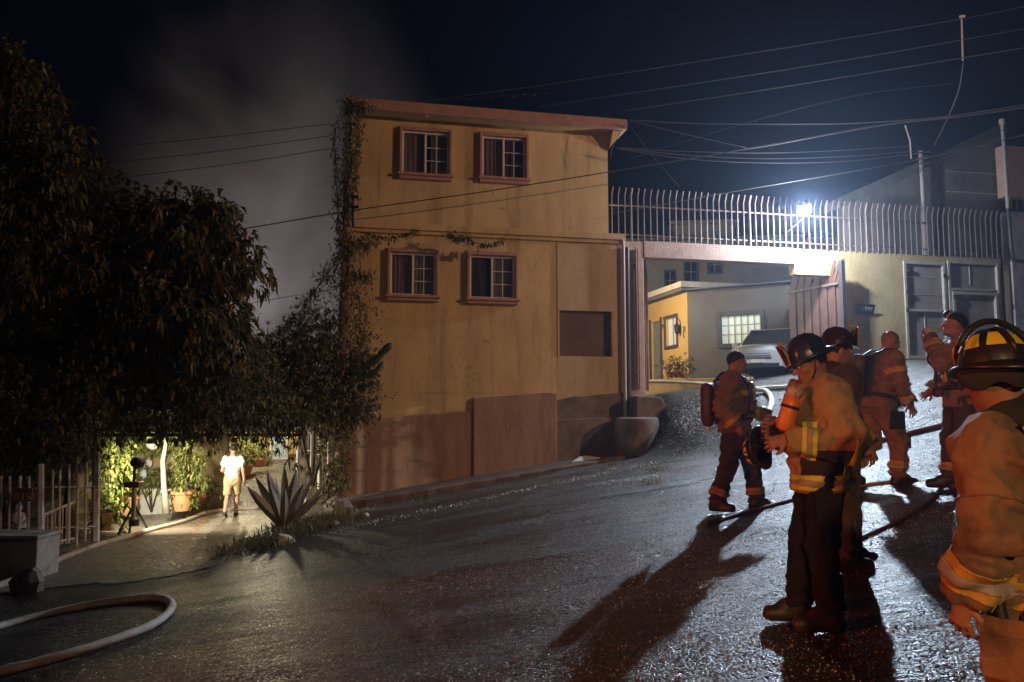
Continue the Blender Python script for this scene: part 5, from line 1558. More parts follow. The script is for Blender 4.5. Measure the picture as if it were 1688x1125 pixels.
M['cyl_dark'] = mat('composite_cylinder', (0.05, 0.045, 0.035), (0.16, 0.15, 0.05), scale=5, rough=0.4)
M['khaki'] = cloth('khaki_cotton', (0.50, 0.36, 0.19), (0.43, 0.30, 0.15))
M['tee'] = mat('white_cotton', (0.78, 0.76, 0.72), (0.72, 0.70, 0.66), scale=6, rough=0.9, bump=.2, bscale=60)

DEF = dict(pelvis=(0, 0, .95), chest=(0, 0.0, 1.31), neck=(0, -.01, 1.47), head=(0, .035, 1.625),
           sl=(-.195, 0, 1.41), sr=(.195, 0, 1.41), el=(-.27, -.03, 1.13), er=(.27, -.03, 1.13), wl=(-.26, .08, .89), wr=(.26, .08, .89),
           hl=(-.10, 0, .92), hr=(.10, 0, .92), kl=(-.12, .03, .50), kr=(.12, .03, .50), al=(-.12, -.02, .10), ar=(.12, -.02, .10),
           tl=(-.14, .20, .045), tr=(.14, .20, .045), yaw=0, pitch=0, roll=0)

class Person:
    def __init__(self, label, loc, heading, pose, scale=1.0, seed=1):
        self.J = {k: (np.array(v, float) if isinstance(v, tuple) else v) for k, v in {**DEF, **pose}.items()}
        self.rot = rotz(-R(heading)) * scale
        self.loc = np.array(loc, float)
        self.seed = seed
        self.scale = scale
        self.root = thing('person', loc, label, 'person')
        self.Hm = rotz(-R(self.J['yaw'])) @ rotx(R(self.J['pitch'])) @ roty(R(self.J['roll']))
    def W(self, p):
        return np.asarray(p, float) @ self.rot.T + self.loc
    def Wv(self, p): return Vector(self.W(np.array(p, float)))
    def head_pt(self, q):
        return self.J['head'] + self.Hm @ np.asarray(q, float)
    def add(self, name, f, lo, hi, h, material, parent=None):
        v, q = surface(f, lo, hi, h)
        me = tri_mesh(name, self.W(v), q, material, Vector(self.loc), smooth=True)
        o = link(name, me, parent or self.root)
        return o
    def mb(self, mb, name, material, parent=None, smooth=True, sharp=45, bevel=0):
        mb.v = [tuple(p) for p in self.W(np.array(mb.v))]
        return mb.build(name, material, parent or self.root, smooth=smooth, sharp=sharp, bevel=bevel)
    def bounds(self, pad=.3):
        pts = np.array([v for v in self.J.values() if isinstance(v, np.ndarray)])
        return pts.min(0) - pad, pts.max(0) + pad
    # ---- fields
    def f_head(self, P):
        m = ((P - self.J['head'] + (0, 0, .04)) ** 2).sum(1) < .30 ** 2
        out = np.full(len(P), .12)
        if m.any(): out[m] = self.f_head_(P[m])
        return out
    def f_hand(self, P, w, *a, **k):
        m = ((P - w) ** 2).sum(1) < .33 ** 2
        out = np.full(len(P), .12)
        if m.any(): out[m] = self.f_hand_(P[m], w, *a, **k)
        return out
    def f_head_(self, P):
        q = (P - self.J['head']) @ self.Hm
        d = ell(q, (0, -.012, .035), (.076, .097, .092))
        d = smin(d, ell(q, (0, .020, -.036), (.060, .074, .082)), .03)
        d = smin(d, ell(q, (0, .066, -.090), (.028, .024, .022)), .025)
        d = smin(d, cap(q, (-.034, .080, .026), (.034, .080, .026), .012, .012), .012)
        for s in (-1, 1):
            d = smin(d, ell(q, (s * .042, .058, -.018), (.024, .026, .022)), .02)
            d = smax(d, -ell(q, (s * .031, .102, .010), (.017, .016, .012)), .010)
            d = smin(d, ell(q, (s * .080, -.008, -.006), (.011, .022, .033)), .006)
        d = smin(d, cap(q, (0, .090, .018), (0, .112, -.020), .009, .014), .010)
        d = smin(d, cap(q, (-.020, .086, -.050), (.020, .086, -.050), .009, .009), .008)
        d = smin(d, cap(q, (-.017, .085, -.064), (.017, .085, -.064), .009, .009), .008)
        n0 = self.Hm.T @ (self.J['neck'] - self.J['head'])
        d = smin(d, cap(q, (0, -.028, -.03), n0, .056, .066), .03)
        return d
    def f_hand_(self, P, w, dirv, palm, side, curl, gl=1.0, spread=.22):
        h = np.array(dirv, float); h /= np.linalg.norm(h)
        n = np.array(palm, float); n -= h * (n @ h); n /= np.linalg.norm(n)
        s = np.cross(h, n) * side
        w = np.asarray(w, float)
        d = ecap(P, w - h * .02, w + h * .085, .022 * gl, .017 * gl, s, 1.9)
        L = [.078, .088, .082, .064]
        for i in range(4):
            b = w + h * (.092 - .006 * abs(i - 1.2)) + s * (.033 - .022 * i)
            dv = h + s * spread * (1.2 - i) * .5
            dv /= np.linalg.norm(dv)
            a = 0
            p = b
            for k, fr in enumerate((.46, .31, .23)):
                a += curl * (0.7 if k == 0 else 1.0) * (1 + .08 * i)
                dd = dv * math.cos(a) + n * math.sin(a)
                q = p + dd * L[i] * fr
                r0, r1 = .0098 * gl - .0008 * k, .0092 * gl - .0010 * k
                d = np.minimum(d, cap(P, p, q, r0, r1)) if k else smin(d, cap(P, p, q, r0, r1), .006)
                p = q
        b = w + h * .025 + s * .032
        m = b + (h * .62 + s * .72 + n * .15) * .042
        e = m + (h * .85 + s * .15 + n * (.25 + .4 * curl)) * .034
        d = smin(d, cap(P, b, m, .0125 * gl, .0115 * gl), .010)
        d = smin(d, cap(P, m, e, .0110 * gl, .0085 * gl), .004)
        return d
    def f_core(self, P):
        J = self.J
        side = np.array([1, 0, 0.])
        d = ecap(P, J['pelvis'], J['chest'], .10, .10, side, 1.25)
        d = smin(d, cap(P, J['chest'], J['neck'], .08, .06), .05)
        for s in 'lr':
            d = smin(d, cap(P, J['s' + s], J['e' + s], .05, .042), .05)
            d = smin(d, cap(P, J['chest'], J['s' + s], .07, .055), .05)
            d = smin(d, cap(P, J['e' + s], J['w' + s], .042, .029), .02)
            d = smin(d, cap(P, J['pelvis'], J['h' + s], .09, .08), .05)
            d = smin(d, cap(P, J['h' + s], J['k' + s], .08, .055), .04)
            d = smin(d, cap(P, J['k' + s] , J['k' + s] * .6 + J['a' + s] * .4, .054, .056), .02)
            d = smin(d, cap(P, J['k' + s] * .6 + J['a' + s] * .4, J['a' + s], .056, .038), .02)
            d = smin(d, cap(P, J['a' + s], J['a' + s] * .35 + J['t' + s] * .65, .034, .022), .03)
        return d
    def body(self, hands, h=.0075, material='skin', gloved=False):
        """one continuous figure: head, neck, trunk, limbs, hands; clothes go over it"""
        lo, hi = self.bounds(.22)
        def f(P):
            d = smin(self.f_core(P), self.f_head(P), .02)
            for (s, dv, pn, cu) in hands:
                d = smin(d, self.f_hand(P, self.J['w' + s], dv, pn, 1 if s == 'l' else -1, cu), .012)
            return d
        self.body_o = self.add('body', f, lo, hi, h, M[material])
        mb = MB()
        for s in (-1, 1):
            c = self.head_pt((s * .031, .083, .010))
            mb.ball(c, .0115, n=10)
        self.mb(mb, 'eyes', M['eye'], self.body_o)
        mb = MB()
        for s in (-1, 1):
            mb.ball(self.head_pt((s * .031, .0925, .010)), .0052, n=8)
        self.mb(mb, 'pupils', M['black'], self.body_o)
        mb = MB()
        for s in (-1, 1):
            mb.tube([self.head_pt((s * .016, .0945, .028)), self.head_pt((s * .032, .0935, .034)), self.head_pt((s * .048, .083, .029))], [.0035, .0045, .0025], n=6)
        self.mb(mb, 'eyebrows', M['hair'], self.body_o)
        return self.body_o
    def glove(self, s, dv, pn, cu, h=.006):
        w = self.J['w' + s]
        e = self.J['e' + s]; u = (w - e) / np.linalg.norm(w - e)
        f = lambda P: smin(self.f_hand(P, w, dv, pn, 1 if s == 'l' else -1, cu, 1.25), cap(P, w - u * .07, w, .046, .036), .02)
        self.add('glove', f, w - .22, w + .22, h, M['glove'])
    def hair(self, thick=.006, line=(.034, .50), h=.006, mt='hair'):
        def f(P):
            q = (P - self.J['head']) @ self.Hm
            d = ell(q, (0, -.014, .036), (.076 + thick, .097 + thick, .092 + thick))
            d = d + .004 * np.sin(q[:, 0] * 170 + 3 * np.sin(q[:, 1] * 60)) * np.sin(q[:, 2] * 110)
            cut = line[0] + line[1] * np.maximum(q[:, 1], 0) + .85 * np.minimum(q[:, 1], 0) - q[:, 2] + .004 * np.sin(q[:, 0] * 150)
            d = smax(d, cut, .008)
            return smax(d, -(np.abs(q[:, 1] + .008) ** 2 + (q[:, 2] + .006) ** 2 - .040 ** 2 ) * -1 * 0 - 1, .001) if False else d
        self.add('hair', f, self.J['head'] - .16, self.J['head'] + .16, h, M[mt])
    def jacket(self, material, h=.014, r=.158, ks=1.32, hem=.18, amp=.010, arm=1.0, seed=None, cuff=0.0, long=0.0):
        J = self.J
        seed = seed or self.seed
        ax = J['chest'] - J['pelvis']; ax = ax / np.linalg.norm(ax)
        side = np.array([1, 0, 0.]) - ax * ax[0]; side /= np.linalg.norm(side)
        hp = J['pelvis'] - ax * (hem + .05)
        up = J['neck'] * .6 + J['chest'] * .4
        self.jax, self.jhem = ax, J['pelvis'] - ax * hem
        def f(P):
            d = ecap(P, hp, J['pelvis'], r * 1.04, r * 1.0, side, ks)
            d = smin(d, ecap(P, J['pelvis'], J['chest'], r * 1.0, r * 1.03, side, ks), .04)
            d = smin(d, ecap(P, J['chest'], up, r * 1.0, r * .58, side, ks * 1.12), .05)
            for s in 'lr':
                d = smin(d, cap(P, up, J['s' + s], .085, .098 * arm), .06)
                d = smin(d, cap(P, J['s' + s], J['e' + s], .100 * arm, .083 * arm), .05)
                u = (J['w' + s] - J['e' + s]); L = np.linalg.norm(u); u /= L
                d = smin(d, cap(P, J['e' + s], J['w' + s] - u * cuff, .082 * arm, .068 * arm, flat_end=True), .025)
                # creases crowd at the elbow
                de = np.linalg.norm(P - J['e' + s], axis=1)
                bi = u + (J['s' + s] - J['e' + s]) / np.linalg.norm(J['s' + s] - J['e' + s])
                tw = np.exp(-(de / .15) ** 2)
                d = d + tw * amp * .9 * np.sin((P - J['e' + s]) @ (u * 62) + 2.2 * np.sin(P[:, 2] * 21 + P[:, 0] * 13))
            dw = (P - J['pelvis']) @ ax
            d = d + amp * .7 * np.exp(-((dw - .06) / .12) ** 2) * np.sin(dw * 62 + 2.5 * np.sin(P[:, 0] * 13 + P[:, 1] * 9))
            d = d + fold_noise(P, seed, amp)
            d = np.maximum(d, -((P - self.jhem) @ ax))
            # neck opening
            d = smax(d, -cap(P, J['neck'] + (0, .012, -.02), J['head'] + (0, 0, -.03), .062, .085), .012)
            return d
        lo, hi = self.bounds(.24); lo[2] = max(lo[2], min(self.jhem[2], J['wl'][2], J['wr'][2]) - .12)
        self.jo = self.add('jacket', f, lo, hi, h, M[material])
        self.jf = f
        # standing collar
        return self.jo
    def collar(self, material, r=.088, hgt=.085, tilt=0.0):
        J = self.J
        a = J['neck'] - (0, 0, .05); ax = J['head'] - J['neck']; ax = ax / np.linalg.norm(ax)
        mb = MB()
        n = 28
        prof = [(r * 1.25, 0), (r * 1.02, .04), (r * 1.0, hgt), (r * 1.07, hgt + .015), (r * .93, hgt + .012), (r * .90, .04), (r * 1.0, 0)]
        mb.lathe(prof, a, n=n, axis=tuple(ax), caps=False)
        for i in range(len(mb.v)):
            p = np.array(mb.v[i]) - a
            k = (p @ ax)
            if k > .05:
                mb.v[i] = tuple(np.array(mb.v[i]) - ax * (.018 * max(0, p[1]) / r) + ax * .004 * math.sin(i * 1.7))
        return self.mb(mb, 'collar', M[material])
    def trousers(self, material, h=.014, amp=.010, r=1.0, top=.06, seed=None, cut=.10):
        J = self.J
        seed = seed or self.seed + 40
        def f(P):
            d = ecap(P, J['pelvis'] + (0, 0, top), (J['hl'] + J['hr']) / 2, .125 * r, .135 * r, (1, 0, 0), 1.25)
            for s in 'lr':
                e = np.full(len(P), 9.)
                e = cap(P, J['h' + s], J['k' + s], .118 * r, .094 * r)
                a = J['a' + s]; u = (a - J['k' + s]); L = np.linalg.norm(u); u /= L
                e = smin(e, cap(P, J['k' + s], a - u * (cut - .10), .092 * r, .086 * r, flat_end=True), .04)
                dk = np.linalg.norm(P - J['k' + s], axis=1)
                e = e + amp * .9 * np.exp(-(dk / .14) ** 2) * np.sin((P - J['k' + s]) @ (u * 58) + 2 * np.sin(P[:, 0] * 17))
                da = np.linalg.norm(P - a, axis=1)
                e = e + amp * np.exp(-(da / .17) ** 2) * np.sin((P - a) @ (u * 75) + 2 * np.sin(P[:, 0] * 19 + P[:, 1] * 15))
                d = smin(d, e, .03)
            return d + fold_noise(P, seed, amp)
        lo, hi = self.bounds(.2); hi[2] = J['pelvis'][2] + .35; lo[2] = -.05
        self.to = self.add('trousers', f, lo, hi, h, M[material])
        return self.to
    def boots(self, material='boot', h=.011, r=1.0, shaft=.14, laces=True):
        J = self.J
        for s in 'lr':
            a, t = J['a' + s], J['t' + s]
            k = J['k' + s]; u = (k - a) / np.linalg.norm(k - a)
            gz = t[2] - .045
            heel = a + (a - t) / np.linalg.norm(a - t) * .035; heel[2] = gz + .05 + max(0, a[2] - t[2] - .055)
            toe = a + (t - a) * .80; toe[2] = t[2]
            inst = a * .5 + toe * .5 + np.array([0, 0, .018])
            def f(P):
                d = smin(cap(P, a, a + u * shaft, .060 * r, .070 * r), cap(P, heel, toe, .052 * r, .049 * r), .04)
                d = smin(d, cap(P, a, inst, .058 * r, .046 * r), .03)
                d = smin(d, cap(P, heel - (0, 0, .012), toe - (0, 0, .012), .054 * r, .050 * r), .008)
                nrm = np.array([0, 0, 1.])
                return np.maximum(d, (gz - P[:, 2]) if abs(a[2] - t[2] - .055) < .03 else d)
            self.add('boot', f, np.minimum(heel, toe) - .14, np.maximum(a + u * shaft, toe) + .14, h, M[material])
    def band(self, src, name, p, axis, width, material, near=None, off=.006, parent=None):
        """cut a reflective band out of a garment: slab around p, pushed off the cloth"""
        bm = bmesh.new(); bm.from_mesh(src.data)
        sc = self.scale
        wp = Vector(self.W(p) - self.loc); wa = Vector(np.asarray(axis, float) @ self.rot.T).normalized()
        geom = bm.verts[:] + bm.edges[:] + bm.faces[:]
        bmesh.ops.bisect_plane(bm, geom=geom, plane_co=wp + wa * width * .5 * sc, plane_no=wa, clear_outer=True)
        geom = bm.verts[:] + bm.edges[:] + bm.faces[:]
        bmesh.ops.bisect_plane(bm, geom=geom, plane_co=wp - wa * width * .5 * sc, plane_no=-wa, clear_outer=True)
        if near is not None:
            bad = []
            for v in bm.verts:
                q = v.co - wp
                q = q - wa * q.dot(wa)
                if q.length > near * sc: bad.append(v)
            bmesh.ops.delete(bm, geom=bad, context='VERTS')
        bm.normal_update()
        for v in bm.verts: v.co += v.normal * off * sc
        me = bpy.data.meshes.new(name); bm.to_mesh(me); bm.free()
        if len(me.polygons) == 0: return None
        me.materials.clear(); me.materials.append(M[material])
        me.polygons.foreach_set('use_smooth', [True] * len(me.polygons))
        o = link(name, me, parent or src)
        sm = o.modifiers.new('thick', 'SOLIDIFY'); sm.thickness = .004; sm.offset = 1
        return o
    def stripes(self, src, p, axis, near=None, w=.075, c1='lime', c2='silver', parent=None):
        self.band(src, 'reflective_band', p, axis, w, c1, near, .005)
        self.band(src, 'reflective_tape', p, axis, w * .34, c2, near, .011)
    def limb(self, a, b, u): return self.J[a] + (self.J[b] - self.J[a]) * u, (self.J[b] - self.J[a]) / np.linalg.norm(self.J[b] - self.J[a])
    # ---- helmet
    def helmet(self, shell, brim_m, shield, patches=None, lift=.055, tilt=0, back=.085, shield_h=.12, comb=True, ear=None, goggles=None, size=1.0):
        Hm = self.Hm @ rotx(R(tilt))
        org = self.J['head'] + self.Hm @ np.array([0, -.008, lift])
        return make_helmet(self.root, lambda q: self.W(org + Hm @ (np.asarray(q, float) * size)), shell, brim_m, shield, patches, back, shield_h, comb, ear, goggles, 'helmet')

def make_helmet(root, T, shell, brim_m, shield, patches, back, shield_h, comb, ear, goggles, name):
    n = 48
    def rim(a):
        return (.108 * math.sin(a), .124 * math.cos(a))          # a=0 is the front
    def brimw(a):
        f = (1 + math.cos(a)) / 2
        b = (1 - math.cos(a)) / 2
        b = max(b, 0.0); f = max(f, 0.0)
        return .026 + .008 * f ** 4 + (back - .026) * b ** 2.2, -.004 - .028 * b ** 2 - .004 * f + .012 * abs(math.sin(a)) ** 3
    def ring(fn): return [fn(2 * math.pi * k / n) for k in range(n)]
    rings = []
    def dome_pt(a, v):
        x, y = rim(a)
        c = max(1e-6, math.cos(v * math.pi / 2)); s = math.sin(v * math.pi / 2)
        rib = 1 + .035 * max(0, math.cos(4 * a) ** 16) * (1 if v < .98 else 0)
        return (x * c ** .85 * rib, y * c ** .85 * rib - .004 * v, .128 * s * (1 + .02 * max(0, math.cos(4 * a) ** 16)))
    mb = MB()
    rs = []
    for v in [i / 11 for i in range(11)] + [.985]:
        rs.append(ring(lambda a: dome_pt(a, v)))
    vs = [p for r_ in rs for p in r_] + [(0, -.004, .129)]
    fs = []
    for i in range(len(rs) - 1):
        for k in range(n): fs.append((i * n + k, (i + 1) * n + k, (i + 1) * n + (k + 1) % n, i * n + (k + 1) % n))
    for k in range(n): fs.append(((len(rs) - 1) * n + k, len(vs) - 1, (len(rs) - 1) * n + (k + 1) % n))
    W = lambda L: [tuple(T(p)) for p in L]
    hel = MB().add(W(vs), fs).build(name, M[shell], root, smooth=True, sharp=60)
    prof = []
    def bp(a, u, dz):
        x, y = rim(a); w, dr = brimw(a)
        L = math.hypot(x, y)
        return (x + x / L * w * u, y + y / L * w * u, dr * abs(u) ** 1.4 + dz)
    prof = [ring(lambda a: bp(a, 0, .004)), ring(lambda a: bp(a, .5, .003)), ring(lambda a: bp(a, .95, .002)), ring(lambda a: bp(a, 1.03, -.004)), ring(lambda a: bp(a, .98, -.010)), ring(lambda a: bp(a, .4, -.010)), ring(lambda a: bp(a, -.25, -.012))]
    vs = [p for r_ in prof for p in r_]; fs = []
    for i in range(len(prof) - 1):
        for k in range(n): fs.append((i * n + k, i * n + (k + 1) % n, (i + 1) * n + (k + 1) % n, (i + 1) * n + k))
    MB().add(W(vs), fs).build('brim', M[brim_m], hel, smooth=True, sharp=70)
    if shield:
        # leather front shield standing on the brim, with a rim
        mb = MB(); vs = []
        out = [(-.045, .0), (.045, .0), (.058, .055), (.050, shield_h * .8), (.028, shield_h), (0, shield_h * 1.06), (-.028, shield_h), (-.050, shield_h * .8), (-.058, .055)]
        for th in (.0, .010):
            for x, z in out: vs.append((x, .138 + .002 - .12 * (z) ** 1.0 * .35 + th - abs(x) * .35, z + .004))
        m_ = len(out)
        fs = [tuple(range(m_ - 1, -1, -1)), tuple(m_ + i for i in range(m_))] + [(i, (i + 1) % m_, m_ + (i + 1) % m_, m_ + i) for i in range(m_)]
        sh = MB().add(W(vs), fs).build('front_shield', M[shield], hel)
        mb = MB().tube(W([(x, .154 - .042 * z - abs(x) * .35, z + .004) for x, z in out] + [(out[0][0], .154 - abs(out[0][0]) * .35, .004)]), .004, n=6)
        mb.build('shield_edge', M['amber'], sh)
        MB().tube(W([(0, .13, .105), (0, .12, shield_h + .02), (0, .085, .132)]), [.012, .010, .008], n=8).build('shield_holder', M['amber'], sh, smooth=True)
    if comb:
        pts = [dome_pt(0, v) for v in (.1, .35, .6, .85, 1.0)] + [dome_pt(math.pi, v) for v in (.85, .6, .35, .1)]
        MB().tube(W([(p[0], p[1], p[2] + .004) for p in pts]), .008, n=6).build('comb', M[shell], hel, smooth=True)
        pts = [dome_pt(math.pi / 2, v) for v in (.1, .35, .6, .85, 1.0)] + [dome_pt(-math.pi / 2, v) for v in (.85, .6, .35, .1)]
        MB().tube(W([(p[0], p[1], p[2] + .003) for p in pts]), .006, n=6).build('comb', M[shell], hel, smooth=True)
    if patches:
        for (a0, a1, v0, v1) in patches:
            vs, fs = [], []
            K = 7
            for i in range(K):
                for j in range(K):
                    u = i / (K - 1); w = j / (K - 1)
                    v = R(0) + v0 + (v1 - v0) * w
                    sh_ = .30 * w
                    a = R(a0 + (a1 - a0) * (u * (1 - sh_) + sh_ * .5))
                    p = np.array(dome_pt(a, v)) * 1.0
                    p = p + np.array([p[0], p[1], p[2] * .6]) / max(np.linalg.norm(p), 1e-6) * .006
                    vs.append(tuple(p))
            for i in range(K - 1):
                for j in range(K - 1): fs.append((i * K + j, i * K + j + 1, (i + 1) * K + j + 1, (i + 1) * K + j))
            MB().add(W(vs), fs).build('reflective_patch', M['yellow_patch'], hel, smooth=True)
    if ear:
        # cloth ear flaps hanging under the brim
        vs, fs = [], []
        K = 25
        for k in range(K):
            a = R(70 + 220 * k / (K - 1))
            x, y = rim(a)
            for z, s in ((-.012, .98), (-.05, 1.02), (-.085 + .012 * math.sin(k * .9), .99)):
                vs.append((x * s, y * s, z))
        for k in range(K - 1):
            for j in range(2): fs.append((k * 3 + j, k * 3 + j + 1, k * 3 + j + 4, k * 3 + j + 3))
        o = MB().add(W(vs), fs).build('ear_flap', M[ear], hel, smooth=True)
        m_ = o.modifiers.new('thick', 'SOLIDIFY'); m_.thickness = .008
    if goggles:
        pts = []
        for k in range(25):
            a = R(goggles[0] + (goggles[1] - goggles[0]) * k / 24)
            pts.append((math.sin(a) * .150, goggles[2] + .02 * math.sin(a * 2), .035 + math.cos(a) * .125))
        MB().tube(W(pts), .011, n=8).build('goggle_strap', M['black'], hel, smooth=True)
    return hel

def airpack(p, side_dirs=None, cyl='cyl_dark', r=.075, L=.42):
    """breathing apparatus on the back: frame, cylinder, straps"""
    J = p.J
    ax = (J['chest'] - J['pelvis']); ax /= np.linalg.norm(ax)
    bk = np.array([0, -1, 0.]); bk -= ax * (bk @ ax); bk /= np.linalg.norm(bk)
    c = J['chest'] + bk * .205 - ax * .30
    mb = MB().obox(c + ax * .17 + bk * (-.015), (.12, 0, 0), tuple(bk * .012), tuple(ax * .24))
    fr = p.mb(mb, 'air_pack', M['black'], smooth=False, bevel=.01)
    prof = [(r * .3, -.035), (r * .75, -.02), (r, .03), (r, L - .03), (r * .75, L + .02), (r * .3, L + .035)]
    p.mb(MB().lathe(prof, tuple(c + bk * .085 - ax * .06), n=20, axis=tuple(ax)), 'cylinder', M[cyl], fr)
    p.mb(MB().lathe([(.022, 0), (.022, .07)], tuple(c + bk * .085 - ax * .16), n=10, axis=tuple(ax)).obox(tuple(c + bk * .085 - ax * .14), (.05, 0, 0), tuple(bk * .018), tuple(ax * .02)), 'valve', M['steel'], fr)
    for s in (-1, 1):
        sh = J['sl'] if s < 0 else J['sr']
        x = s * .12
        top = J['neck'] + np.array([x, 0, .0]) + ax * .035
        fwd = -bk
        pts = [c + ax * .40 + np.array([x * .7, 0, 0]), top + bk * .10, top + ax * .02, top + fwd * .13 - ax * .05, J['chest'] + np.array([x * 1.05, 0, 0]) + fwd * .195 - ax * .02, J['pelvis'] + np.array([x * 1.5, 0, 0]) + fwd * .16 + ax * .10, J['pelvis'] + np.array([x * 1.9, 0, 0]) + bk * .08 + ax * .03]
        sp = []
        for i in range(len(pts) - 1):
            for k in range(4): sp.append(pts[i] + (pts[i + 1] - pts[i]) * k / 4)
        sp.append(pts[-1])
        p.mb(MB().tube([tuple(q) for q in sp], .024, n=8, flat=.45), 'shoulder_strap', M['black'], fr)
    # waist belt
    w = J['pelvis'] + ax * .05
    pts = [tuple(w + np.array([math.sin(a) * .228, 0, 0]) + bk * (-math.cos(a) * .182)) for a in [i * math.pi / 14 for i in range(29)]]
    p.mb(MB().tube(pts, .024, n=8), 'waist_belt', M['black'], fr)
    return fr

# ---------------------------------------------------------------- the six firefighters
def stand(px, py, Y):
    q = at(px, py, Y)
    return (q.x, q.y, G(q.x, q.y))

# 1: bareheaded, brown gear, hands in front
f1 = Person('bareheaded firefighter in brown gear with an air pack, facing the man in the blue helmet', stand(1214, 825, 9.15), 112,
            dict(er=(.29, -.10, 1.12), wr=(.27, .06, .93), el=(-.25, .12, 1.12), wl=(-.07, .36, 1.03), kr=(.13, -.06, .50), ar=(.14, -.20, .10), tr=(.19, .0, .045), kl=(-.12, .16, .50), al=(-.13, .20, .10), tl=(-.15, .43, .045),
                 head=(0, .045, 1.62), yaw=-14, pitch=-5), scale=1.03, seed=3)
f1.body([('l', (.35, .9, -.15), (.4, -.4, -.8), .55), ('r', (-.1, .35, -.93), (-.9, .2, 0), .45)])
f1.hair()
f1.jacket('gear_brown', r=.172, ks=1.34, hem=.10, amp=.018, arm=1.08)
f1.collar('gear_brown')
f1.trousers('gear_dark', r=1.05, amp=.018)
f1.boots()
for a, b in (('k' + s, 'a' + s) for s in 'lr'):
    p_, u_ = f1.limb(a, b, .72); f1.stripes(f1.to, p_, u_, near=.14, c1='amber')
for s in 'lr':
    p_, u_ = f1.limb('e' + s, 'w' + s, .72); f1.band(f1.jo, 'reflective_band', p_, u_, .05, 'amber', .12)
f1.band(f1.jo, 'chest_band', f1.J['chest'] - f1.jax * .03, f1.jax, .05, 'amber', .24)
ap = airpack(f1, cyl='helm_maroon')
J = f1.J
f1.mb(MB().tube([tuple(J['chest'] + (.06, .20, .10)), tuple(J['chest'] + (.02, .23, .02)), tuple(J['chest'] + (.05, .225, -.12))], .012, n=8), 'pressure_hose', M['pipe_pale'])
f1.mb(MB().lathe([(.035, 0), (.04, .012), (.03, .03)], tuple(J['chest'] + (.09, .19, .06)), n=12, axis=(0, 1, .2)), 'gauge', M['steel'])
f1.mb(MB().lathe([(.03, 0), (.034, .01), (.02, .025)], tuple(J['pelvis'] + (.25, .02, .04)), n=12, axis=(1, .2, 0)), 'buckle', M['steel'])

# 2: blue helmet, tan coat, holds a helmet and a cylinder
f2 = Person('firefighter in blue-black helmet and tan coat with lime bands, holding a spare helmet', stand(1360, 1015, 4.85), -84,
            dict(neck=(0, -.005, 1.44), head=(0, .035, 1.575), pitch=-20, yaw=-4, chest=(0, .01, 1.29), sl=(-.185, -.02, 1.385), sr=(.185, .03, 1.39),
                 el=(-.265, -.13, 1.09), wl=(-.19, .235, 1.12), er=(.25, .10, 1.10), wr=(.08, .27, 1.16),
                 kl=(-.11, .03, .50), al=(-.11, .0, .10), tl=(-.13, .215, .045), kr=(.10, .08, .50), ar=(.12, .12, .10), tr=(.13, .33, .045)), scale=.985, seed=11)
f2.J['pitch'] = -24
f2.body([('l', (.15, .95, -.25), (.9, -.1, -.3), .75), ('r', (-.7, .6, .3), (-.6, -.6, 0), .5)], h=.0065)
f2.hair(.005, (.0, .5))
f2.jacket('gear_tan', h=.011, r=.166, ks=1.22, hem=.15, amp=.015, arm=1.1)
f2.collar('patch_black', r=.086, hgt=.10)
f2.trousers('navy', h=.012, r=.98, amp=.012)
f2.boots(h=.009, shaft=.10)
f2.stripes(f2.jo, f2.jhem + f2.jax * .065, f2.jax, w=.088, near=.29)
p_, u_ = f2.limb('el', 'wl', .66); f2.stripes(f2.jo, p_, u_, near=.125, w=.085)
p_, u_ = f2.limb('er', 'wr', .66); f2.stripes(f2.jo, p_, u_, near=.115, w=.085)
# side pocket patch and slanting back stripe
f2.band(f2.jo, 'side_patch', np.array([-.20, .02, 1.03]), np.array([-.1, 1., 0.]), .22, 'patch_black', .30, .003)
sp_ = bpy.data.objects[f2.root.name]
def trim_box(o, person, lo, hi):
    """keep only the faces of a band inside a local box"""
    bm = bmesh.new(); bm.from_mesh(o.data)
    inv = np.linalg.inv(person.rot)
    kill = []
    for fc in bm.faces:
        q = inv @ np.array(fc.calc_center_median())
        if not all(lo[i] <= q[i] <= hi[i] for i in range(3)): kill.append(fc)
    bmesh.ops.delete(bm, geom=kill, context='FACES')
    # keep the largest piece only
    left = set(bm.faces); best = []
    while left:
        st_ = [left.pop()]; comp = list(st_)
        while st_:
            f_ = st_.pop()
            for e_ in f_.edges:
                for g_ in e_.link_faces:
                    if g_ in left: left.discard(g_); st_.append(g_); comp.append(g_)
        if len(comp) > len(best): best = comp
    keep_ = set(best)
    bmesh.ops.delete(bm, geom=[f_ for f_ in bm.faces if f_ not in keep_], context='FACES')
    bmesh.ops.delete(bm, geom=[v_ for v_ in bm.verts if not v_.link_faces], context='VERTS')
    bm.to_mesh(o.data); bm.free()
for o in [o for o in bpy.data.objects if o.parent == f2.jo and o.name.startswith('side_patch')]:
    trim_box(o, f2, (-.5, -.2, .905), (-.10, .3, 1.06))
f2.band(f2.jo, 'side_stripe', np.array([-.2, -.115, 1.0]), np.array([.0, 1., .18]), .045, 'lime', .33, .005)
for o in [o for o in bpy.data.objects if o.parent == f2.jo and o.name.startswith('side_stripe')]:
    trim_box(o, f2, (-.5, -.3, .90), (-.02, .3, 1.12))
f2.helmet('helm_blue', 'helm_blue', 'helm_maroon', tilt=-8, back=.052, shield_h=.13)
f2.mb(MB().tube([tuple(f2.head_pt((-.088, -.01, .03))), tuple(f2.head_pt((-.085, .01, -.04))), tuple(f2.head_pt((-.05, .06, -.108))), tuple(f2.head_pt((.05, .06, -.108))), tuple(f2.head_pt((.085, .01, -.04))), tuple(f2.head_pt((.088, -.01, .03)))], .006, n=6), 'chin_strap', M['black'])

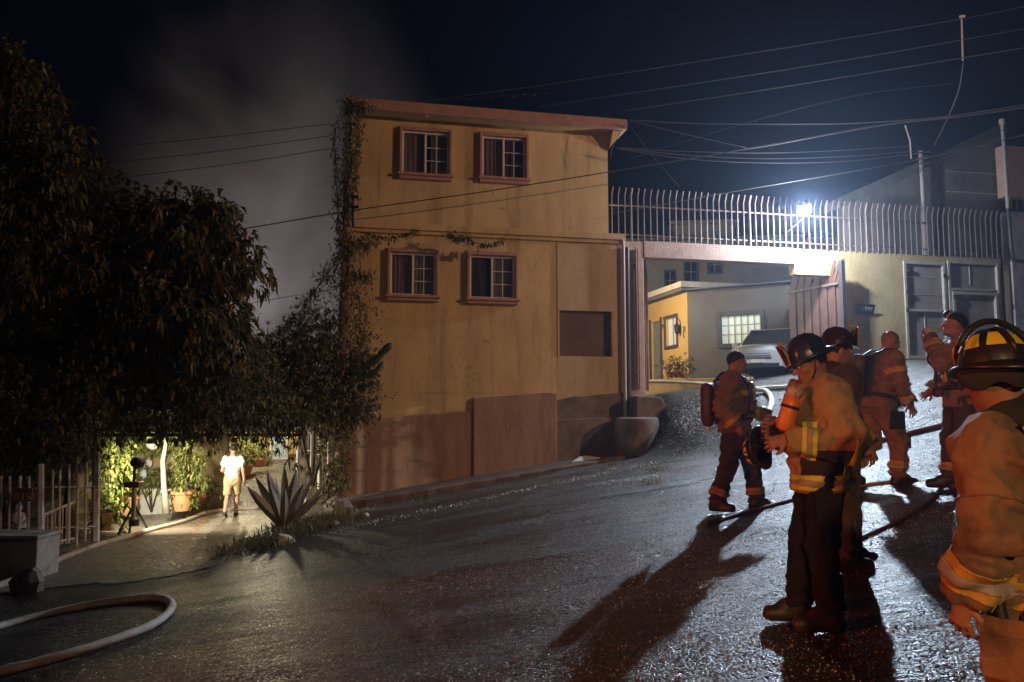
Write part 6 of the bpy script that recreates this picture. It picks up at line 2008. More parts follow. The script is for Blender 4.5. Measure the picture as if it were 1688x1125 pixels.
# 3: dark red helmet, behind number 2, looking right
f3 = Person('firefighter in dark red helmet looking up the ramp, half hidden behind the tan coat', stand(1388, 940, 5.95), 84,
            dict(er=(.26, -.05, 1.12), wr=(.24, .12, .92), el=(-.26, -.05, 1.12), wl=(-.2, .2, .98), kr=(.11, -.02, .5), ar=(.12, -.05, .1), tr=(.14, .17, .045), kl=(-.12, .14, .5), al=(-.12, .14, .1), tl=(-.14, .36, .045), yaw=4, pitch=-6), scale=.975, seed=21)
f3.body([('r', (0, .2, -.98), (-1, 0, 0), .4), ('l', (.2, .9, -.2), (.9, 0, -.3), .5)], h=.0065)
f3.jacket('gear_dark', r=.158, ks=1.28, hem=.16, amp=.011)
f3.collar('patch_black', r=.09, hgt=.10)
f3.trousers('gear_dark', amp=.011)
f3.boots()
f3.stripes(f3.jo, f3.jhem + f3.jax * .06, f3.jax, near=.27, c1='amber')
p_, u_ = f3.limb('er', 'wr', .7); f3.band(f3.jo, 'reflective_band', p_, u_, .06, 'amber', .12)
f3.helmet('helm_dark', 'helm_dark', 'helm_dark', tilt=0, back=.055, shield_h=.14)
f3.hair(.006, (-.005, .5))

# 4: rust gear, air pack, leaning forward as he walks to the right
f4 = Person('bareheaded firefighter in rust gear walking up the ramp, air pack on his back', stand(1452, 792, 9.3), 80,
            dict(pelvis=(0, -.02, .93), chest=(0, .07, 1.29), neck=(0, .12, 1.45), head=(0, .195, 1.59), pitch=-16, yaw=4, sl=(-.195, .09, 1.39), sr=(.195, .09, 1.39),
                 er=(.27, .10, 1.12), wr=(.25, .22, .90), el=(-.27, .16, 1.13), wl=(-.24, .36, .97),
                 hl=(-.10, -.02, .90), hr=(.10, -.02, .90), kr=(.12, .16, .50), ar=(.12, .13, .10), tr=(.14, .35, .045), kl=(-.11, -.02, .47), al=(-.12, -.30, .17), tl=(-.13, -.12, .05)), scale=1.04, seed=31)
f4.body([('r', (.0, .35, -.93), (-.9, .2, 0), .35), ('l', (0, .6, -.8), (.9, 0, 0), .3)])
f4.hair(.003, (.03, .45), mt='skin')
f4.jacket('gear_rust', r=.160, ks=1.3, hem=.10, amp=.018, arm=1.02)
f4.collar('gear_rust', r=.095, hgt=.07)
f4.trousers('gear_rust', r=1.08, amp=.018)
f4.boots()
for s in 'lr':
    p_, u_ = f4.limb('k' + s, 'a' + s, .66); f4.stripes(f4.to, p_, u_, near=.14, c1='amber')
    p_, u_ = f4.limb('s' + s, 'e' + s, .5); f4.band(f4.jo, 'reflective_band', p_, u_, .06, 'amber', .135)
    p_, u_ = f4.limb('e' + s, 'w' + s, .7); f4.stripes(f4.jo, p_, u_, near=.12, c1='amber')
f4.glove('l', (0, .85, -.5), (.9, 0, 0), .22)
airpack(f4, cyl='cyl_dark')
p_, u_ = f4.limb('hr', 'kr', .45)
f4.mb(MB().obox(tuple(p_ + np.array([.105, .02, 0])), (.03, 0, 0), (0, .085, 0), (0, 0, .10)), 'thigh_pocket', M['patch_black'], f4.to, smooth=False, bevel=.015)
f4.mb(MB().obox(tuple(f4.J['kr'] + np.array([.0, .085, .0])), (.07, 0, 0), (0, .018, 0), (0, 0, .09)), 'knee_pad', M['patch_black'], f4.to, smooth=False, bevel=.02)

# 5: drinking, facing left
f5 = Person('firefighter drinking from a clear bottle, mask pushed up on his hair', stand(1592, 790, 8.2), -80,
            dict(el=(-.30, .27, 1.24), wl=(-.10, .30, 1.50), sl=(-.20, .03, 1.42), er=(.27, .02, 1.12), wr=(.22, .20, .98), head=(0, .03, 1.625), pitch=9, yaw=6,
                 kr=(.12, .08, .5), ar=(.13, .10, .1), tr=(.15, .32, .045)), scale=1.03, seed=41)
f5.body([('l', (.45, .25, .85), (.75, -.6, .1), .75), ('r', (0, .8, -.5), (-.9, 0, 0), .4)])
f5.hair()
f5.jacket('gear_rust', r=.162, ks=1.3, hem=.14, amp=.018, arm=1.02)
f5.collar('patch_black', r=.09, hgt=.08)
f5.trousers('gear_dark', amp=.012)
f5.boots()
for s in 'lr':
    p_, u_ = f5.limb('e' + s, 'w' + s, .66); f5.stripes(f5.jo, p_, u_, near=.12, c1='amber')
    p_, u_ = f5.limb('k' + s, 'a' + s, .7); f5.stripes(f5.to, p_, u_, near=.14, c1='amber')
airpack(f5)
J = f5.J
# mask pushed up over the forehead
mk = f5.mb(MB().ball(tuple(f5.head_pt((0, .06, .105))), .075, .055, .045, n=14), 'face_mask', M['black'])
f5.mb(MB().tube([tuple(f5.head_pt((-.085, .10, .055))), tuple(f5.head_pt((-.07, .06, .12))), tuple(f5.head_pt((-.03, .0, .145)))], .009, n=6), 'mask_rim', M['white_metal'], mk)
f5.mb(MB().tube([tuple(f5.head_pt((-.09, .06, .09))), tuple(f5.head_pt((-.10, -.04, .03))), tuple(f5.head_pt((-.06, -.11, .0)))], .010, n=6), 'mask_strap', M['black'], mk)
rg1 = f5.mb(MB().lathe([(.03, -.03), (.085, -.02), (.09, .02), (.06, .045), (.03, .05)], tuple(J['chest'] + (-.16, .26, -.03)), n=18, axis=(-.75, .6, .1)), 'regulator', M['black'])
f5.mb(MB().lathe([(.055, .048), (.055, .058), (.03, .06), (.03, .052)], tuple(J['chest'] + (-.16, .26, -.03)), n=18, axis=(-.75, .6, .1)), 'regulator_ring', mat('pinkish_ring', (.6, .33, .28), rough=.5), rg1)
gb1 = tuple(J['chest'] + (-.16, .27, -.36))
f5.mb(MB().tube([tuple(J['chest'] + (-.15, .26, -.08)), tuple(J['chest'] + (-.16, .29, -.22)), gb1], .012, n=8), 'gauge_hose', M['black'], rg1)
f5.mb(MB().lathe([(.03, -.03), (.048, -.02), (.05, .02), (.03, .035)], gb1, n=16, axis=(-.75, .6, .1)), 'gauge', M['helm_maroon'], rg1)
f5.mb(MB().obox(tuple(J['chest'] + (-.13, .19, -.20)), (.032, 0, 0), (0, .02, 0), (0, 0, .06)), 'alarm_unit', M['amber'], smooth=False, bevel=.012)
f5.mb(MB().lathe([(.016, 0), (.016, .012)], tuple(J['chest'] + (-.145, .205, -.17)), n=10, axis=(-.6, 1, 0)), 'alarm_button', M['black'])
hw = f5.J['wl'] + np.array([.02, -.03, .075]); mouth = f5.head_pt((0, .105, -.055))
bd = mouth - hw; bl_ = np.linalg.norm(bd); bd /= bl_
bt = thing('water_bottle', f5.W(hw), 'clear plastic bottle raised to the drinking man\'s mouth', 'bottle')
pm = mat('clear_plastic', (.75, .8, .82), rough=.08, spec=.6, alpha=.55)
mb = MB().lathe([(.026, -.075), (.034, -.068), (.034, -.05), (.031, -.04), (.034, -.03), (.034, -.01), (.030, .02), (.015, bl_ - .03), (.0145, bl_ - .012)], tuple(hw), n=16, axis=tuple(bd))
mb.v = [tuple(p) for p in f5.W(np.array(mb.v))]; mb.build('bottle_body', pm, bt, smooth=True)
mb = MB().lathe([(.018, bl_ - .034), (.018, bl_ - .020)], tuple(hw), n=12, axis=tuple(bd))
mb.v = [tuple(p) for p in f5.W(np.array(mb.v))]; mb.build('bottle_neck_ring', M['paleblue'], bt, smooth=True)

# 6: nearest, back to the camera
f6 = Person('nearest firefighter seen from behind in black helmet with yellow patches and rust coat', stand(1700, 687, 2.65), -24,
            dict(head=(-.105, .06, 1.615), neck=(-.06, .01, 1.455), yaw=20, pitch=-4, roll=0, chest=(-.01, 0, 1.29), sl=(-.21, .01, 1.375), sr=(.19, -.02, 1.39), el=(-.30, -.03, 1.09), wl=(-.305, .07, .87), er=(.28, -.05, 1.12), wr=(.24, .14, .95)), scale=.93, seed=51)
f6.body([('l', (.05, .25, -.96), (.9, .1, 0), .55), ('r', (0, .6, -.8), (-.9, 0, 0), .5)], h=.006)
f6.hair(.006, (-.02, .45))
f6.jacket('gear_rust', h=.010, r=.172, ks=1.30, hem=.10, amp=.019, arm=1.12, cuff=.0)
f6.collar('patch_black', r=.118, hgt=.13)
f6.trousers('gear_rust', h=.012, r=1.12, amp=.015)
f6.boots()
for s in 'lr':
    p_, u_ = f6.limb('e' + s, 'w' + s, .62)
    f6.band(f6.jo, 'reflective_band', p_, u_, .11, 'amber', .13, .004)
    f6.band(f6.jo, 'reflective_tape', p_, u_, .035, 'silver', .13, .009)
f6.stripes(f6.jo, f6.jhem + f6.jax * .05, f6.jax, near=.30, c1='amber', w=.09)
f6.band(f6.jo, 'chest_band', f6.J['chest'] - f6.jax * .09, f6.jax, .075, 'lime', .235, .005)
f6.helmet('helm_black', 'helm_black', 'helm_maroon', patches=[(a, a + 34, .30, .66) for a in (100, 146, 192, 238, 282)], tilt=-4, back=.065, ear='patch_black', goggles=(-75, 75, -.035), lift=.05)
p_, u_ = f6.limb('sl', 'el', .62); f6.band(f6.jo, 'seam', p_, u_, .005, 'gear_brown', .14, .001)
# suspender straps and belt gear
f6.mb(MB().tube([tuple(f6.J['neck'] + (-.13, -.10, .01)), tuple(f6.J['chest'] + (-.12, -.195, -.02)), tuple(f6.J['pelvis'] + (-.10, -.19, .06))], .026, n=8, flat=.5), 'harness_strap', M['black'])
f6.mb(MB().tube([tuple(f6.J['pelvis'] + (-.245, .0, .02)), tuple(f6.J['pelvis'] + (-.255, -.03, -.12)), tuple(f6.J['pelvis'] + (-.23, -.06, -.20)), tuple(f6.J['pelvis'] + (-.20, -.09, -.08))], .016, n=8), 'hanging_strap', M['black'])
f6.mb(MB().tube([tuple(f6.J['pelvis'] + (-.12, -.20, -.11)), tuple(f6.J['pelvis'] + (-.10, -.23, -.17)), tuple(f6.J['pelvis'] + (-.05, -.23, -.16)), tuple(f6.J['pelvis'] + (-.06, -.20, -.10))], .013, n=8), 'blue_clip', mat('blue_plastic', (.03, .06, .22), rough=.35))

def pocket(p, c, nrm, w, h_, material, parent, name='pocket'):
    c = np.array(c, float); nrm = np.array(nrm, float); nrm /= np.linalg.norm(nrm)
    sx_ = np.cross((0, 0, 1.), nrm); sx_ /= np.linalg.norm(sx_); up_v = np.cross(nrm, sx_)
    o_ = p.mb(MB().obox(tuple(c), tuple(sx_ * w), tuple(nrm * .014), tuple(up_v * h_)), name, M[material], parent, smooth=False, bevel=.008)
    p.mb(MB().obox(tuple(c + up_v * h_ * .72 + nrm * .012), tuple(sx_ * (w + .006)), tuple(nrm * .010), tuple(up_v * h_ * .30)), 'pocket_flap', M[material], o_, smooth=False, bevel=.006)
J = f1.J
pocket(f1, J['chest'] + (.10, .215, -.16), (.4, 1, 0), .055, .06, 'gear_brown', f1.jo)
pocket(f1, J['hr'] + (.135, .03, -.16), (1, .1, 0), .075, .09, 'gear_dark', f1.to)
pocket(f2, f2.J['hl'] + (-.125, .02, -.20), (-1, .05, 0), .07, .09, 'navy', f2.to)
f1.mb(MB().obox(tuple(J['chest'] + (.13, .20, .03)), (.028, 0, 0), (0, .018, 0), (0, 0, .055)).tube([tuple(J['chest'] + (.15, .20, .08)), tuple(J['chest'] + (.15, .20, .19))], .005, n=6), 'radio', M['black'], smooth=False)
for dz_ in (-.02, -.10, -.18):
    f1.mb(MB().obox(tuple(J['chest'] + (.0, .225, dz_ - .03)), (.030, 0, 0), (0, .008, 0), (0, 0, .012)), 'buckle', M['steel'], f1.jo, smooth=False)
pocket(f6, f6.J['hl'] + (-.145, -.04, -.20), (-1, -.35, 0), .085, .10, 'gear_rust', f6.to)
f6.mb(MB().obox(tuple(f6.J['neck'] + (-.125, -.135, -.02)), (.028, 0, 0), (0, .012, .0), (0, .006, .02)), 'buckle', M['steel'], smooth=False)

# ---------------------------------------------------------------- man in the white shirt walking up the drive
mg = gnd(381, 853)
mn = Person('man in white t-shirt and khaki shorts walking away along the lit drive', mg, -12,
            dict(pelvis=(0, 0, .96), chest=(0, .01, 1.31), er=(.25, -.07, 1.12), wr=(.28, -.04, .87), el=(-.24, .02, 1.12), wl=(-.16, .2, 1.02), sl=(-.175, 0, 1.42), sr=(.175, 0, 1.42),
                 kr=(.10, .16, .52), ar=(.08, .16, .10), tr=(.09, .36, .045), kl=(-.10, -.04, .50), al=(-.11, -.28, .18), tl=(-.10, -.10, .05), yaw=-8, pitch=-4), scale=.985, seed=61)
mn.body([('r', (.05, .1, -.98), (-.9, .2, 0), .35), ('l', (.4, .8, .1), (.6, 0, -.6), .5)], h=.008, material='skin_tan')
mn.hair(.010, (.0, .5), h=.008)
J = mn.J
def f_tee(P):
    d = ecap(P, J['pelvis'] - (0, 0, .14), J['chest'], .118, .128, (1, 0, 0), 1.38)
    d = smin(d, ecap(P, J['chest'], J['neck'] - (0, 0, .04), .122, .072, (1, 0, 0), 1.55), .05)
    for s in 'lr':
        m_ = J['s' + s] * .35 + J['e' + s] * .65
        d = smin(d, cap(P, J['s' + s] - (0, 0, .004), m_, .071, .070, flat_end=True), .05)
    d = d + fold_noise(P, 5, .015)
    d = np.maximum(d, (J['pelvis'][2] - .09) - P[:, 2])
    return smax(d, -cap(P, J['neck'] - (0, 0, .01), J['head'], .062, .08), .01)
lo, hi = mn.bounds(.2)
mn.add('t_shirt', f_tee, lo, hi, .011, M['tee'])
def f_sh(P):
    d = ecap(P, J['pelvis'] - (0, 0, .02), J['pelvis'] - (0, 0, .10), .118, .125, (1, 0, 0), 1.3)
    for s in 'lr':
        e = cap(P, J['h' + s], J['k' + s] * .92 + J['h' + s] * .08, .105, .092, flat_end=True)
        d = smin(d, e, .03)
    return d + fold_noise(P, 9, .008)
mn.add('shorts', f_sh, lo, hi, .011, M['khaki'])
for s in 'lr':
    a, t = J['a' + s], J['t' + s]
    heel = a + (a - t) / np.linalg.norm(a - t) * .03; heel[2] = max(t[2], a[2] - .07)
    mn.add('shoe', lambda P: smin(cap(P, heel, t, .042, .038), cap(P, a - (0, 0, .03), a, .042, .042), .03), np.minimum(a, t) - .15, np.maximum(a, t) + .15, .009, M['boot'])

# ---------------------------------------------------------------- things held between the firefighters
hh = thing('spare_helmet', f2.W((-.17, .36, .98)), 'black spare helmet with yellow patches hanging from the hand', 'helmet')
c0_ = np.array(at(1253, 742, 5.0)); hrot = rotz(R(40)) @ rotx(R(-105))
for o_ in ():
    pass
hr = make_helmet(hh, lambda q: c0_ + hrot @ (np.asarray(q, float) * .80), 'helm_black', 'helm_black', None, [(a, a + 36, .28, .62) for a in (10, 58, 106, 154, 202, 250, 298)], .06, .1, True, None, None, 'helmet_shell')
hand2 = f2.W(f2.J['wl'] + np.array([.03, .07, -.03]))
MB().tube([tuple(c0_ + (-.03, -.02, .06)), tuple((c0_ + hand2) / 2 + (-.04, 0, .04)), tuple(hand2), tuple((c0_ + hand2) / 2 + (.03, 0, 0)), tuple(c0_ + (.05, -.02, .05))], .008, n=6).build('helmet_strap', M['black'], hh, smooth=True)

ca = np.array(at(1293, 702, 4.66)); cb_ = np.array(at(1307, 656, 4.64))
ax_ = cb_ - ca; L_ = np.linalg.norm(ax_); ax_ /= L_
oc = thing('air_cylinder', Vector(ca), 'glowing orange cylinder with a dark strap held against the tan coat', 'air cylinder')
MB().lathe([(.02, -.03), (.042, -.02), (.05, .02), (.05, L_ - .03), (.040, L_), (.02, L_ + .012)], tuple(ca), n=20, axis=tuple(ax_)).build('cylinder_body', M['cyl_orange'], oc, smooth=True)
MB().lathe([(.0515, L_ * .62), (.0525, L_ * .63), (.0525, L_ * .72), (.0515, L_ * .73)], tuple(ca), n=20, axis=tuple(ax_), caps=False).build('strap', M['black'], oc, smooth=True)
mb = MB().ball(tuple(cb_ + ax_ * .035), .050, .045, .038, n=16)
for i in range(len(mb.v)):
    p = np.array(mb.v[i]); k = 1 + .18 * math.sin(p[0] * 190 + p[2] * 140) * math.sin(p[1] * 160 + p[2] * 90)
    q = p - (cb_ + ax_ * .035); mb.v[i] = tuple(cb_ + ax_ * .035 + q * k)
mb.build('valve_wrap', mat('crumpled_plastic', (.62, .45, .42), (.5, .33, .3), scale=20, rough=.25), oc, smooth=True, sharp=30)

# ================================================================ CAR IN THE COURTYARD
def make_car():
    fc = at(1250, 640, 23.5)
    d = Vector((-.50, -.866, 0)); s = Vector((.866, -.50, 0))      # s: towards image right
    gz = G(fc.x, fc.y) + 0.02
    org = Vector((fc.x, fc.y, gz)) - d * 2.25
    root = thing('parked_car', org, 'silver sport utility car parked nose-out inside the gate', 'car')
    W = lambda x, y, z: org + d * x + s * y + Vector((0, 0, z))
    paint = mat('silver_car_paint', (.62, .65, .70), (.56, .59, .64), scale=2, rough=.25, metallic=.25, coat=.6)
    # stations: x, half width, bottom, sill, belt, top, top half width
    st = [(-2.2, .80, .35, .60, 1.00, 1.02, .70), (-2.0, .90, .28, .62, 1.06, 1.10, .80), (-1.0, .93, .25, .62, 1.08, 1.10, .84), (0.0, .93, .25, .62, 1.07, 1.09, .84), (.80, .93, .25, .62, 1.05, 1.09, .80),
          (1.4, .92, .26, .60, .99, 1.05, .74), (1.85, .89, .28, .58, .92, .99, .68), (2.1, .82, .30, .55, .84, .92, .60), (2.22, .74, .34, .52, .74, .80, .52)]
    vs, fs = [], []
    for (x, w, b, si, be, to, tw) in st:
        half = [(w * .92, b), (w, si), (w * .99, (si + be) / 2), (w * .96, be), (tw, to), (tw * .5, to + .03), (0, to + .035)]
        sec = half + [(-y, z) for y, z in half[-2::-1]]
        vs += [W(x, y, z) for y, z in sec]
    m_ = 13
    for i in range(len(st) - 1):
        for k in range(m_ - 1):
            a = i * m_ + k
            fs.append((a, a + m_, a + m_ + 1, a + 1))
    fs.append(tuple(range(m_))); fs.append(tuple((len(st) - 1) * m_ + k for k in range(m_ - 1, -1, -1)))
    body = MB().add(vs, fs).build('body', paint, root, smooth=True, sharp=38)
    # cabin: glass house and roof with pillars
    g = [(-2.0, 1.09, .78), (-1.75, 1.62, .62), (-.35, 1.70, .64), (.15, 1.64, .62), (1.05, 1.07, .76)]
    vs = [W(x, y * sg, z) for (x, z, y) in g for sg in (1, -1)]
    n = len(g)
    fs = [(2 * i, 2 * i + 2, 2 * i + 3, 2 * i + 1) for i in range(n - 1)]
    fs += [(8, 6, 4, 2, 0), (1, 3, 5, 7, 9)]
    MB().add(vs, fs).build('windows', M['glass_dark'], root)
    MB().add([W(x, y, z) for x, z, y in ((-1.78, 1.635, .63), (-.35, 1.715, .65), (.18, 1.655, .63), (.18, 1.655, -.63), (-.35, 1.715, -.65), (-1.78, 1.635, -.63))] + [W(x, y, z) for x, z, y in ((-1.78, 1.60, .64), (-.35, 1.68, .66), (.18, 1.62, .64), (.18, 1.62, -.64), (-.35, 1.68, -.66), (-1.78, 1.60, -.64))],
             [(0, 5, 4, 1), (1, 4, 3, 2), (0, 1, 7, 6), (1, 2, 8, 7), (2, 3, 9, 8), (3, 4, 10, 9), (4, 5, 11, 10), (5, 0, 6, 11)]).build('roof', paint, root)
    for sg in (1, -1):
        MB().tube([W(1.05, .77 * sg, 1.07), W(.62, .71 * sg, 1.34), W(.16, .64 * sg, 1.63)], .035, n=8).build('pillar', paint, root, smooth=True)
        MB().tube([W(-.45, .80 * sg, 1.08), W(-.40, .66 * sg, 1.68)], .03, n=8).build('pillar', M['black'], root, smooth=True)
        mi = MB().obox(W(.72, 1.02 * sg, 1.12), d * .06, s * .10, Vector((0, 0, .07))).build('mirror', paint, root, bevel=.02)
        hl = MB().ball(W(2.08, .60 * sg, .80), .12, .19, .085, n=14).build('headlight', mat('headlight_glass', (.75, .78, .8), rough=.12, spec=.8), root, smooth=True)
        MB().lathe([(.05, 0), (.045, .03)], W(2.17, .60 * sg, .46), n=12, axis=d).build('fog_lamp', M['steel'], root, smooth=True)
        for x in (1.42, -1.35):
            c = W(x, .80 * sg, .34)
            w = MB().lathe([(.22, -.10), (.33, -.10), (.345, -.07), (.345, .07), (.33, .10), (.22, .10)], c, n=28, axis=s * sg).build('wheel', M['black'], root, smooth=True, sharp=40)
            MB().lathe([(.22, .02), (.20, .085), (.06, .095), (.0, .10)], c, n=20, axis=s * sg, caps=False).build('rim', M['steel'], w, smooth=True, sharp=30)
    for i in range(4):
        MB().obox(W(2.215 - .012 * i, 0, .60 + .06 * i), d * .03, s * (.40 - .02 * i), Vector((0, 0, .018))).build('grille_bar', M['steel'], root, bevel=.006)
    MB().obox(W(2.17, 0, .70), d * .04, s * .43, Vector((0, 0, .14))).build('grille', M['black'], root, bevel=.02)
    MB().obox(W(2.20, 0, .36), d * .05, s * .62, Vector((0, 0, .075))).build('lower_grille', M['black'], root, bevel=.02)
    MB().obox(W(2.26, 0, .50), d * .012, s * .20, Vector((0, 0, .05))).build('number_plate', M['white_stone'], root, bevel=.004)
make_car()
# plants on the kerb by the yellow wall
for (x, y, r, lab) in ((1104, 620, .16, 'small dark potted plant on the left of the courtyard kerb'), (1117, 620, .2, 'bushy potted plant in the middle of the courtyard kerb'), (1130, 621, .15, 'small pale pot at the right of the courtyard kerb')):
    q = at(x, y, 25.2)
    pot(x, y + 3, 25.2, r * .8, r * 1.1, lab, [(np.array(q) + (0, 0, .30), np.array([r * 1.3, r * 1.2, r * 1.1]))], lf='leaf_vine', size=.10, dens=60, mt='white_stone' if x == 1130 else 'terracotta')

# ================================================================ HOSES
def spline(pts, k=8):
    pts = [Vector(p) for p in pts]
    out = []
    for i in range(len(pts) - 1):
        p0 = pts[max(0, i - 1)]; p1 = pts[i]; p2 = pts[i + 1]; p3 = pts[min(len(pts) - 1, i + 2)]
        for j in range(k):
            t = j / k
            out.append(0.5 * ((2 * p1) + (p2 - p0) * t + (2 * p0 - 5 * p1 + 4 * p2 - p3) * t * t + (3 * p1 - p0 - 3 * p2 + p3) * t ** 3))
    out.append(pts[-1])
    return out
def hose(label, px, r, mt, pts3=None, name='fire_hose', couplings=()):
    P3 = pts3 or [gnd(x, y) for x, y in px]
    P3 = spline(P3, 10)
    P3 = [Vector((p.x, p.y, (G(p.x, p.y) if pts3 is None else p.z) + r * .85)) for p in P3]
    root = thing(name, P3[0], label, 'hose')
    MB().tube(P3, [r * (1 + .05 * math.sin(i * 1.3) + .03 * math.sin(i * .37)) for i in range(len(P3))], n=14, flat=.86).build('hose', M[mt], root, smooth=True)
    for u in couplings:
        i = int(u * (len(P3) - 2)); a, b = P3[i], P3[i + 1]
        ax = (b - a).normalized()
        MB().lathe([(r * .9, -.14), (r * 1.3, -.12), (r * 1.35, -.02), (r * 1.15, 0), (r * 1.35, .02), (r * 1.3, .12), (r * .9, .14)], a, n=16, axis=ax).build('coupling', M['steel'], root, smooth=True, sharp=40)
    return root
hose('thick cream hose running from the left edge up the drive', [(-40, 985), (30, 958), (90, 930), (160, 903), (240, 880), (300, 864), (348, 847), (400, 842), (450, 838), (500, 822)], .055, 'hose_cream', couplings=(.66,))
hose('hose bent in a big loop at the lower left', [(-60, 1055), (40, 1027), (130, 1006), (210, 994), (258, 991), (281, 1000), (276, 1018), (240, 1042), (160, 1071), (60, 1100), (-60, 1128)], .046, 'hose_orange')
hose('thin red cable lying beside the thick cream hose', [(345, 850), (330, 868), (318, 880), (340, 884), (360, 892), (366, 905)], .012, 'redpot', name='cable')
hose('white hose curling out of the gate behind the brown-geared man', None, .06, 'hose_white', pts3=[at(1060, 632, 24.6), at(1120, 633, 24.2), at(1180, 637, 23.2)] + [gnd(x, y) for x, y in ((1235, 645), (1262, 648), (1272, 662), (1268, 682), (1256, 702))])
hose('white hose crossing in front of the parked car', None, .055, 'hose_white', pts3=[gnd(x, y) for x, y in ((1215, 644), (1255, 643), (1300, 641), (1345, 640))])
hose('brown hose across the ramp behind the walking firefighter', [(1400, 745), (1450, 730), (1500, 717), (1550, 705), (1610, 690), (1690, 672)], .045, 'hose_red')
hose('grey hose crossing the road by the boots of the brown-geared man', [(1180, 862), (1240, 845), (1310, 826), (1400, 806), (1480, 796)], .022, 'hose_cream', couplings=(0.0,))
hose('thin red hose curving over the road beside the nearest firefighter', [(1350, 902), (1395, 898), (1440, 880), (1500, 850), (1545, 815), (1575, 775), (1640, 750)], .018, 'hose_red')

# ================================================================ WIRES AND RIGHT-HAND POLE
up_ = FB.pt(FB.px(1525, 400, -.5)[0], -.5, 0)
up = thing('service_pole', (up_.x, up_.y, 1.6), 'thin cluttered service pole rising behind the bar fence', 'pole')
zt_ = FB.px(1525, 250, -.5)[1]
MB().tube([Vector((up_.x, up_.y, 1.2)), Vector((up_.x, up_.y, zt_))], [.07, .055], n=10).build('shaft', M['pipe_pale'], up, smooth=True, sharp=50)
rs = random.Random(4)
for i in range(5):
    z = zt_ - .1 - i * .16
    MB().tube([Vector((up_.x - .22 + .05 * i, up_.y - .05, z)), Vector((up_.x + .25 - .03 * i, up_.y - .08, z + .05))], .02, n=6).build('crossarm', M['wood_pole'], up)
for i in range(4):
    c = Vector((up_.x + rs.uniform(-.1, .25), up_.y - .1, zt_ - rs.uniform(.1, 1.3)))
    MB().tube([c + Vector((.13 * math.cos(a * .9), 0, .16 * math.sin(a * .9 + i))) for a in range(9)], .008, n=5).build('cable_coil', M['wire'], up)
MB().tube([at(1492, 207, 21.5), at(1500, 232, 21.5), at(1502, 262, 21.5)], .02, n=6).build('stub_mast', M['pipe_pale'], up)

def wire(label, pts, r=.012, mt='wire', sag=0.0):
    """pts: (px, py, Y)"""
    P3 = spline([at(*p) for p in pts], 8)
    if sag:
        n = len(P3) - 1
        P3 = [p - Vector((0, 0, sag * 4 * (i / n) * (1 - i / n))) for i, p in enumerate(P3)]
    o = MB().tube(P3, r * .8, n=6).build('overhead_wire', M[mt], smooth=True)
    return tag(o, label, 'wire')
wire('highest thin wire from the roof to the upper right corner', [(690, 168, 19.2), (900, 140, 19), (1200, 94, 18), (1560, 36, 16), (1720, 4, 15)], .011, 'wire_pale')
wire('second of the three parallel wires above the house roof', [(890, 176, 19.5), (1200, 130, 18), (1450, 90, 17), (1720, 42, 15)], .012, 'wire_pale')
wire('lowest of the three parallel wires above the house roof', [(1030, 183, 19.5), (1250, 150, 18.5), (1450, 118, 17.5), (1720, 74, 15)], .012, 'wire_pale')
wire('slack thick wire from the eave tip to the right edge', [(1036, 198, 19.6), (1150, 204, 19.4), (1300, 205, 19), (1420, 203, 18.6), (1560, 192, 18), (1720, 168, 16.5)], .015, 'wire_pale')
wire('wire slanting down from the eave tip to the cable bundle', [(1036, 199, 19.6), (1140, 224, 19.8), (1230, 244, 20)], .010, 'wire_pale')
wire('long black wire crossing the facade between the two storeys', [(-20, 442, 16), (200, 413, 17), (400, 378, 17.6), (590, 346, 18.0), (800, 316, 18.3), (1003, 284, 18.6), (1130, 263, 18.8), (1230, 246, 19)], .017)
wire('thick twisted service cable rising to the right edge', [(1230, 246, 19), (1290, 236, 19), (1450, 207, 18.5), (1600, 190, 17.5), (1720, 172, 16.5)], .026, 'wire_pale')
wire('pale wire running over the fence to the service pole', [(1010, 352, 20.0), (1200, 318, 20.3), (1400, 284, 20.8), (1522, 262, 21.3)], .013, 'wire_pale')
wire('upper sagging cable between house corner and service pole', [(1015, 243, 19.8), (1130, 250, 20), (1300, 252, 20.5), (1522, 240, 21.3)], .012, 'wire_pale')
wire('middle sagging cable between house corner and service pole', [(1015, 244, 19.8), (1130, 256, 20), (1260, 262, 20.4), (1400, 258, 20.8), (1522, 248, 21.3)], .013, 'wire_pale')
wire('lowest sagging cable between house corner and service pole', [(1015, 245, 19.8), (1130, 262, 20), (1260, 269, 20.4), (1400, 266, 20.8), (1522, 252, 21.3)], .011, 'wire_pale')
wire('short wire from the house corner down behind the fence', [(1036, 205, 19.6), (1080, 262, 20), (1120, 308, 20.4)], .008)
wire('stay wire from eave tip down the house corner', [(1032, 203, 19.3), (1012, 238, 19.4), (1006, 262, 19.5)], .012, 'wire_pale')
wire('loose cable dropping from the spacer to the service pole', [(1588, 102, 17.0), (1580, 150, 18), (1562, 195, 19.5), (1540, 240, 21.2)], .013, 'wire_pale')
wire('cable from the service pole to the gable corner', [(1522, 258, 21.3), (1600, 236, 21.5), (1655, 214, 21.8)], .013, 'wire_pale')
wire('cable from the service pole past the pipe to the right edge', [(1522, 262, 21.3), (1620, 240, 20.8), (1720, 214, 20)], .013, 'wire_pale')
wire('upper faint wire across the smoky sky', [(120, 248, 20), (340, 228, 20), (545, 204, 19)], .010)
wire('middle faint wire across the smoky sky', [(120, 275, 20), (340, 252, 20), (545, 224, 19)], .010)
wire('lower faint wire across the smoky sky', [(160, 298, 20), (380, 271, 20), (545, 245, 19)], .010)
wire('faint low wire left of the pole above the shrub', [(370, 508, 20), (460, 492, 20), (545, 478, 19)], .009)
wire('faint wire from the upper wires to the house roof ridge', [(1040, 262, 20.5), (1200, 212, 20), (1400, 160, 19), (1570, 138, 18)], .006)
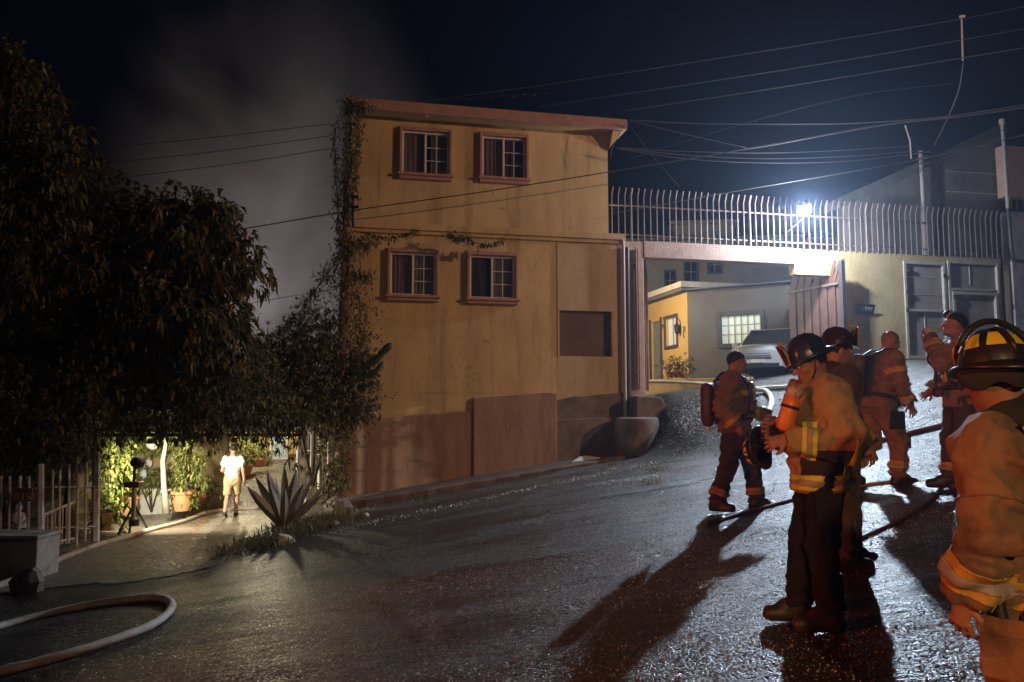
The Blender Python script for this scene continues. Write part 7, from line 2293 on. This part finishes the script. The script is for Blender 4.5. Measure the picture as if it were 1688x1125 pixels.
sp = thing('wire_spacer', at(1588, 102, 17), 'pale vertical spacer hanging between the overhead wires', 'spacer')
MB().tube([at(1585, 28, 16.4), at(1587, 100, 17.0)], .017, n=8).build('rod', M['pipe_pale'], sp, smooth=True, sharp=50)
MB().tube([at(1582, 28, 16.4), at(1590, 27, 16.4)], .03, n=8).build('clamp', M['pipe_pale'], sp, smooth=True, sharp=50)
sl = thing('string_lights', at(750, 166, 18.9), 'dead string of small bulbs along the house roof edge', 'string lights')
pts = [at(720 + 18 * i, 165 - 1.2 * i + (2 if i % 2 else 0), 18.9) for i in range(11)]
MB().tube(pts, .006, n=5).build('string', M['wire'], sl)
for p in pts: MB().ball(p - Vector((0, 0, .02)), .017, n=8).build('bulb', M['wood_pole'], sl, smooth=True)

# ================================================================ SMOKE AND HAZE
def volume_mat(name, color, density, noise=None, aniso=0.0):
    m = bpy.data.materials.new(name); m.use_nodes = True
    N, L = m.node_tree.nodes, m.node_tree.links
    N.remove(N['Principled BSDF'])
    v = N.new('ShaderNodeVolumePrincipled')
    v.inputs['Color'].default_value = (*color, 1)
    v.inputs['Density'].default_value = density
    v.inputs['Anisotropy'].default_value = aniso
    L.new(v.outputs[0], N['Material Output'].inputs['Volume'])
    if noise:
        tc = N.new('ShaderNodeTexCoord')
        nz = N.new('ShaderNodeTexNoise'); nz.inputs['Scale'].default_value = noise; nz.inputs['Detail'].default_value = 3; nz.inputs['Roughness'].default_value = .55; nz.inputs['Distortion'].default_value = .6
        L.new(tc.outputs['Object'], nz.inputs['Vector'])
        # soft column: fades out towards the edges of its box
        gr = N.new('ShaderNodeTexGradient'); gr.gradient_type = 'SPHERICAL'
        mp = N.new('ShaderNodeMapping'); mp.inputs['Scale'].default_value = (1, 1, .72)
        L.new(tc.outputs['Object'], mp.inputs[0])
        sc = N.new('ShaderNodeVectorMath'); sc.operation = 'MULTIPLY'; sc.inputs[1].default_value = (1 / 7.5, 1 / 6.0, 1 / 10.5)
        L.new(tc.outputs['Object'], sc.inputs[0]); L.new(sc.outputs[0], gr.inputs[0])
        mr = N.new('ShaderNodeMapRange'); mr.inputs['From Min'].default_value = .38; mr.inputs['From Max'].default_value = .68
        L.new(nz.outputs['Fac'], mr.inputs['Value'])
        mu = N.new('ShaderNodeMath'); mu.operation = 'MULTIPLY'; L.new(mr.outputs[0], mu.inputs[0]); L.new(gr.outputs['Fac'], mu.inputs[1])
        m2 = N.new('ShaderNodeMath'); m2.operation = 'MULTIPLY'; m2.inputs[1].default_value = density; L.new(mu.outputs[0], m2.inputs[0])
        L.new(m2.outputs[0], v.inputs['Density'])
    return m
smc = Vector((-10.2, 33.5, 12.0))
me = MB().box(-7.5, 7.5, -6, 6, -10.5, 10.5).mesh('smoke', volume_mat('smoke', (.75, .73, .76), .42, noise=.15))
so = link('smoke', me, None, loc=smc); tag(so, 'grey smoke drifting up behind the trees', None, None, 'stuff')
lamp('added_smoke_light', 'SPOT', (-8.6, 31.2, 1.6), 2900, (1.0, .86, .84), target=(-9.8, 33.5, 12), spot_size=R(105), spot_blend=.9, shadow_soft_size=.4)  # unseen spot added behind the rear wall to light up the smoke
hz = MB().box(-24, 26, -13, 44, -4, 24.0).build('haze', volume_mat('haze', (.55, .70, 1.0), .0009, aniso=.72)); tag(hz, 'thin night haze', None, None, 'stuff')
